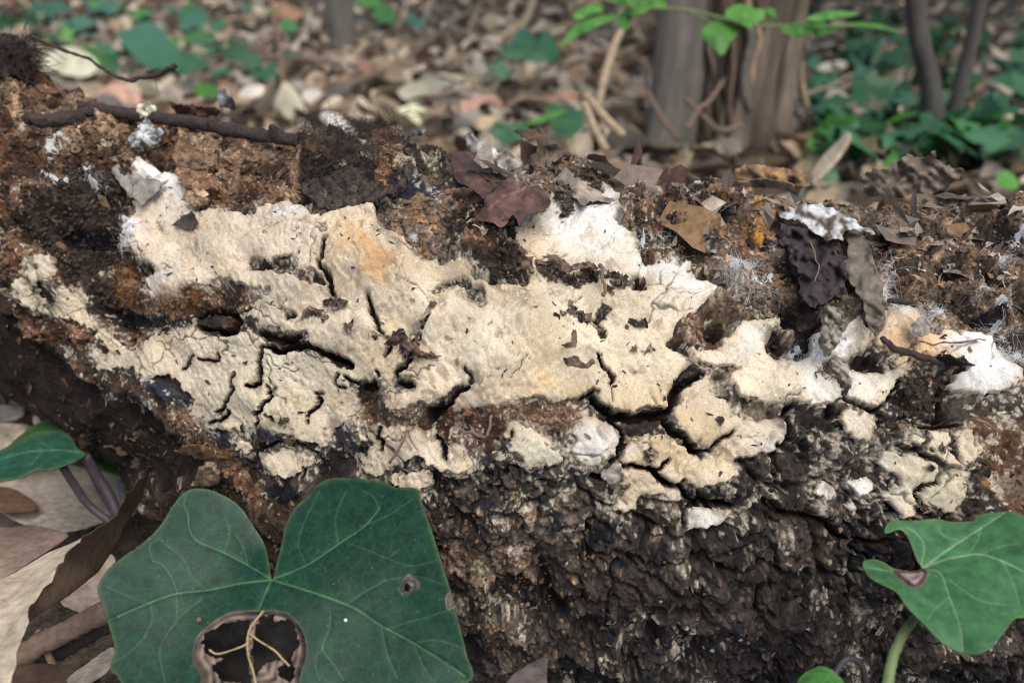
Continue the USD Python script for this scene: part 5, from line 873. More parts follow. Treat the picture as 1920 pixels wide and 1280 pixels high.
blob([(270, 250, 26, .0058), (258, 262, 24, .005), (285, 262, 25, .005), (275, 236, 26, .0042), (292, 250, 24, .004)], 2, fz, 'cushion', col=(.52, .52, .50))
blob([(60, 500, 3, .005), (50, 545, 3, .006), (70, 570, 3, .005), (58, 525, 4, .004)], 3, thing('white_fungus_knob', 'beaded cream fungus lumps on the far left rim of the log', 'fungus'), 'beads', col=(.44, .385, .28), noise_=.4)
twig('root_fibre', 'hair-thin dark rootlet arching over the top left corner of the log', [(60, 70, 22), (90, 84, 22), (160, 108, 22), (190, 128, 22), (232, 150, 22), (270, 145, 20), (300, 138, 18), (334, 120, 18)], [.0010, .0008, .0008, .0009, .0012, .0010], 'twig_dark', seed=6, cat_='rootlet', knob=.35, sides=6)
r6 = np.random.RandomState(6); st = []
for x, y in [(290, 140), (300, 138), (310, 133), (318, 128), (295, 139), (285, 142), (328, 122), (60, 72), (70, 76), (78, 70), (66, 80)]:
    p = at(x, y, log_depth([x], [y])[0] - .018); st.append(np.array([p, p + np.array([r6.randn() * .002, 0, r6.randn() * .002 - .001]), p + np.array([r6.randn() * .004, r6.randn() * .002, r6.randn() * .003 - .002])]))
tag(curves('rootlet_hairs', st, .0006, 'twig_dark'), 'short black hairs on the tip of the arching rootlet', 'rootlets', kind='stuff')
twig('twig', 'thin dark twig slanting over the peach crust near the right end', [(1648, 630, 8), (1672, 650, 8), (1710, 664, 8), (1740, 672, 8), (1766, 685, 4)], [.0009, .0011, .0012, .0012, .0008], 'twig_dark', seed=7)
twig('twig', 'short brown twig stub just left of the white mycelium fan', [(1662, 565, 5), (1690, 566, 6), (1718, 564, 5)], [.0008, .0010, .0008], 'twig_dark', seed=8)
twig('twig', 'fine beaded red-brown rootlet across the peach crust', [(1715, 640, 4), (1745, 645, 4), (1785, 640, 4), (1820, 638, 4), (1850, 636, 3)], [.00022, .0003, .00035, .0002], 'twig_brown', seed=9, knob=.5, cat_='rootlet', sides=6)
twig('twig', 'bent splinter twig on the brown felt under the broad crust', [(920, 776, 6), (918, 800, 6), (914, 818, 6)], [.0005, .0005, .0005], 'twig_brown', seed=10)
twig('twig', 'splinter twig lying against the bent splinter on brown felt', [(868, 808, 5), (890, 814, 6), (914, 820, 6)], [.0005, .0005, .0005], 'twig_brown', seed=11)
twig('twig', 'grey rootlet hanging down from the white crust over the black fork', [(1124, 492, 4), (1132, 520, 5), (1136, 540, 5), (1130, 556, 4)], [.0008, .0006, .0006, .0007], 'twig_brown', seed=12, cat_='rootlet')
twig('twig', 'pale rootlet forking down the dark hanging leaf', [(1518, 452, 9), (1530, 485, 10), (1536, 505, 11), (1525, 528, 11)], [.00028, .0003, .0003, .0002], 'twig_brown', seed=13, cat_='rootlet', sides=6)
twig('twig', 'thin dry stalk lying on the ragged cream shelf above the ivy leaf tip', [(765, 800, 4), (755, 830, 5), (742, 855, 5), (732, 868, 4)], [.0004, .0005, .0004], 'twig_brown', seed=14)
twig('twig', 'pale straw splinter stuck on the middle of the broad crust', [(775, 608, 2), (795, 592, 3), (812, 578, 3)], [.0003, .0005, .0003], 'twig_pale', seed=15)
twig('twig', 'thin straw lying on the brown lower right end of the log', [(1825, 780, 4), (1850, 795, 4), (1880, 812, 4)], [.0004, .0004, .0003], 'twig_brown', seed=16)
twig('twig', 'tiny splinter lying on the crust below the shaggy dark clod', [(588, 395, 4), (598, 408, 4), (604, 420, 3)], [.0004, .0005, .0004], 'twig_brown', seed=17)
# ------------------------------------------------------------------ ivy leaves close to the camera
def ivy(name, label, outline, ctrl, veins, base, vein_col, holes=(), necrosis=(), step=4.0, seed=0, wrinkle=(.9, 130), vw=1.5, raise_=.00006, flecks=.0, cat_='ivy leaf', th=.0005, second=None, parent=None, on=None, tubes=True):
    t = thing(name, label, cat_)
    P, F = flat_mesh(outline, holes, step, .4, seed, True)
    c = np.array(ctrl, float)
    d = RBFInterpolator(c[:, :2], c[:, 2], kernel='thin_plate_spline', degree=1)(P)
    w = n2(P[:, 0] / wrinkle[1] * .01, P[:, 1] / wrinkle[1] * .01, .01, 900 + seed); d = d + wrinkle[0] * .001 * w + .00010 * n2(P[:, 0] / 30 * .01, P[:, 1] / 30 * .01, .01, 903 + seed)
    col = tones(P, base, .06, 90, seed, second, .22 if second else 0)
    tt_ = n2(P[:, 0] / 12 * .01, P[:, 1] / 12 * .01, .01, 905 + seed)
    col = col * (1 + .05 * tt_)[:, None]
    for k, (line, wd) in enumerate(veins):
        L = catmull(line, 6); dd, along = seg_dist(P, L); wv = np.maximum(wd * vw * (1.15 - .75 * along), 1.15)
        g = np.exp(-(dd / wv) ** 2); h = np.exp(-(dd / (wv * 4.5)) ** 2)
        g = g * min(1.0, .30 + .70 * wd ** 1.5); col = col * (1 - (g * .7)[:, None]) + np.array(vein_col) * (g * .7)[:, None]; col = col * (1 + .10 * h)[:, None]
        d = d - raise_ * g * wd + .00022 * h * wd
    edge_d = shapely.distance(shapely.points(P), shapely.LinearRing(catmull(outline, 8, True)))
    col = col * (1 - .25 * np.exp(-(edge_d / 6) ** 2))[:, None] + np.array([.12, .15, .05]) * (.25 * np.exp(-(edge_d / 5) ** 2))[:, None]
    for poly, cc1 in necrosis:
        q = Polygon(catmull(poly, 6, True)).buffer(0); inside = shapely.contains_xy(q, P[:, 0], P[:, 1]); e = shapely.distance(shapely.points(P), q.exterior)
        a = np.where(inside, 1, np.exp(-(e / 4) ** 2))[:, None]; ring = (.75 + .35 * np.sin(e * .45 + 2 * w) + .3 * tt_)[:, None] * np.where(inside & (e < 5), .45, 1)[:, None]
        col = col * (1 - a) + np.array(cc1) * ring * a; d = d - .0006 * np.where(inside, np.clip(1 - e / 14, 0, 1), 0)
    if flecks:
        r = np.random.RandomState(seed + 5); q = P[r.randint(len(P), size=int(flecks))]; dd, _ = cKDTree(q).query(P); f = (dd < step * .55)[:, None] * .45
        col = col * (1 - f) + np.array([.36, .44, .28]) * f
    V = at(P[:, 0], P[:, 1], d); F = F[:, ::-1]
    obj('blade', thicken(V, F, th), 'ivy_albedo', t, True, np.vstack([col, col]).clip(.003, .9))
    depth_at = lambda x, y: d[cKDTree(P).query(np.stack([x, y], 1))[1]]
    if tubes:
        for line, wd in veins:
            if wd < .95: continue
            L = catmull(line, 8); L = L[shapely.contains_xy(Polygon(catmull(outline, 8, True)).buffer(-3), L[:, 0], L[:, 1])]
            if len(L) < 4: continue
            X = at(L[:, 0], L[:, 1], depth_at(L[:, 0], L[:, 1]) + .00004); obj('vein', tube(X, np.linspace(.00010, .00004, len(X)) * wd, 6), 'vein_green', t)
    return t, depth_at
mat_plain('vein_green', (.10, .165, .065), (.13, .19, .085), scale=300, rough=.5, bump=0)
mat_plain('vein_brown', (.26, .17, .08), (.38, .27, .14), scale=300, rough=.7, bump=0)
big_out = T('7', [(1020, 575), (1008, 500), (990, 435), (960, 385), (905, 305), (850, 262), (770, 232), (700, 240), (650, 292), (600, 370), (540, 430), (430, 510), (385, 560), (365, 610), (380, 660), (400, 720), (430, 830), (412, 905), (440, 935), (470, 985), (540, 1070), (680, 1180), (820, 1290), (960, 1430), (1080, 1320), (1320, 1150), (1580, 1010), (1766, 950), (1750, 850), (1712, 700), (1680, 580), (1622, 400), (1582, 280), (1562, 232), (1480, 225), (1420, 202), (1270, 190), (1200, 210), (1150, 262), (1105, 305), (1070, 370), (1058, 430), (1036, 520)])
h1 = T('7', [(760, 790), (800, 760), (850, 735), (925, 722), (938, 760), (922, 800), (928, 860), (938, 920), (940, 965), (900, 962), (830, 950), (800, 900), (830, 868), (775, 850)])
h2 = T('7', [(975, 722), (1030, 702), (1034, 726), (1088, 720), (1118, 780), (1122, 818), (1095, 852), (1106, 930), (1088, 952), (1040, 930), (1048, 880), (1000, 885), (955, 930), (948, 840), (956, 780)])
h3 = T('7', ell(1528, 602, 14, 17, 10, 2))
def torn(h, seed): P = resample(catmull(h, 8, True), 3.0); return [tuple(q) for q in P + ndi.gaussian_filter1d(np.random.RandomState(seed).randn(len(P), 2), .7, axis=0, mode='wrap') * 2.6]
h1, h2 = torn(h1, 1), torn(h2, 2)
nec = [(T('7', [(732, 835), (756, 778), (830, 722), (880, 702), (960, 698), (1045, 700), (1095, 724), (1134, 784), (1142, 850), (1122, 920), (1100, 1000), (1000, 1040), (780, 1040), (760, 930), (730, 880)]), (.14, .095, .075)), (T('7', ell(1535, 588, 30, 30, 12, 3)), (.14, .12, .10)), (T('7', ell(1692, 652, 12, 22, 9, 5)), (.22, .17, .13))]
bv = [(T('7', [(1018, 575), (900, 588), (780, 612), (660, 626), (560, 660), (440, 712)]), 1.0), (T('7', [(1018, 572), (930, 520), (830, 468), (742, 430), (712, 390), (705, 330)]), .8), (T('7', [(1022, 572), (1150, 520), (1270, 440), (1370, 370), (1425, 305)]), 1.0), (T('7', [(1022, 575), (1200, 630), (1330, 680), (1430, 745), (1550, 810), (1680, 890), (1745, 935)]), 1.0), (T('7', [(1018, 575), (985, 650), (968, 692)]), 1.3),
      (T('7', [(665, 622), (640, 560), (605, 515), (570, 505)]), .5), (T('7', [(1300, 665), (1380, 612), (1450, 575)]), .5), (T('7', [(1430, 748), (1452, 850), (1490, 940)]), .5), (T('7', [(1465, 755), (1540, 730), (1600, 715)]), .45), (T('7', [(1240, 690), (1235, 760), (1210, 830), (1250, 890), (1290, 950)]), .5), (T('7', [(640, 760), (690, 700), (760, 645)]), .4), (T('7', [(1320, 440), (1400, 470), (1450, 490), (1500, 460)]), .4), (T('7', [(1425, 305), (1400, 260), (1360, 240)]), .3), (T('7', [(840, 468), (860, 400), (840, 330)]), .3), (T('7', [(560, 660), (570, 720), (540, 790)]), .35), (T('7', [(1210, 830), (1180, 880), (1200, 950)]), .3), (T('7', [(575, 505), (560, 450), (600, 420)]), .3), (T('7', [(930, 520), (910, 450), (880, 400)]), .3), (T('7', [(705, 330), (690, 290), (700, 250)]), .3), (T('7', [(440, 712), (405, 730)]), .4), (T('7', [(780, 613), (720, 560), (690, 500), (620, 440)]), .3), (T('7', [(1150, 520), (1120, 440), (1150, 340), (1200, 240)]), .35), (T('7', [(1270, 440), (1260, 340), (1300, 240)]), .3), (T('7', [(1370, 370), (1460, 330), (1550, 270)]), .35), (T('7', [(1450, 490), (1540, 520), (1640, 500)]), .3), (T('7', [(1450, 575), (1560, 560), (1660, 590)]), .3), (T('7', [(1600, 715), (1680, 690), (1710, 710)]), .3), (T('7', [(1550, 810), (1640, 800), (1740, 830)]), .3), (T('7', [(1550, 810), (1590, 900), (1640, 970)]), .3), (T('7', [(560, 660), (490, 640), (400, 600)]), .3), (T('7', [(540, 790), (480, 850), (430, 880)]), .3), (T('7', [(660, 626), (660, 720), (600, 830), (620, 960)]), .35)]
BD = lambda rows: [(x * .5, 800 + y * .5, z) for x, y, z in rows]
big, big_d = ivy('ivy_leaf', 'big dark green ivy leaf in front of the log with a large brown-rimmed hole', big_out,
    BD([(1020, 575, .238), (380, 610, .225), (700, 250, .252), (550, 430, .238), (850, 420, .246), (1270, 200, .252), (1560, 240, .244), (1350, 420, .243), (1650, 500, .233), (1760, 950, .218), (1400, 700, .230), (700, 640, .234), (430, 930, .216), (700, 900, .222), (960, 690, .232), (960, 1200, .205), (1300, 1000, .218), (1060, 420, .248), (990, 440, .248), (960, 1420, .196)]),
    bv, (.0042, .027, .0135), (.065, .13, .05), [h1, h2, h3], nec, step=1.7, seed=1, flecks=0, second=(.007, .030, .018))
for line in ([(988, 690), (940, 750), (928, 800), (932, 860), (948, 910), (962, 975)], [(932, 808), (900, 825), (820, 850), (785, 835)], [(938, 775), (970, 800), (1030, 838), (1060, 870), (1085, 895)]):
    L = catmull(T('7', line), 8); X = at(L[:, 0], L[:, 1], big_d(L[:, 0], L[:, 1]) - .0006); obj('bare_vein', tube(X, [.00034, .00024, .0003], 7, .2), 'vein_brown', big)
r8 = np.random.RandomState(9)
for k, (x, y, s, m_, lab_) in enumerate([(1296, 724, .00045, 'white_thread', 'tiny white bead lying on the big ivy leaf'), (746, 722, .0007, 'grain_brown', 'tiny brown grain on the left lobe of the big ivy leaf')]):
    g = trimesh.creation.icosphere(2, s); p = at(*np.array(T('7', [(x, y)])).T, big_d(*np.array(T('7', [(x, y)])).T) - s * .8)[0]; g.vertices *= (1 + .2 * r8.rand(len(g.vertices), 1)); g.apply_translation(p)
    tag(obj('grain', g, m_), lab_, 'grain')
right_out = T('8', [(1535, 533), (1518, 500), (1498, 450), (1478, 405), (1450, 385), (1405, 400), (1395, 388), (1420, 355), (1510, 352), (1585, 345), (1625, 352), (1668, 358), (1728, 352), (1748, 330), (1860, 318), (1920, 335), (2010, 390), (2090, 500), (2050, 640), (1985, 700), (1925, 715), (1885, 720), (1845, 772), (1800, 822), (1760, 848), (1700, 852), (1642, 828), (1600, 800), (1545, 742), (1488, 685), (1440, 620), (1385, 590), (1335, 560), (1314, 512), (1345, 497), (1385, 505), (1430, 530), (1485, 541)])
rv = [(T('8', [(1538, 532), (1640, 458), (1760, 380), (1850, 322)]), 1.0), (T('8', [(1540, 533), (1620, 500), (1690, 486), (1760, 480), (1850, 510), (1940, 555), (2040, 600)]), 1.0), (T('8', [(1545, 536), (1605, 550), (1640, 640), (1680, 750), (1690, 840)]), .8), (T('8', [(1530, 530), (1545, 450), (1515, 400), (1480, 380)]), .7), (T('8', [(1538, 534), (1480, 548), (1400, 540), (1340, 530)]), .6), (T('8', [(1640, 575), (1700, 620), (1760, 655), (1850, 670)]), .5), (T('8', [(1840, 505), (1880, 590), (1900, 660)]), .5), (T('8', [(1760, 380), (1740, 440), (1700, 484)]), .3), (T('8', [(1690, 430), (1620, 410), (1600, 380)]), .4), (T('8', [(1760, 480), (1830, 450), (1900, 440)]), .4), (T('8', [(1640, 640), (1590, 680), (1560, 720)]), .35)]
RD = lambda rows: [(960 + x * .5, 800 + y * .5, z) for x, y, z in rows]
rl, rl_d = ivy('ivy_leaf', 'speckled grey-green ivy leaf at the right, with a brown half-round spot', right_out,
    RD([(1535, 533, .232), (1400, 390, .242), (1520, 355, .244), (1750, 335, .242), (1920, 340, .236), (1700, 600, .222), (1330, 530, .228), (1450, 610, .222), (1600, 790, .210), (1700, 850, .206), (1900, 700, .214), (2080, 500, .222), (1800, 480, .230), (1760, 800, .206)]),
    rv, (.034, .098, .042), (.17, .25, .13), [], [(T('8', [(1432, 540), (1490, 541), (1545, 538), (1550, 565), (1512, 600), (1470, 580)]), (.20, .135, .125))], step=2.0, seed=2, flecks=0, vw=2.0, second=(.03, .095, .03))
L = catmull(T('8', [(1548, 590), (1520, 700), (1470, 770), (1430, 860), (1408, 960), (1395, 1050)]), 10); X = at(L[:, 0], L[:, 1], np.interp(np.linspace(0, 1, len(L)), [0, .25, .6, 1], [.236, .226, .220, .214])); obj('leaf_stalk', tube(X, [.0009, .0013, .0015, .0016], 10, .10), 'stem_green', rl)
small_out = T('8', [(1070, 960), (1090, 930), (1130, 905), (1175, 900), (1215, 925), (1250, 970), (1250, 1060), (1150, 1110), (1060, 1040)])
sl_, _ = ivy('ivy_leaf', 'small bright green young leaf at the foot of the log, below the bark', small_out, RD([(1080, 960, .226), (1170, 905, .230), (1250, 980, .226), (1150, 1100, .212), (1160, 1000, .216)]), [(T('8', [(1200, 915), (1160, 980), (1140, 1080)]), .7)], (.05, .16, .035), (.10, .22, .07), step=3, seed=3)
L = catmull(T('8', [(1212, 925), (1240, 880), (1270, 868), (1310, 890), (1330, 960)]), 8); X = at(L[:, 0], L[:, 1], np.linspace(.230, .232, len(L))); obj('leaf_stalk', tube(X, .0009, 8, .08), 'stem_purple', sl_)
leftivy_out = T('7', [(-80, 120), (0, 90), (70, 55), (150, 25), (225, 16), (268, 40), (290, 80), (322, 102), (280, 132), (200, 160), (130, 165), (90, 188), (30, 200), (-40, 206), (-120, 190)])
li, _ = ivy('ivy_leaf', 'bluish green ivy leaf at the left edge under the broken end of the log', leftivy_out, BD([(-80, 120, .335), (150, 25, .352), (320, 100, .345), (200, 160, .325), (0, 200, .318), (130, 90, .338), (-100, 190, .316)]), [(T('7', [(300, 96), (200, 88), (90, 98), (-20, 130)]), 1.0), (T('7', [(200, 88), (140, 50)]), .5), (T('7', [(160, 92), (110, 150)]), .5)], (.016, .058, .036), (.08, .16, .11), step=3, seed=4)
f2, _ = ivy('ivy_leaf', 'dark green ivy leaf tilted up behind the bluish one at the left edge', T('7', [(-60, 110), (20, 80), (80, 30), (170, -24), (250, -24), (270, 8), (215, 18), (140, 26), (60, 62), (0, 92)]), BD([(-60, 110, .350), (80, 30, .360), (250, -20, .385), (200, 15, .36), (20, 82, .350)]), [], (.022, .07, .022), (.1, .2, .1), step=3, seed=5, tubes=False)
f3, _ = ivy('ivy_leaf', 'dim green ivy leaf in the shade behind the purple stalk at the left', T('7', [(350, 100), (400, 70), (470, 70), (480, 130), (455, 185), (400, 170), (360, 140)]), BD([(350, 100, .40), (470, 70, .41), (455, 185, .385), (400, 130, .395)]), [], (.03, .085, .02), (.1, .2, .1), step=4, seed=6, tubes=False)
def stalk(name, label, pts, radii, m, cat_='stalk', seed=0, sides=8, knob=.05, wob=.0004):
    P = catmull(np.array(pts, float), 8); X = at(P[:, 0], P[:, 1], P[:, 2]); X = X + ndi.gaussian_filter1d(np.random.RandomState(seed).randn(len(X), 3), 2, axis=0) * wob
    return tag(obj(name, tube(X, radii, sides, knob, seed), m), label, cat_)
stalk('leaf_stalk', 'dark leaf stalk rising from under the bluish ivy leaf, leftmost of three', BD([(235, 150, .335), (300, 250, .342), (350, 310, .345), (412, 358, .345)]), .0017, 'stem_purple', seed=1)
stalk('leaf_stalk', 'dark leaf stalk at the tip of the bluish ivy leaf, rightmost and thickest of three', BD([(318, 105, .345), (365, 185, .350), (410, 260, .352), (442, 330, .352)]), .0023, 'stem_purple', seed=2)
stalk('leaf_stalk', 'thin dark leaf stalk between the two thicker ones at the left', BD([(340, 160, .352), (372, 230, .356), (410, 290, .356), (430, 340, .355)]), .0014, 'stem_purple', seed=3)
stalk('leaf_stalk', 'purplish grey stalk standing in front of the dim leaf at the left', BD([(488, 75, .375), (500, 130, .375), (512, 200, .372)]), .0019, 'stem_purple', seed=4)

# ------------------------------------------------------------------ litter in the lower left corner
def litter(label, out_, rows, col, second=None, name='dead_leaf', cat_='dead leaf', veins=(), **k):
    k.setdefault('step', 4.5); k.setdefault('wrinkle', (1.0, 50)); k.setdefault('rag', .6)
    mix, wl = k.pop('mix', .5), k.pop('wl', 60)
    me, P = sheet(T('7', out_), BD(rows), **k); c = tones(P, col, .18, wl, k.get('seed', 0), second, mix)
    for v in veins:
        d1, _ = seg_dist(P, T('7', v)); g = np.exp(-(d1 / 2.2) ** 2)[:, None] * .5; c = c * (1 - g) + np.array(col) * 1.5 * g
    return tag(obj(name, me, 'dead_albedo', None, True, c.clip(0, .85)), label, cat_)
tl = thing('dead_leaf', 'large curled tan oak-like leaf with a toothed edge, lower left corner', 'dead leaf')
teeth = [(575, 146), (555, 148), (545, 165), (548, 185), (520, 195), (505, 215), (500, 235), (475, 245), (468, 275), (450, 300), (440, 330), (420, 340), (405, 358), (372, 372), (350, 392), (310, 410), (300, 432), (272, 452), (245, 478), (240, 505), (215, 520), (205, 555), (195, 580), (165, 600), (150, 625), (138, 648), (112, 672), (104, 702), (108, 730)]
me, P = sheet(T('7', [(-60, 600), (60, 545), (170, 478), (290, 428), (400, 360), (440, 330)] + teeth[12:] + [(92, 770), (60, 850), (62, 890), (45, 930), (40, 980), (20, 1060), (-60, 1060)]), BD([(-60, 600, .250), (60, 560, .262), (290, 430, .275), (440, 330, .285), (300, 432, .270), (240, 505, .258), (165, 600, .246), (104, 702, .234), (60, 850, .220), (40, 960, .212), (-60, 900, .214), (40, 760, .232), (-60, 1050, .20)]), step=3.5, rag=.4, seed=50, wrinkle=(.7, 60), smooth=False)
c = tones(P, (.52, .43, .31), .14, 90, 50, (.42, .33, .22), .4)
for v in ([(-60, 760), (60, 680), (180, 560), (300, 440)], [(-60, 690), (40, 640), (120, 560)], [(-40, 880), (30, 780), (90, 690)]):
    d1, _ = seg_dist(P, T('7', v)); c = c * (1 - .2 * np.exp(-(d1 / 2.5) ** 2))[:, None]
obj('upper_face', me, 'dead_albedo', tl, True, c)
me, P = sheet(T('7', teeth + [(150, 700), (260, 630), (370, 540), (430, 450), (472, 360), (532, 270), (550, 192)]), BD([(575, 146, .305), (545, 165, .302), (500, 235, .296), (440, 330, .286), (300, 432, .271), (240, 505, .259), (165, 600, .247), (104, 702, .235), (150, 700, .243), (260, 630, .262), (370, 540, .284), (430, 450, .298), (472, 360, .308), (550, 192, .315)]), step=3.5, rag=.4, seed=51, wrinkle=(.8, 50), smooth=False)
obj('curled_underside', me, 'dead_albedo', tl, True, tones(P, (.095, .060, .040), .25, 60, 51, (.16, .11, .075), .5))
litter('broad pale leaf lying flat behind the dark stalks at the left', [(-60, 250), (60, 190), (200, 140), (350, 160), (500, 190), (590, 205), (595, 255), (500, 330), (400, 355), (300, 385), (180, 402), (100, 370), (20, 330)], [(-60, 250, .40), (350, 160, .45), (590, 220, .45), (180, 400, .37), (400, 350, .39), (250, 270, .405)], (.54, .46, .37), (.44, .36, .28), seed=52, wrinkle=(1.5, 70))
litter('white mouldy leaf patch behind the purplish stalk under the log', [(440, 200), (520, 180), (590, 200), (605, 240), (570, 265), (500, 300), (450, 280)], [(440, 200, .43), (600, 230, .44), (500, 290, .415)], (.62, .62, .63), (.40, .40, .40), seed=53)
litter('brown cupped leaf at the left edge above the pinkish leaf', [(-60, 240), (20, 225), (100, 260), (145, 305), (80, 320), (0, 318), (-60, 300)], [(-60, 240, .39), (100, 260, .395), (145, 305, .385), (0, 318, .37)], (.17, .095, .06), None, seed=54)
litter('greyish pink dead leaf at the left edge behind the toothed leaf', [(-60, 400), (60, 375), (130, 370), (250, 402), (230, 430), (130, 495), (40, 550), (-60, 590)], [(-60, 400, .35), (130, 370, .36), (250, 402, .35), (40, 550, .315), (-60, 590, .31)], (.30, .215, .165), (.22, .15, .11), seed=55)
litter('pale brown leaf under the fold of the toothed leaf', [(225, 645), (330, 515), (420, 480), (430, 560), (405, 680), (330, 702)], [(225, 645, .30), (420, 480, .335), (405, 680, .305), (330, 600, .315)], (.37, .29, .225), None, seed=56)
litter('grey leaf scrap at the bottom left beside the big ivy leaf', [(245, 955), (330, 885), (425, 825), (412, 905), (340, 960), (260, 1010)], [(245, 955, .26), (425, 825, .28), (412, 905, .265), (260, 1010, .25)], (.33, .27, .22), None, seed=57)
litter('dark brown leaf in the bottom left corner', [(50, 900), (200, 890), (330, 930), (450, 1000), (400, 1100), (100, 1100), (20, 1000)], [(50, 900, .265), (330, 930, .265), (400, 1100, .235), (20, 1050, .24)], (.12, .075, .05), None, seed=58)
litter('near-black leaf added to darken the big hole of the ivy leaf', [(690, 740), (900, 660), (1120, 700), (1190, 900), (1060, 1060), (780, 1060)], [(690, 740, .262), (1120, 700, .266), (1190, 900, .25), (780, 1060, .238), (930, 850, .262)], (.022, .018, .014), (.06, .05, .038), seed=62, wrinkle=(3, 60))  # sheet added behind the hole; its near-black colour supplies the shade
litter('grey brown leaf tip poking up at the foot of the log', [(1900, 960), (1960, 905), (2045, 862), (2052, 900), (2050, 960), (2060, 1060), (1880, 1060)], [(1900, 960, .236), (2045, 862, .245), (2060, 1060, .22), (1880, 1060, .22)], (.115, .09, .08), (.17, .14, .125), seed=59)
stalk('twig', 'brown twig running from under the toothed leaf to the big ivy leaf', BD([(60, 880, .29), (150, 815, .295), (260, 760, .298), (400, 685, .296)]), .0042, 'twig_brown', 'twig', 5, 10, .1)
stalk('twig', 'darker twig below the brown one at the bottom left', BD([(80, 900, .30), (220, 840, .305), (330, 780, .31), (410, 730, .31)]), .0036, 'twig_dark', 'twig', 6, 10, .1)
stalk('twig', 'thin reddish straw standing in the gap at the bottom left', BD([(140, 760, .30), (165, 800, .30), (190, 870, .295), (230, 950, .29)]), .0013, 'twig_brown', 'twig', 7, 7)
lump, P = sheet([(105, 760), (125, 738), (170, 732), (200, 745), (205, 775), (190, 800), (150, 802), (115, 785)], [(105, 760, .40), (160, 740, .395), (205, 775, .385), (150, 800, .375), (155, 770, .372)], step=3, rag=1.5, seed=60, wrinkle=(2.2, 9), th=.006)
tag(obj('bark_chunk', lump, 'dead_albedo', None, True, tones(P, (.14, .10, .075), .4, 14, 60, (.22, .16, .12), .6)), 'crumbly brown bark chunk under the left end of the log', 'bark')
for k, (lab_, o_, dz, col) in enumerate([('pale beige leaf curl beside the bark chunk at the left', [(62, 790), (75, 765), (100, 752), (112, 770), (108, 800), (80, 805)], .43, (.50, .38, .29)), ('whitish leaf edge at the left border below the log end', [(-20, 762), (20, 760), (45, 768), (40, 782), (10, 790), (-20, 788)], .45, (.50, .45, .42)), ('grey curved leaf rim at the left border', [(-20, 712), (10, 722), (22, 745), (12, 758), (0, 742), (-20, 732)], .46, (.30, .25, .24)), ('tan leaf in the gap at the left border above the bluish ivy leaf', [(-40, 800), (40, 795), (90, 815), (60, 850), (-40, 860)], .42, (.40, .33, .25))]):
    me, P = sheet(o_, [(o_[0][0], o_[0][1], dz), (o_[2][0], o_[2][1], dz + .01), (o_[4][0], o_[4][1], dz - .015), (np.mean([q[0] for q in o_]), np.mean([q[1] for q in o_]), dz - .004)], step=3, rag=.5, seed=70 + k, wrinkle=(1, 20)); tag(obj('dead_leaf', me, 'dead_albedo', None, True, tones(P, col, .2, 30, k)), lab_, 'dead leaf')
me, P = sheet([(12, 714), (24, 722), (40, 738), (62, 742), (75, 745), (60, 755), (45, 765), (36, 748), (22, 738)], [(12, 714, .42), (75, 745, .43), (45, 765, .41), (36, 740, .415)], step=2.5, seed=80)
tag(obj('green_leaf', me, 'fresh_green'), 'tiny fresh green leaf at the left border under the log end', 'leaf')

# ------------------------------------------------------------------ the forest floor
def gz(x, y):
    x, y = np.asarray(x, float), np.asarray(y, float)
    base = .02 * np.exp(-((x + .25) ** 2 / .06 + (y - .12) ** 2 / .08)) + .03 * np.sin(x * 1.7 + 1) * np.clip(y - .3, 0, 1.5) / 1.5 + .02 * np.sin(y * 2.3 + x) * np.clip(y - .3, 0, 1)
    return base + .012 * (n2(x * .05, y * .05, .018, 301) + .5 * n2(x * .05, y * .05, .007, 302))
gx = np.concatenate([-np.geomspace(30, 1.6, 40), np.arange(-1.55, 1.56, .016), np.geomspace(1.6, 30, 40)])
gy = np.concatenate([-np.geomspace(30, .5, 30), np.arange(-.48, 2.4, .016), np.geomspace(2.42, 40, 50)])
GX, GY = np.meshgrid(gx, gy, indexing='ij'); GZ = gz(GX, GY) - .006
V = np.stack([GX, GY, GZ], -1).reshape(-1, 3); ii = np.arange(len(gx) * len(gy)).reshape(len(gx), len(gy))
F = np.vstack([np.stack([ii[:-1, :-1].ravel(), ii[1:, :-1].ravel(), ii[1:, 1:].ravel()], 1), np.stack([ii[:-1, :-1].ravel(), ii[1:, 1:].ravel(), ii[:-1, 1:].ravel()], 1)])
g1 = n2(GX * .05, GY * .05, .012, 303).ravel()[:, None]; C = np.array([.060, .043, .031]) * (1 + .35 * g1) + np.array([.03, .02, .012]) * np.clip(n2(GX * .05, GY * .05, .004, 304), 0, 1).ravel()[:, None]
tag(obj('ground', (V, F), 'litter_ground', None, True, C.clip(.01, .3)), kind='structure')
def ground_at(px, py, h=0.0):
    """Where the sight line meets the forest floor h metres up."""
    r = ray(px, py); t = (EYE[2] - h) / -r[2]
    for _ in range(6): p = EYE + r * t; t = t + (gz(p[0], p[1]) + h - p[2]) / r[2] * .7
    return EYE + r * t
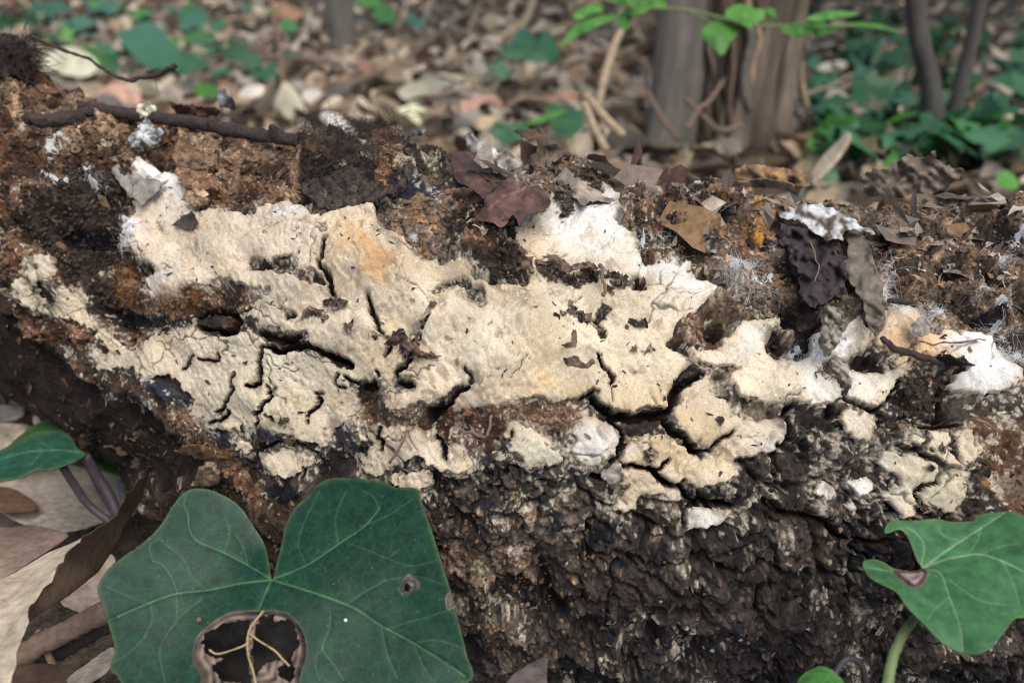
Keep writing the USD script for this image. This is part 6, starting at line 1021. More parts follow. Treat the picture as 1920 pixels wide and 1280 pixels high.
# leaf shapes: one prototype per shape and tint, copied as instances
UsdGeom.Scope.Define(stage, '/World/Looks')
def blade_mesh(L, W, curl, cup, seed, n=9, m=5, tooth=0.0, twist=0.0):
    r = np.random.RandomState(seed); u = np.linspace(0, 1, n); v = np.linspace(-1, 1, m)
    wprof = W * np.sin(np.pi * np.clip(u, .015, .985) ** .85) ** .8 * (1 + tooth * np.sin(u * 40))
    U, Vv = np.meshgrid(u, v, indexing='ij'); x = (U - .5) * L; y = Vv * wprof[:, None] * (1 + .05 * r.randn(n, m)) + .06 * L * np.sin(U * 3 + r.rand() * 3)
    z = cup * np.abs(Vv) ** 1.6 * wprof[:, None] + curl * L * (U - .5) ** 2 * 2 + twist * U * y + .03 * L * ndi.gaussian_filter(r.randn(n, m), 1) - .05 * L * np.exp(-(Vv / .2) ** 2) * .3
    P = np.stack([x, y, z], -1).reshape(-1, 3); q = np.arange(n * m).reshape(n, m)
    F = np.vstack([np.stack([q[:-1, :-1].ravel(), q[1:, :-1].ravel(), q[1:, 1:].ravel()], 1), np.stack([q[:-1, :-1].ravel(), q[1:, 1:].ravel(), q[:-1, 1:].ravel()], 1)])
    s = tube(np.array([[-.5 * L - .22 * L, 0, .01], [-.5 * L - .1 * L, .01 * L, .0], [-.48 * L, 0, curl * L * .45]]), .0011, 4)
    return P, F, s
KIND = {'tan': ('dead_tan', 'tan dead leaf in the litter behind the log'), 'pale': ('dead_pale', 'pale cream dead leaf in the litter behind the log'), 'pink': ('dead_pink', 'pinkish brown dead leaf in the litter behind the log'), 'dark': ('dead_dark', 'dark brown rotting leaf in the litter behind the log'), 'grey': ('dead_grey', 'greyish dead leaf in the litter behind the log')}
shapes = [(.075, .019, .22, .35, 1), (.065, .022, -.15, .5, 2), (.085, .017, .35, .2, 3), (.055, .020, .1, .8, 4), (.07, .024, -.28, .3, 5), (.05, .015, .4, .6, 6)]
blades = [blade_mesh(*s, tooth=.04 * (s[4] % 2), twist=.3 * (s[4] % 3 - 1)) for s in shapes]
protos = {}
for k in KIND:
    for i, (P, F, s) in enumerate(blades):
        path = f'/World/Looks/leaf_{k}_{"abcdef"[i]}'
        stage.CreateClassPrim(path); usdkit.mesh(stage, path + '/blade', (P, F), '/World/Looks/' + KIND[k][0], smooth=True); usdkit.mesh(stage, path + '/leaf_stalk', s, '/World/Looks/' + KIND[k][0], smooth=True)
        protos[k, i] = path
def rotm(rng, tilt):
    az, t1, t2 = rng.rand() * 2 * np.pi, rng.randn() * tilt, rng.randn() * tilt
    ca, sa = math.cos(az), math.sin(az); Rz = np.array([[ca, -sa, 0], [sa, ca, 0], [0, 0, 1]]); c1, s1, c2, s2 = math.cos(t1), math.sin(t1), math.cos(t2), math.sin(t2)
    return np.array([[1, 0, 0], [0, c1, -s1], [0, s1, c1]]) @ np.array([[c2, 0, s2], [0, 1, 0], [-s2, 0, c2]]) @ Rz
rng = np.random.RandomState(77)
spots = []
_y = .20 + 3.4 * rng.rand(3600) ** 1.3; _x = (rng.rand(3600) * 2 - 1) * (.75 * (_y + .32) + .15); _g = gz(_x, _y)
for x, y, g in zip(_x, _y, _g):
    spots.append((x, y, g + .004 + .018 * rng.rand(), rotm(rng, .42), rng.choice(list(KIND), p=[.34, .21, .07, .17, .21]), rng.randint(6), .65 + .7 * rng.rand()))
pos = np.array([s[:3] for s in spots]); qx, qy, qz = project(pos)
inview = (qx > -20) & (qx < 1940) & (qy > -20) & (qy < 420) & (pos[:, 1] > .28)
rank = np.argsort(np.where(inview, qz, 1e9)); chosen = rank[:290]
def place(path_name, src, M, loc, s, label, cat_, group):
    x = UsdGeom.Xform.Define(stage, numbered('/World/' + path_name)); A = np.eye(4); A[:3, :3] = (M * s).T; A[3, :3] = loc
    x.AddTransformOp().Set(Gf.Matrix4d(*[float(q) for q in A.ravel()])); p = x.GetPrim(); p.GetReferences().AddInternalReference(src); p.SetInstanceable(True)
    return tag(p, label, cat_, group)
LANDMARKS = [('the grey tree stem', 640, 100), ('the hanging ivy', 1000, 110), ('the yellow-cream leaf', 775, 215), ('the salmon leaf', 890, 190), ('the upright grey leaf', 550, 210), ('the triangular ivy leaf', 280, 90), ('the arching rootlet', 200, 130), ('the stump', 1400, 250),
             ('the pale canes', 1125, 230), ('the forked tree', 1760, 200), ('the split cane', 1560, 290), ('the shaggy clod', 690, 260), ('the thin red stem', 525, 100), ('the brushwood heap', 1700, 15), ('the corner ivy', 100, 20), ('the grey-green leaf', 800, 160), ('the oval green leaf', 1610, 160)]
def where_is(P):
    x, y, _ = (float(q[0]) for q in project(np.array([P], float))); n_, lx, ly = min(LANDMARKS, key=lambda l: (l[1] - x) ** 2 + 2.5 * (l[2] - y) ** 2); dx, dy = x - lx, y - ly; r = math.hypot(dx, dy * 1.6)
    rel = ('left of' if dx < 0 else 'right of') if abs(dx) > 2 * abs(dy) else ('beyond' if dy < 0 else 'before') if abs(dy) > .9 * abs(dx) else ('beyond and left of' if dx < 0 else 'beyond and right of') if dy < 0 else ('before and left of' if dx < 0 else 'before and right of')
    return ('close ' if r < 60 else 'near ' if r < 130 else 'far ') + rel + ' ' + n_
TINT = {'tan': 'tan', 'pale': 'pale cream', 'pink': 'reddish brown', 'dark': 'dark brown', 'grey': 'greyish'}
for i in chosen:
    x, y, z, M, k, sh_, s = spots[i]; place('dead_leaf', protos[k, sh_], M, (x, y, z), s, f"{'small' if s < .85 else 'large' if s > 1.15 else 'middling'} {TINT[k]} dead leaf lying {where_is((x, y, z))}", 'dead leaf', 'dead leaves of the litter behind the log')
rest = sorted(set(range(len(spots))) - set(chosen.tolist())); bag = {k: [] for k in KIND}
for i in rest:
    x, y, z, M, k, sh_, s = spots[i]; P, F, _ = blades[sh_]; bag[k].append(((P * s) @ M.T + [x, y, z], F))
for k in KIND: tag(obj('leaf_litter', cat(bag[k]), KIND[k][0]), f'further {k} leaves of the litter over the forest floor', kind='stuff')
# crumbs of twigs and leaf bits between the leaves
bits = []
_y = .12 + 2.6 * rng.rand(5200) ** 1.4; _x = (rng.rand(5200) * 2 - 1) * (.75 * (_y + .35) + .1); _g = gz(_x, _y)
for x, y, g in zip(_x, _y, _g):
    L = .006 + .022 * rng.rand(); w = L * (.15 + .35 * rng.rand()); M = rotm(rng, .5)
    bits.append((np.array([[-L, 0, 0], [0, -w, .1 * L], [L, 0, 0], [0, w, .12 * L]]) @ M.T + [x, y, g + .003 + .012 * rng.rand()], [[0, 1, 2], [0, 2, 3]]))
tag(obj('leaf_bits', cat(bits[:2600]), 'dead_tan', None, False), kind='stuff'); tag(obj('leaf_bits', cat(bits[2600:]), 'dead_dark', None, False), kind='stuff')
# ------------------------------------------------------------------ things that stand out on the forest floor, each seen on its own
def flat(name, label, cat_, out_, m, lift=.02, tilt=0.0, dip=0.0, group=None, col=None, step=4.0, seed=0, wrinkle=(3, 40), th=.0006, parent=None, depth=None, holes=(), **k):
    """A leaf lying on (or held above) the floor: its plane is the floor raised by lift, tilted towards the viewer by tilt (0..1)."""
    o = np.array(out_); cx, cy = o.mean(0)
    if depth is None:
        c = ground_at(cx, min(cy, 318), lift); dc = (c - EYE) @ FWD
        def dep(x, y):
            g = ground_at(x, y, lift); return (1 - tilt) * ((g - EYE) @ FWD) + tilt * dc
        rows = [(x, y, dep(x, y)) for x, y in o[:: max(1, len(o) // 7)]] + [(cx, cy, dep(cx, cy) + dip)]
    else: rows = [(x, y, depth + tilt * (cy - y) * .001) for x, y in o[:: max(1, len(o) // 7)]] + [(cx, cy, depth + dip)]
    me, P = sheet(o, rows, step=step, seed=seed, wrinkle=wrinkle, th=th, **k)
    c = None if col is None else tones(P, col, .2, 40, seed)
    return tag(obj(name, me, m if col is None else 'dead_albedo', parent, True, c), label, cat_, group)
G2 = lambda pts: T('2', pts); G1 = lambda pts: T('1', pts); G3 = lambda pts: T('3', pts)
DL = 'dead leaf'
flat('dead_leaf', 'pale yellow-cream rounded leaf standing just behind the log crest', DL, G2([(275, 640), (340, 600), (400, 580), (460, 610), (485, 660), (475, 710), (420, 710), (350, 690)]), '', .02, .6, -.005, col=(.62, .60, .38), seed=1)
flat('dead_leaf', 'salmon pink curled leaf right of the pale yellow-cream one', DL, G2([(615, 590), (650, 560), (740, 550), (840, 525), (890, 570), (900, 610), (850, 580), (780, 580), (750, 625), (690, 650), (640, 635)]), '', .025, .6, -.01, col=(.50, .29, .21), seed=2)
flat('dead_leaf', 'large grey-green leaf lying behind the salmon one', DL, G2([(310, 510), (380, 470), (480, 430), (560, 405), (640, 430), (600, 480), (520, 530), (450, 570), (370, 570)]), '', .02, .4, -.008, col=(.36, .33, .23), seed=3)
flat('dead_leaf', 'terracotta leaf beside the pale cane stumps', DL, G2([(1140, 540), (1200, 515), (1280, 510), (1330, 520), (1310, 580), (1260, 605), (1190, 575)]), '', .03, .5, -.005, col=(.46, .25, .16), seed=4)
flat('dead_leaf', 'brown and cream bent leaf left of the nearest green ivy leaf', DL, G2([(740, 680), (800, 650), (860, 660), (830, 710), (770, 725)]), '', .03, .6, 0, col=(.44, .33, .20), seed=5)
flat('dead_leaf', 'upright pale grey leaf with a thin stalk behind the twig', DL, G1([(1545, 560), (1570, 480), (1600, 460), (1660, 520), (1700, 600), (1730, 690), (1660, 690), (1580, 640)]), '', .04, .95, 0, col=(.42, .37, .26), seed=6)
flat('dead_leaf', 'whitish leaf left of the upright grey leaf', DL, G1([(1330, 560), (1350, 500), (1420, 475), (1490, 490), (1500, 550), (1440, 600), (1370, 600)]), '', .03, .7, -.006, col=(.55, .48, .39), seed=7)
flat('dead_leaf', 'whitish leaf right of the upright grey leaf', DL, G1([(1690, 520), (1740, 500), (1800, 510), (1820, 560), (1760, 590), (1700, 570)]), '', .02, .6, 0, col=(.56, .50, .42), seed=8)
flat('dead_leaf', 'white folded leaf just above the shaggy clod', DL, G1([(1790, 640), (1860, 630), (1930, 680), (1990, 740), (1900, 735), (1820, 690)]), '', .03, .5, 0, col=(.58, .53, .46), seed=9)
flat('dead_leaf', 'reddish tan leaf behind the arching rootlet', DL, G1([(560, 510), (640, 460), (740, 490), (790, 560), (720, 600), (600, 580), (520, 560)]), '', .03, .6, -.008, col=(.44, .26, .18), seed=10)
flat('dead_leaf', 'tan leaf with a fold, right of the reddish tan one', DL, G1([(880, 480), (960, 420), (1010, 500), (1060, 560), (960, 560), (890, 550)]), '', .02, .5, 0, col=(.43, .34, .23), seed=11)
flat('dead_leaf', 'broad yellowish leaf hanging behind the arching rootlet at the left', DL, G1([(240, 330), (300, 290), (400, 260), (520, 320), (550, 380), (480, 430), (380, 420), (300, 400), (230, 390)]), '', .05, .7, -.01, col=(.50, .47, .32), seed=12)
flat('dead_leaf', 'pinkish leaf near the top left corner', DL, G1([(0, 160), (80, 110), (180, 160), (200, 200), (120, 220), (0, 210)]), '', .02, .4, 0, col=(.48, .36, .28), seed=13)
flat('dead_leaf', 'orange-brown leaf near the top, left of the grey tree stem', DL, G1([(1500, 60), (1560, 20), (1660, 40), (1680, 100), (1600, 110), (1530, 100)]), '', .02, .5, 0, col=(.40, .20, .12), seed=14)
flat('dead_leaf', 'orange leaf at the foot of the grey tree stem', DL, G2([(75, 160), (100, 120), (150, 130), (160, 170), (110, 190)]), '', .02, .5, 0, col=(.50, .24, .11), seed=15)
flat('dead_leaf', 'brown leaf in the middle of the litter, left of the hanging ivy', DL, G2([(350, 270), (420, 250), (480, 290), (460, 340), (390, 330)]), '', .02, .5, 0, col=(.27, .155, .11), seed=16)
flat('dead_leaf', 'cream forked leaf in the middle of the litter', DL, G2([(200, 380), (340, 370), (350, 335), (420, 370), (480, 350), (440, 400), (360, 410), (260, 415)]), '', .02, .4, 0, col=(.54, .48, .36), seed=17)
flat('dead_leaf', 'orange-brown leaf on the slope at the far right', DL, G3([(1590, 590), (1640, 560), (1700, 570), (1690, 640), (1640, 660), (1600, 640)]), '', .02, .5, 0, col=(.44, .25, .13), seed=18)
flat('dead_leaf', 'tan leaf standing right of the stump', DL, G3([(740, 440), (800, 440), (860, 420), (870, 480), (830, 550), (770, 540)]), '', .03, .8, 0, col=(.42, .34, .25), seed=19)
flat('dead_leaf', 'pale long leaf right of the stump, above the tan one', DL, G3([(730, 375), (800, 350), (900, 340), (920, 370), (850, 400), (760, 395)]), '', .03, .6, 0, col=(.50, .45, .36), seed=20)
# ivy and seedlings on the floor
def ivy5(cx, cy, w, h, rot, seed):
    a = [(0, .95), (.22, .42), (.62, .55), (.98, .30), (.72, -.02), (.80, -.42), (.42, -.62), (.12, -.45), (0, -.30), (-.12, -.45), (-.42, -.62), (-.80, -.42), (-.72, -.02), (-.98, .30), (-.62, .55), (-.22, .42)]
    c, s = math.cos(rot), math.sin(rot); r = np.random.RandomState(seed)
    return [(cx + w * (x * c - y * s) * (1 + .12 * r.randn()), cy + h * (x * s + y * c) * (1 + .12 * r.randn())) for x, y in a]
def ivy_bg(label, out_, lift=.05, tilt=.6, m='ivy_green', seed=0, stalk_to=None, depth=None, cat_='ivy leaf', name='ivy_leaf'):
    t = thing(name, label, cat_)
    o = np.array(out_); cx, cy = o.mean(0)
    if cat_ == 'ivy leaf' and len(o) <= 7:
        x0, y0 = o.min(0); x1, y1 = o.max(0); rot_ = (seed * 2.399) % 6.28; q = np.array(ivy5(0, 0, 1, 1, rot_, seed)); q = (q - q.min(0)) / (q.max(0) - q.min(0)); out_ = [(x0 + (x1 - x0) * (a * 1.16 - .08), y0 + (y1 - y0) * (b * 1.16 - .08)) for a, b in q]
        o = np.array(out_)
    flat('blade', None, None, out_, m, lift, tilt, 0, seed=seed, parent=t, depth=depth, smooth=len(o) <= 12, wrinkle=(4, 45))
    if stalk_to is not None:
        dc = depth or (ground_at(cx, min(cy, 318), lift) - EYE) @ FWD; g = ground_at(stalk_to[0], stalk_to[1], 0); a = at(cx, cy, dc + .004); mid = (a + g) / 2 + [0, 0, .01]
        obj('leaf_stalk', tube(catmull([a, mid, g], 6), .0016, 6), 'stem_green', t)
    return t
ivy_bg('dark blue-green lobed ivy leaf hanging in front of the litter, left of the stump', G2([(885, 290), (940, 240), (990, 165), (1050, 175), (1090, 240), (1080, 300), (1000, 335), (920, 325)]), .10, .8, seed=1, stalk_to=(985, 150))
ivy_bg('dark ivy leaf with a pale edge, just right of the hanging lobed one', G2([(1000, 330), (1070, 290), (1110, 200), (1150, 175), (1200, 240), (1215, 310), (1150, 350), (1060, 345)]), .10, .8, seed=2, stalk_to=(1005, 150))
ivy_bg('shiny bluish ivy leaf lowest of the hanging group left of the stump', G2([(830, 400), (870, 350), (930, 340), (945, 390), (920, 435), (860, 440)]), .09, .8, seed=3, stalk_to=(960, 170))
ivy_bg('green lobed ivy leaf nearest behind the log crest', G2([(840, 720), (870, 680), (940, 690), (1030, 690), (1040, 730), (1000, 780), (960, 790), (925, 820), (870, 780), (845, 760)]), .06, .8, seed=4, stalk_to=(1010, 300))
ivy_bg('green ivy leaf right behind the nearest one', G2([(1160, 650), (1230, 610), (1320, 610), (1360, 650), (1340, 720), (1270, 770), (1200, 740), (1170, 700)]), .06, .7, seed=5, stalk_to=(1075, 280))
ivy_bg('small ivy leaf above the two near the crest', G2([(1125, 600), (1180, 575), (1240, 590), (1210, 630), (1150, 640)]), .06, .7, seed=6)
ivy_bg('narrow green leaf between the two ivy leaves at the crest', G2([(1020, 690), (1090, 660), (1180, 625), (1260, 620), (1180, 660), (1090, 690)]), .065, .8, 'fresh_green', seed=7, cat_='leaf', name='green_leaf')
ivy_bg('tiny bright green leaf tip at the crest beside the shaggy clod', G2([(510, 870), (530, 840), (560, 850), (570, 880), (540, 890)]), .05, .8, 'fresh_green', seed=8, cat_='leaf', name='green_leaf')
ivy_bg('large triangular ivy leaf at the upper left behind the rootlet', G1([(660, 200), (720, 160), (830, 120), (920, 180), (960, 240), (1010, 300), (960, 370), (860, 390), (790, 360), (720, 290)]), .07, .7, seed=9, stalk_to=(280, 140))
ivy_bg('ivy leaf overlapping the lower right of the large triangular one', G1([(960, 340), (1040, 310), (1120, 330), (1140, 390), (1090, 420), (1000, 390)]), .06, .7, seed=10)
ivy_bg('pale green small leaf above the small dark shred', G1([(1080, 505), (1120, 465), (1190, 475), (1240, 510), (1200, 540), (1130, 540)]), .05, .7, 'fresh_green', seed=11, cat_='leaf', name='green_leaf')
ivy_bg('green lobed ivy leaf under the thin red stem', G1([(1410, 370), (1470, 360), (1530, 400), (1560, 450), (1500, 470), (1440, 440)]), .05, .7, seed=12)
ivy_bg('bluish ivy leaf at the top left corner', G1([(180, 20), (300, 10), (400, 40), (390, 90), (290, 100), (200, 70)]), .06, .5, seed=13)
ivy_bg('blue-green ivy leaf below the corner one', G1([(300, 110), (400, 90), (520, 100), (560, 140), (440, 170), (330, 150)]), .05, .5, seed=14)
ivy_bg('dark ivy leaf at the top edge, left', G1([(470, 0), (620, 0), (680, 40), (600, 80), (500, 60)]), .05, .4, seed=15)
ivy_bg('bright green leaflet in the top left greenery', G1([(740, 80), (800, 50), (850, 80), (820, 110), (760, 110)]), .05, .5, 'fresh_green', seed=16, cat_='leaf', name='green_leaf')
ivy_bg('deep blue-green ivy leaf, top centre-left', G1([(1000, 90), (1080, 40), (1150, 80), (1160, 150), (1080, 170), (1010, 150)]), .05, .5, seed=17)
ivy_bg('pale green broad leaf right of the deep blue-green one', G1([(1020, 210), (1100, 170), (1200, 190), (1200, 230), (1110, 250), (1040, 240)]), .05, .5, 'fresh_green', seed=18, cat_='leaf', name='green_leaf')
ivy_bg('small round green leaf near the thin red stem', G1([(1560, 130), (1610, 105), (1670, 140), (1640, 180), (1580, 170)]), .04, .5, 'fresh_green', seed=19, cat_='leaf', name='green_leaf')
ivy_bg('dark ivy leaf right of the grey tree stem', G2([(350, 110), (400, 85), (470, 95), (470, 150), (400, 170), (360, 150)]), .05, .5, seed=20)
ivy_bg('bright green seedling leaf right of the grey tree stem', G2([(180, 60), (230, 20), (300, 60), (305, 120), (240, 130), (190, 110)]), .06, .6, 'fresh_green', seed=21, cat_='leaf', name='green_leaf')
ivy_bg('bright green seedling leaf touching the top edge by the tree stem', G2([(70, 0), (180, -10), (230, 10), (180, 40), (110, 30)]), .08, .6, 'fresh_green', seed=22, cat_='leaf', name='green_leaf')
for k, (lab_, o_, m_, lf) in enumerate([
    ('upright oval green leaf right of the stump', G3([(940, 470), (960, 400), (995, 375), (1025, 430), (1030, 520), (1000, 600), (960, 560)]), 'ivy_green', .08), ('bent green leaf below the oval one', G3([(800, 580), (860, 590), (910, 650), (930, 740), (870, 770), (850, 720), (870, 660)]), 'ivy_green', .06),
    ('ivy leaf between the dark thin trunks and the oval leaf', G3([(1320, 640), (1380, 630), (1430, 690), (1400, 730), (1410, 800), (1350, 820), (1310, 760), (1330, 700)]), 'ivy_green', .05), ('small green ivy leaf at the foot of the bent leaf', G3([(690, 790), (740, 765), (780, 810), (750, 840), (710, 830)]), 'fresh_green', .04),
    ('green ivy leaf under the pale split cane', G3([(770, 990), (820, 950), (870, 980), (860, 1030), (800, 1035)]), 'ivy_green', .04), ('green ivy leaf by the grey pointed leaf on the crest', G3([(1110, 860), (1160, 845), (1200, 880), (1180, 930), (1130, 935)]), 'fresh_green', .05),
    ('dark ivy leaf in the middle of the right slope', G3([(1110, 770), (1180, 760), (1210, 800), (1160, 830), (1120, 820)]), 'ivy_green', .04), ('green trefoil leaf at the far right', G3([(1750, 980), (1800, 950), (1850, 980), (1880, 1040), (1830, 1060), (1770, 1030)]), 'fresh_green', .04),
    ('ivy leaf right of the thin dark trunks', G3([(1680, 530), (1760, 500), (1830, 540), (1800, 590), (1720, 600)]), 'ivy_green', .04), ('blue-green ivy leaf at the upper right slope', G3([(1700, 440), (1780, 420), (1850, 450), (1830, 500), (1740, 490)]), 'ivy_green', .04),
    ('ivy leaf right behind the stump edge', G3([(690, 330), (750, 310), (770, 350), (720, 380), (690, 370)]), 'ivy_green', .05), ('low ivy leaf left of the thin dark trunks', G3([(1120, 640), (1200, 620), (1250, 660), (1200, 710), (1130, 690)]), 'ivy_green', .04),
    ('small ivy leaf at the right edge of the picture', G3([(1830, 600), (1890, 590), (1925, 630), (1880, 660), (1840, 640)]), 'ivy_green', .03), ('glossy small ivy leaf low at the right slope', G3([(1510, 800), (1560, 780), (1590, 820), (1550, 850), (1520, 840)]), 'ivy_green', .03)]):
    ivy_bg(lab_, o_, lf, .7, m_, seed=30 + k, cat_='ivy leaf' if 'ivy' in lab_ else 'leaf', name='ivy_leaf' if 'ivy' in lab_ else 'green_leaf')
# more low ivy, alike: top left, and the right slope
rv_ = np.random.RandomState(8)
gp = {'left': ('low dark green ivy leaf in the patch at the upper left', 'ivy leaves at the upper left'), 'right': ('low dark green ivy leaf on the shady slope right of the stump', 'ivy leaves on the right slope')}
a5 = np.array(ivy5(0, 0, 1, 1, 0, 3)); P5, F5 = flat_mesh(a5 * 10, (), 2.2, 0, 1, False); V5 = np.c_[P5 * .1, .12 * (P5[:, 0] * .1) ** 2 - .12 * np.abs(P5[:, 1] * .1)]
for k, m_ in (('ivy', 'ivy_green'), ('fresh', 'fresh_green')):
    stage.CreateClassPrim('/World/Looks/low_' + k); usdkit.mesh(stage, f'/World/Looks/low_{k}/blade', (V5, F5), '/World/Looks/' + m_, smooth=True); usdkit.mesh(stage, f'/World/Looks/low_{k}/leaf_stalk', tube(np.array([[0, -.3, 0], [0, -.5, -.3], [.1, -.6, -.9]]), .035, 5), '/World/Looks/stem_green', smooth=True)
for side, n in (('left', 80), ('right', 200)):
    for q in range(n):
        if side == 'left': px, py = rv_.choice([rv_.rand() * 560, rv_.rand() * 420]), 8 + 130 * rv_.rand() ** 1.2
        else: px, py = 1515 + 420 * rv_.rand(), 5 + 280 * rv_.rand()
        g = ground_at(px, py, .025 + .03 * rv_.rand()); k_ = 'fresh' if rv_.rand() < (.2 if side == 'left' else .05) else 'ivy'; z_ = .024 + .020 * rv_.rand()
        place('ivy_leaf', '/World/Looks/low_' + k_, rotm(rv_, .45), g, z_, f"{'small' if z_ < .031 else 'middling' if z_ < .038 else 'large'} {'bright' if k_ == 'fresh' else 'dark'} green low ivy leaf {where_is(g)}", 'ivy leaf', gp[side][1])
# the bright shoot that leans in before the stump
sh_t = thing('green_shoot', 'bright green leafy shoot reaching across the top of the stump', 'shoot')
for k, o_ in enumerate([T('2', [(1220, 270), (1260, 190), (1330, 130), (1430, 95), (1540, 80), (1550, 105), (1480, 130), (1400, 165), (1310, 210), (1250, 255)]), T('2', [(1290, 100), (1330, 50), (1400, 25), (1450, 25), (1460, 60), (1400, 85), (1340, 110)]), T('2', [(1510, -10), (1640, -20), (1650, 20), (1570, 25)]), T('2', [(1540, 120), (1570, 70), (1640, 40), (1720, 30), (1700, 70), (1620, 100), (1600, 165), (1560, 160)]), T('2', [(1650, 10), (1740, -10), (1810, 10), (1800, 55), (1720, 45)]),
      T('3', [(100, 175), (150, 130), (220, 120), (290, 140), (312, 185), (270, 230), (240, 290), (215, 310), (190, 290), (150, 250), (115, 215)]), T('3', [(235, 90), (260, 45), (330, 25), (400, 50), (450, 55), (455, 105), (400, 130), (375, 160), (300, 125)]), T('3', [(445, 70), (490, 45), (520, 70), (515, 105), (470, 100)]), T('3', [(545, 165), (620, 135), (700, 125), (735, 165), (720, 190), (640, 210), (580, 190)]), T('3', [(690, 110), (760, 75), (860, 62), (980, 75), (930, 95), (860, 100), (780, 120)]), T('3', [(780, 190), (840, 150), (940, 130), (1060, 130), (1150, 155), (1225, 190), (1120, 165), (1000, 150), (900, 155), (830, 180)]), T('3', [(715, 140), (790, 130), (800, 165), (760, 215), (730, 190)])]):
    o = np.array(o_); flat('leaf', None, None, o_, 'fresh_green', parent=sh_t, depth=.74 + .02 * math.sin(k * 2), tilt=.25, dip=-.006, seed=60 + k, wrinkle=(1.5, 40), step=5)
obj('stem', tube(at(*np.array(catmull([(1050, -30), (1170, 10), (1290, 20), (1400, 45), (1500, 50), (1600, 48)], 8)).T, np.full(41, .755)), .0014, 7), 'stem_green', sh_t)
for k, pts in enumerate([[(1170, 10), (1160, 30)], [(1290, 20), (1340, 45), (1350, 50)], [(1500, 50), (1480, 55), (1470, 55)]]):
    P = catmull(pts, 6); obj('leaf_stalk', tube(at(P[:, 0], P[:, 1], np.full(len(P), .752)), .0009, 6), 'stem_green', sh_t)

# ------------------------------------------------------------------ stump, trunks, canes, sticks
def ridged(name, label, cat_, base, h, r0, r1, m, seed, ridges=14, amp=.10, lean=(0, 0), top=.03, kind_=None, n=40, k=72, parent=None, wob=.01, flare=.5):
    rr = np.random.RandomState(seed); zz = np.linspace(-.02, h, n); a = np.linspace(0, 2 * np.pi, k, endpoint=False)
    A, Z = np.meshgrid(a, zz); R = np.interp(Z, [0, h], [r0, r1]) * (1 + flare * np.exp(-np.clip(Z, 0, None) / (.10 + r0 * .5)) * .5)
    cell = n2(A / (2 * np.pi) * .08 * ridges / 14, Z * .012, .006, seed); R = R * (1 + amp * (np.abs(cell) * 2 - .6) + amp * .5 * n2(A / (2 * np.pi) * .09, Z * .05, .0025, seed + 1))
    R[:, -1] = R[:, -1]
    cx = base[0] + lean[0] * Z / h + wob * np.sin(Z * 7 + seed); cy = base[1] + lean[1] * Z / h
    Zt = Z + base[2] + (top * n2(A / (2 * np.pi) * .09, Z * 0, .004, seed + 2)) * np.clip((Z - h * .8) / (h * .2), 0, 1)
    V = np.stack([cx + R * np.cos(A), cy + R * np.sin(A), Zt], -1).reshape(-1, 3); q = np.arange(n * k).reshape(n, k); qn = np.roll(q, -1, 1)
    F = np.vstack([np.stack([q[:-1].ravel(), qn[:-1].ravel(), qn[1:].ravel()], 1), np.stack([q[:-1].ravel(), qn[1:].ravel(), q[1:].ravel()], 1)])
    c = len(V); V = np.vstack([V, [cx[-1].mean(), cy[-1].mean(), base[2] + h - .04]]); F = np.vstack([F, np.stack([q[-1], qn[-1], np.full(k, c)], 1)])
    p = obj(name, (V, F), m, parent); return tag(p, label, cat_) if label else p
sb = ground_at(1400, 300); st_ = thing('stump', 'broken brown stump of upright fibrous ridges behind the log', 'stump')
ridged('wood', None, None, sb + [.004, .056, 0], .55, .050, .046, 'stump_wood', 5, 26, .18, parent=st_, n=70, k=160, top=.06, flare=.15)
for k, (px, w, y0, y1, m_) in enumerate([(1300, 9, 320, -60, 'twig_brown'), (1418, 9, 320, -60, 'twig_pale'), (1440, 7, 320, -60, 'stump_wood'), (1500, 8, 200, -70, 'twig_pale'), (1470, 9, 320, -60, 'stump_wood'), (1398, 14, 330, 20, 'trunk_grey'), (1345, 7, 300, -40, 'stump_wood'), (1330, 10, 300, -40, 'stump_wood'), (1490, 8, 320, 60, 'stump_wood'), (1376, 6, 320, -60, 'twig_brown'), (1430, 5, 320, -60, 'twig_brown'), (1458, 6, 320, -60, 'twig_dark'), (1362, 6, 320, -60, 'twig_dark'), (1318, 5, 320, -60, 'twig_dark'), (1482, 5, 320, -60, 'twig_brown'), (1408, 6, 320, -60, 'stump_wood'), (1515, 5, 320, 120, 'twig_brown'), (1285, 5, 320, -60, 'twig_brown')]):
    dd = (sb - EYE) @ FWD - .005; rr = np.random.RandomState(k); pts = np.array([(px + rr.randn() * 7 + (8 if k == 0 else 0) * math.sin(y * .02), y) for y in np.linspace(y0, y1, 7)]); P = catmull(pts, 6)
    zs = [ground_at(px, 300)[1] + .0]; y_plane = sb[1] + .001 + .0005 * (px - 1400) ** 2 / 100
    X = np.array([EYE + ray(x, y) * ((y_plane - EYE[1]) / ray(x, y)[1]) for x, y in P]); obj('splinter', tube(X, np.array([1.1, 1, .9, .8]) * w / PXU * 1.1 * .5 * 1.3, 8, .25, k), m_, st_)
tk = ground_at(1262, 305); ridged('slender_tree', 'smooth dark grey trunk joined to the left side of the stump', 'tree', tk + [.0, .06, 0], 1.6, .034, .030, 'trunk_grey', 7, 8, .08, n=40, flare=.15)
tk = ground_at(640, 104); ridged('slender_tree', 'slender grey tree stem standing in the litter at the upper left', 'tree', tk, 2.6, .033, .028, 'trunk_grey', 8, 5, .04, n=50, flare=.3)
tk = ground_at(1762, 285); tt = thing('tree', 'thin dark forked tree standing on the slope at the right', 'tree')
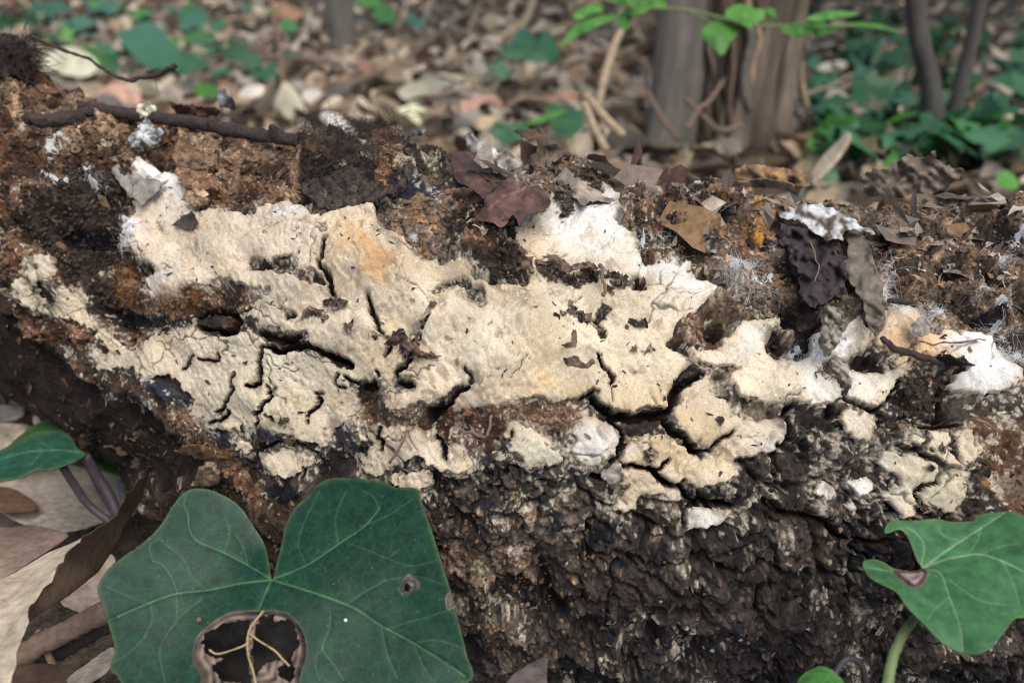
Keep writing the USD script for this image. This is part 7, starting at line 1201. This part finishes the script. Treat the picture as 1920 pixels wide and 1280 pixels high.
for k, (pts, w) in enumerate([([(1762, 300), (1752, 220), (1742, 150), (1722, 60), (1712, -60)], [.016, .013, .012, .011]), ([(1768, 300), (1785, 230), (1802, 160), (1825, 60), (1850, -60)], [.012, .010, .0085, .008])]):
    P = catmull(pts, 8); yp = tk[1]; X = np.array([EYE + ray(x, y) * ((yp - EYE[1]) / ray(x, y)[1]) for x, y in P]); X = np.vstack([X, X[-1] + (X[-1] - X[-2]) * np.linspace(2, 60, 8)[:, None]]); obj('trunk', tube(X, w, 16, .05, k), 'trunk_dark', tt)
def stick(label, pts, r, m, lift=.02, depth=None, cat_='stick', seed=0, knob=.08):
    P = catmull(pts, 8)
    X = np.array([ground_at(x, y, lift) for x, y in P]) if depth is None else at(P[:, 0], P[:, 1], np.interp(np.linspace(0, 1, len(P)), np.linspace(0, 1, len(np.atleast_1d(depth))), np.atleast_1d(depth)))
    return tag(obj('stick', tube(X, r, 9, knob, seed), m), label, cat_)
stick('pale cane rising from the crest to the green shoot, left of the stump', [(1122, 200), (1130, 160), (1138, 130), (1152, 85), (1165, 60)], [.004, .005, .005, .004], 'twig_pale', depth=[.86, .9], cat_='cane', seed=1)
stick('pale broken cane slanting down left of the stump, upper of a pair', [(1100, 180), (1120, 205), (1145, 232), (1166, 252)], .0042, 'twig_pale', depth=[.74, .70], cat_='cane', seed=2)
stick('pale broken cane, lower and steeper of the pair left of the stump', [(1096, 195), (1108, 225), (1120, 252), (1136, 280)], .0036, 'twig_pale', depth=[.72, .68], cat_='cane', seed=3)
sp, P = sheet(T('3', [(720, 1030), (725, 960), (790, 870), (860, 800), (920, 745), (940, 765), (900, 840), (840, 920), (760, 1000)]), [(1522, 346, .58), (1590, 250, .66), (1560, 300, .62), (1540, 310, .62)], step=4, th=.003, seed=4); tag(obj('split_cane', sp, 'dead_albedo', None, True, tones(P, (.44, .37, .25), .2, 30, 4, (.22, .18, .13), .5)), 'pale split cane leaning behind the crest right of the stump', 'cane')
stick('thin reddish stem standing upright at the upper left', [(505, -30), (512, 30), (522, 70), (528, 120), (532, 165)], .0035, 'dead_pink', depth=[1.5, 1.25], seed=5)
for k, (lab_, pts, r_, m_, lf) in enumerate([
    ('mossy stick across the middle litter, slanting up to the right', [(640, 165), (740, 125), (800, 80), (870, 30), (910, 0)], .007, 'twig_brown', .03), ('grey stick behind the hanging ivy leaves', [(990, 62), (1040, 52), (1075, 47), (1100, 48)], .005, 'twig_pale', .06),
    ('pale curved stick at the top edge, left of the shoot', [(975, 55), (990, 30), (1000, 0), (1000, -20)], .012, 'twig_pale', .05), ('brown stick lying from the litter to the upright grey leaf', [(560, 230), (600, 190), (650, 150), (700, 120)], .006, 'twig_brown', .02),
    ('thin stick crossing the upper left ivy', [(430, 90), (480, 105), (560, 110), (640, 120)], .004, 'twig_brown', .05), ('pinkish stick at the top left ivy', [(385, 50), (440, 35), (500, 32)], .006, 'twig_pale', .04),
    ('thin bent root on the stump foot, left strand', [(1210, 110), (1215, 170), (1240, 220), (1270, 260)], .0035, 'twig_brown', .08), ('crossing root on the stump foot', [(1285, 185), (1320, 220), (1350, 245), (1390, 235)], .0035, 'twig_brown', .09),
    ('second crossing root at the foot of the trunk', [(1360, 145), (1330, 190), (1310, 205), (1290, 240)], .003, 'twig_brown', .10), ('dry grass blade right of the stump', [(1500, 180), (1560, 160), (1600, 140), (1650, 150)], .0025, 'twig_pale', .05)]):
    stick(lab_, pts, r_, m_, lf, seed=20 + k)
for k in range(46):
    px, py = rv_.rand() * 1200, 40 + 200 * rv_.rand() ** 1.2
    if k > 30: px, py = 1520 + 390 * rv_.rand(), 60 + 220 * rv_.rand()
    g = ground_at(px, py, .022); a = rv_.rand() * 3.14; L = .04 + .09 * rv_.rand(); d = np.array([math.cos(a), math.sin(a), 0]); m3 = rv_.randn(3) * .008
    X = catmull([g - d * L, g + m3 + [0, 0, .006], g + d * L + [0, 0, .01 * rv_.randn()]], 7)
    tag(obj('twig', tube(X, np.array([1, .8, .55]) * (.0014 + .0022 * rv_.rand()), 7, .12, k), ['twig_brown', 'twig_pale', 'twig_dark', 'twig_brown'][k % 4]), f"{'short' if L < .08 else 'long'} {['brown', 'pale', 'blackish', 'brown'][k % 4]} twig lying {where_is(g)}", 'twig', 'twigs on the forest floor')
# the brushwood heap at the far right and dim trunks beyond
bh = []
for k in range(150):
    x, y = .55 + 2.6 * rv_.rand(), 2.1 + 1.0 * rv_.rand(); L = .3 + .6 * rv_.rand(); a = rv_.randn() * .5 + .5; d = np.array([math.cos(a), .3 * rv_.randn(), .45 * math.sin(a) + .15]); c = np.array([x, y, .03 + .40 * rv_.rand() * np.clip((x - .4) / .8, 0, 1)])
    bh.append(tube(np.array([c - d * L / 2, c + rv_.randn(3) * .02, c + d * L / 2]), [.008, .007, .004], 5))
tag(obj('brushwood', cat(bh), 'trunk_dark'), 'heap of dark fallen branches at the top right', 'brushwood', kind='stuff')

# unseen foliage added above the thin dark tree to shade the right background
rc = np.random.RandomState(12); lv = []; P0, F0, _ = blades[0]
for k in range(2600):
    c = np.array([1.0 + .75 * rc.randn(), 1.5 + .6 * rc.randn(), 1.15 + .9 * rc.rand() ** 1.5])
    if c[0] < .1 or c[1] < .45: continue
    lv.append((P0 * (.9 + .6 * rc.rand()) @ rotm(rc, .8).T + c, F0))
obj('crown', cat(lv), 'ivy_green', tt)
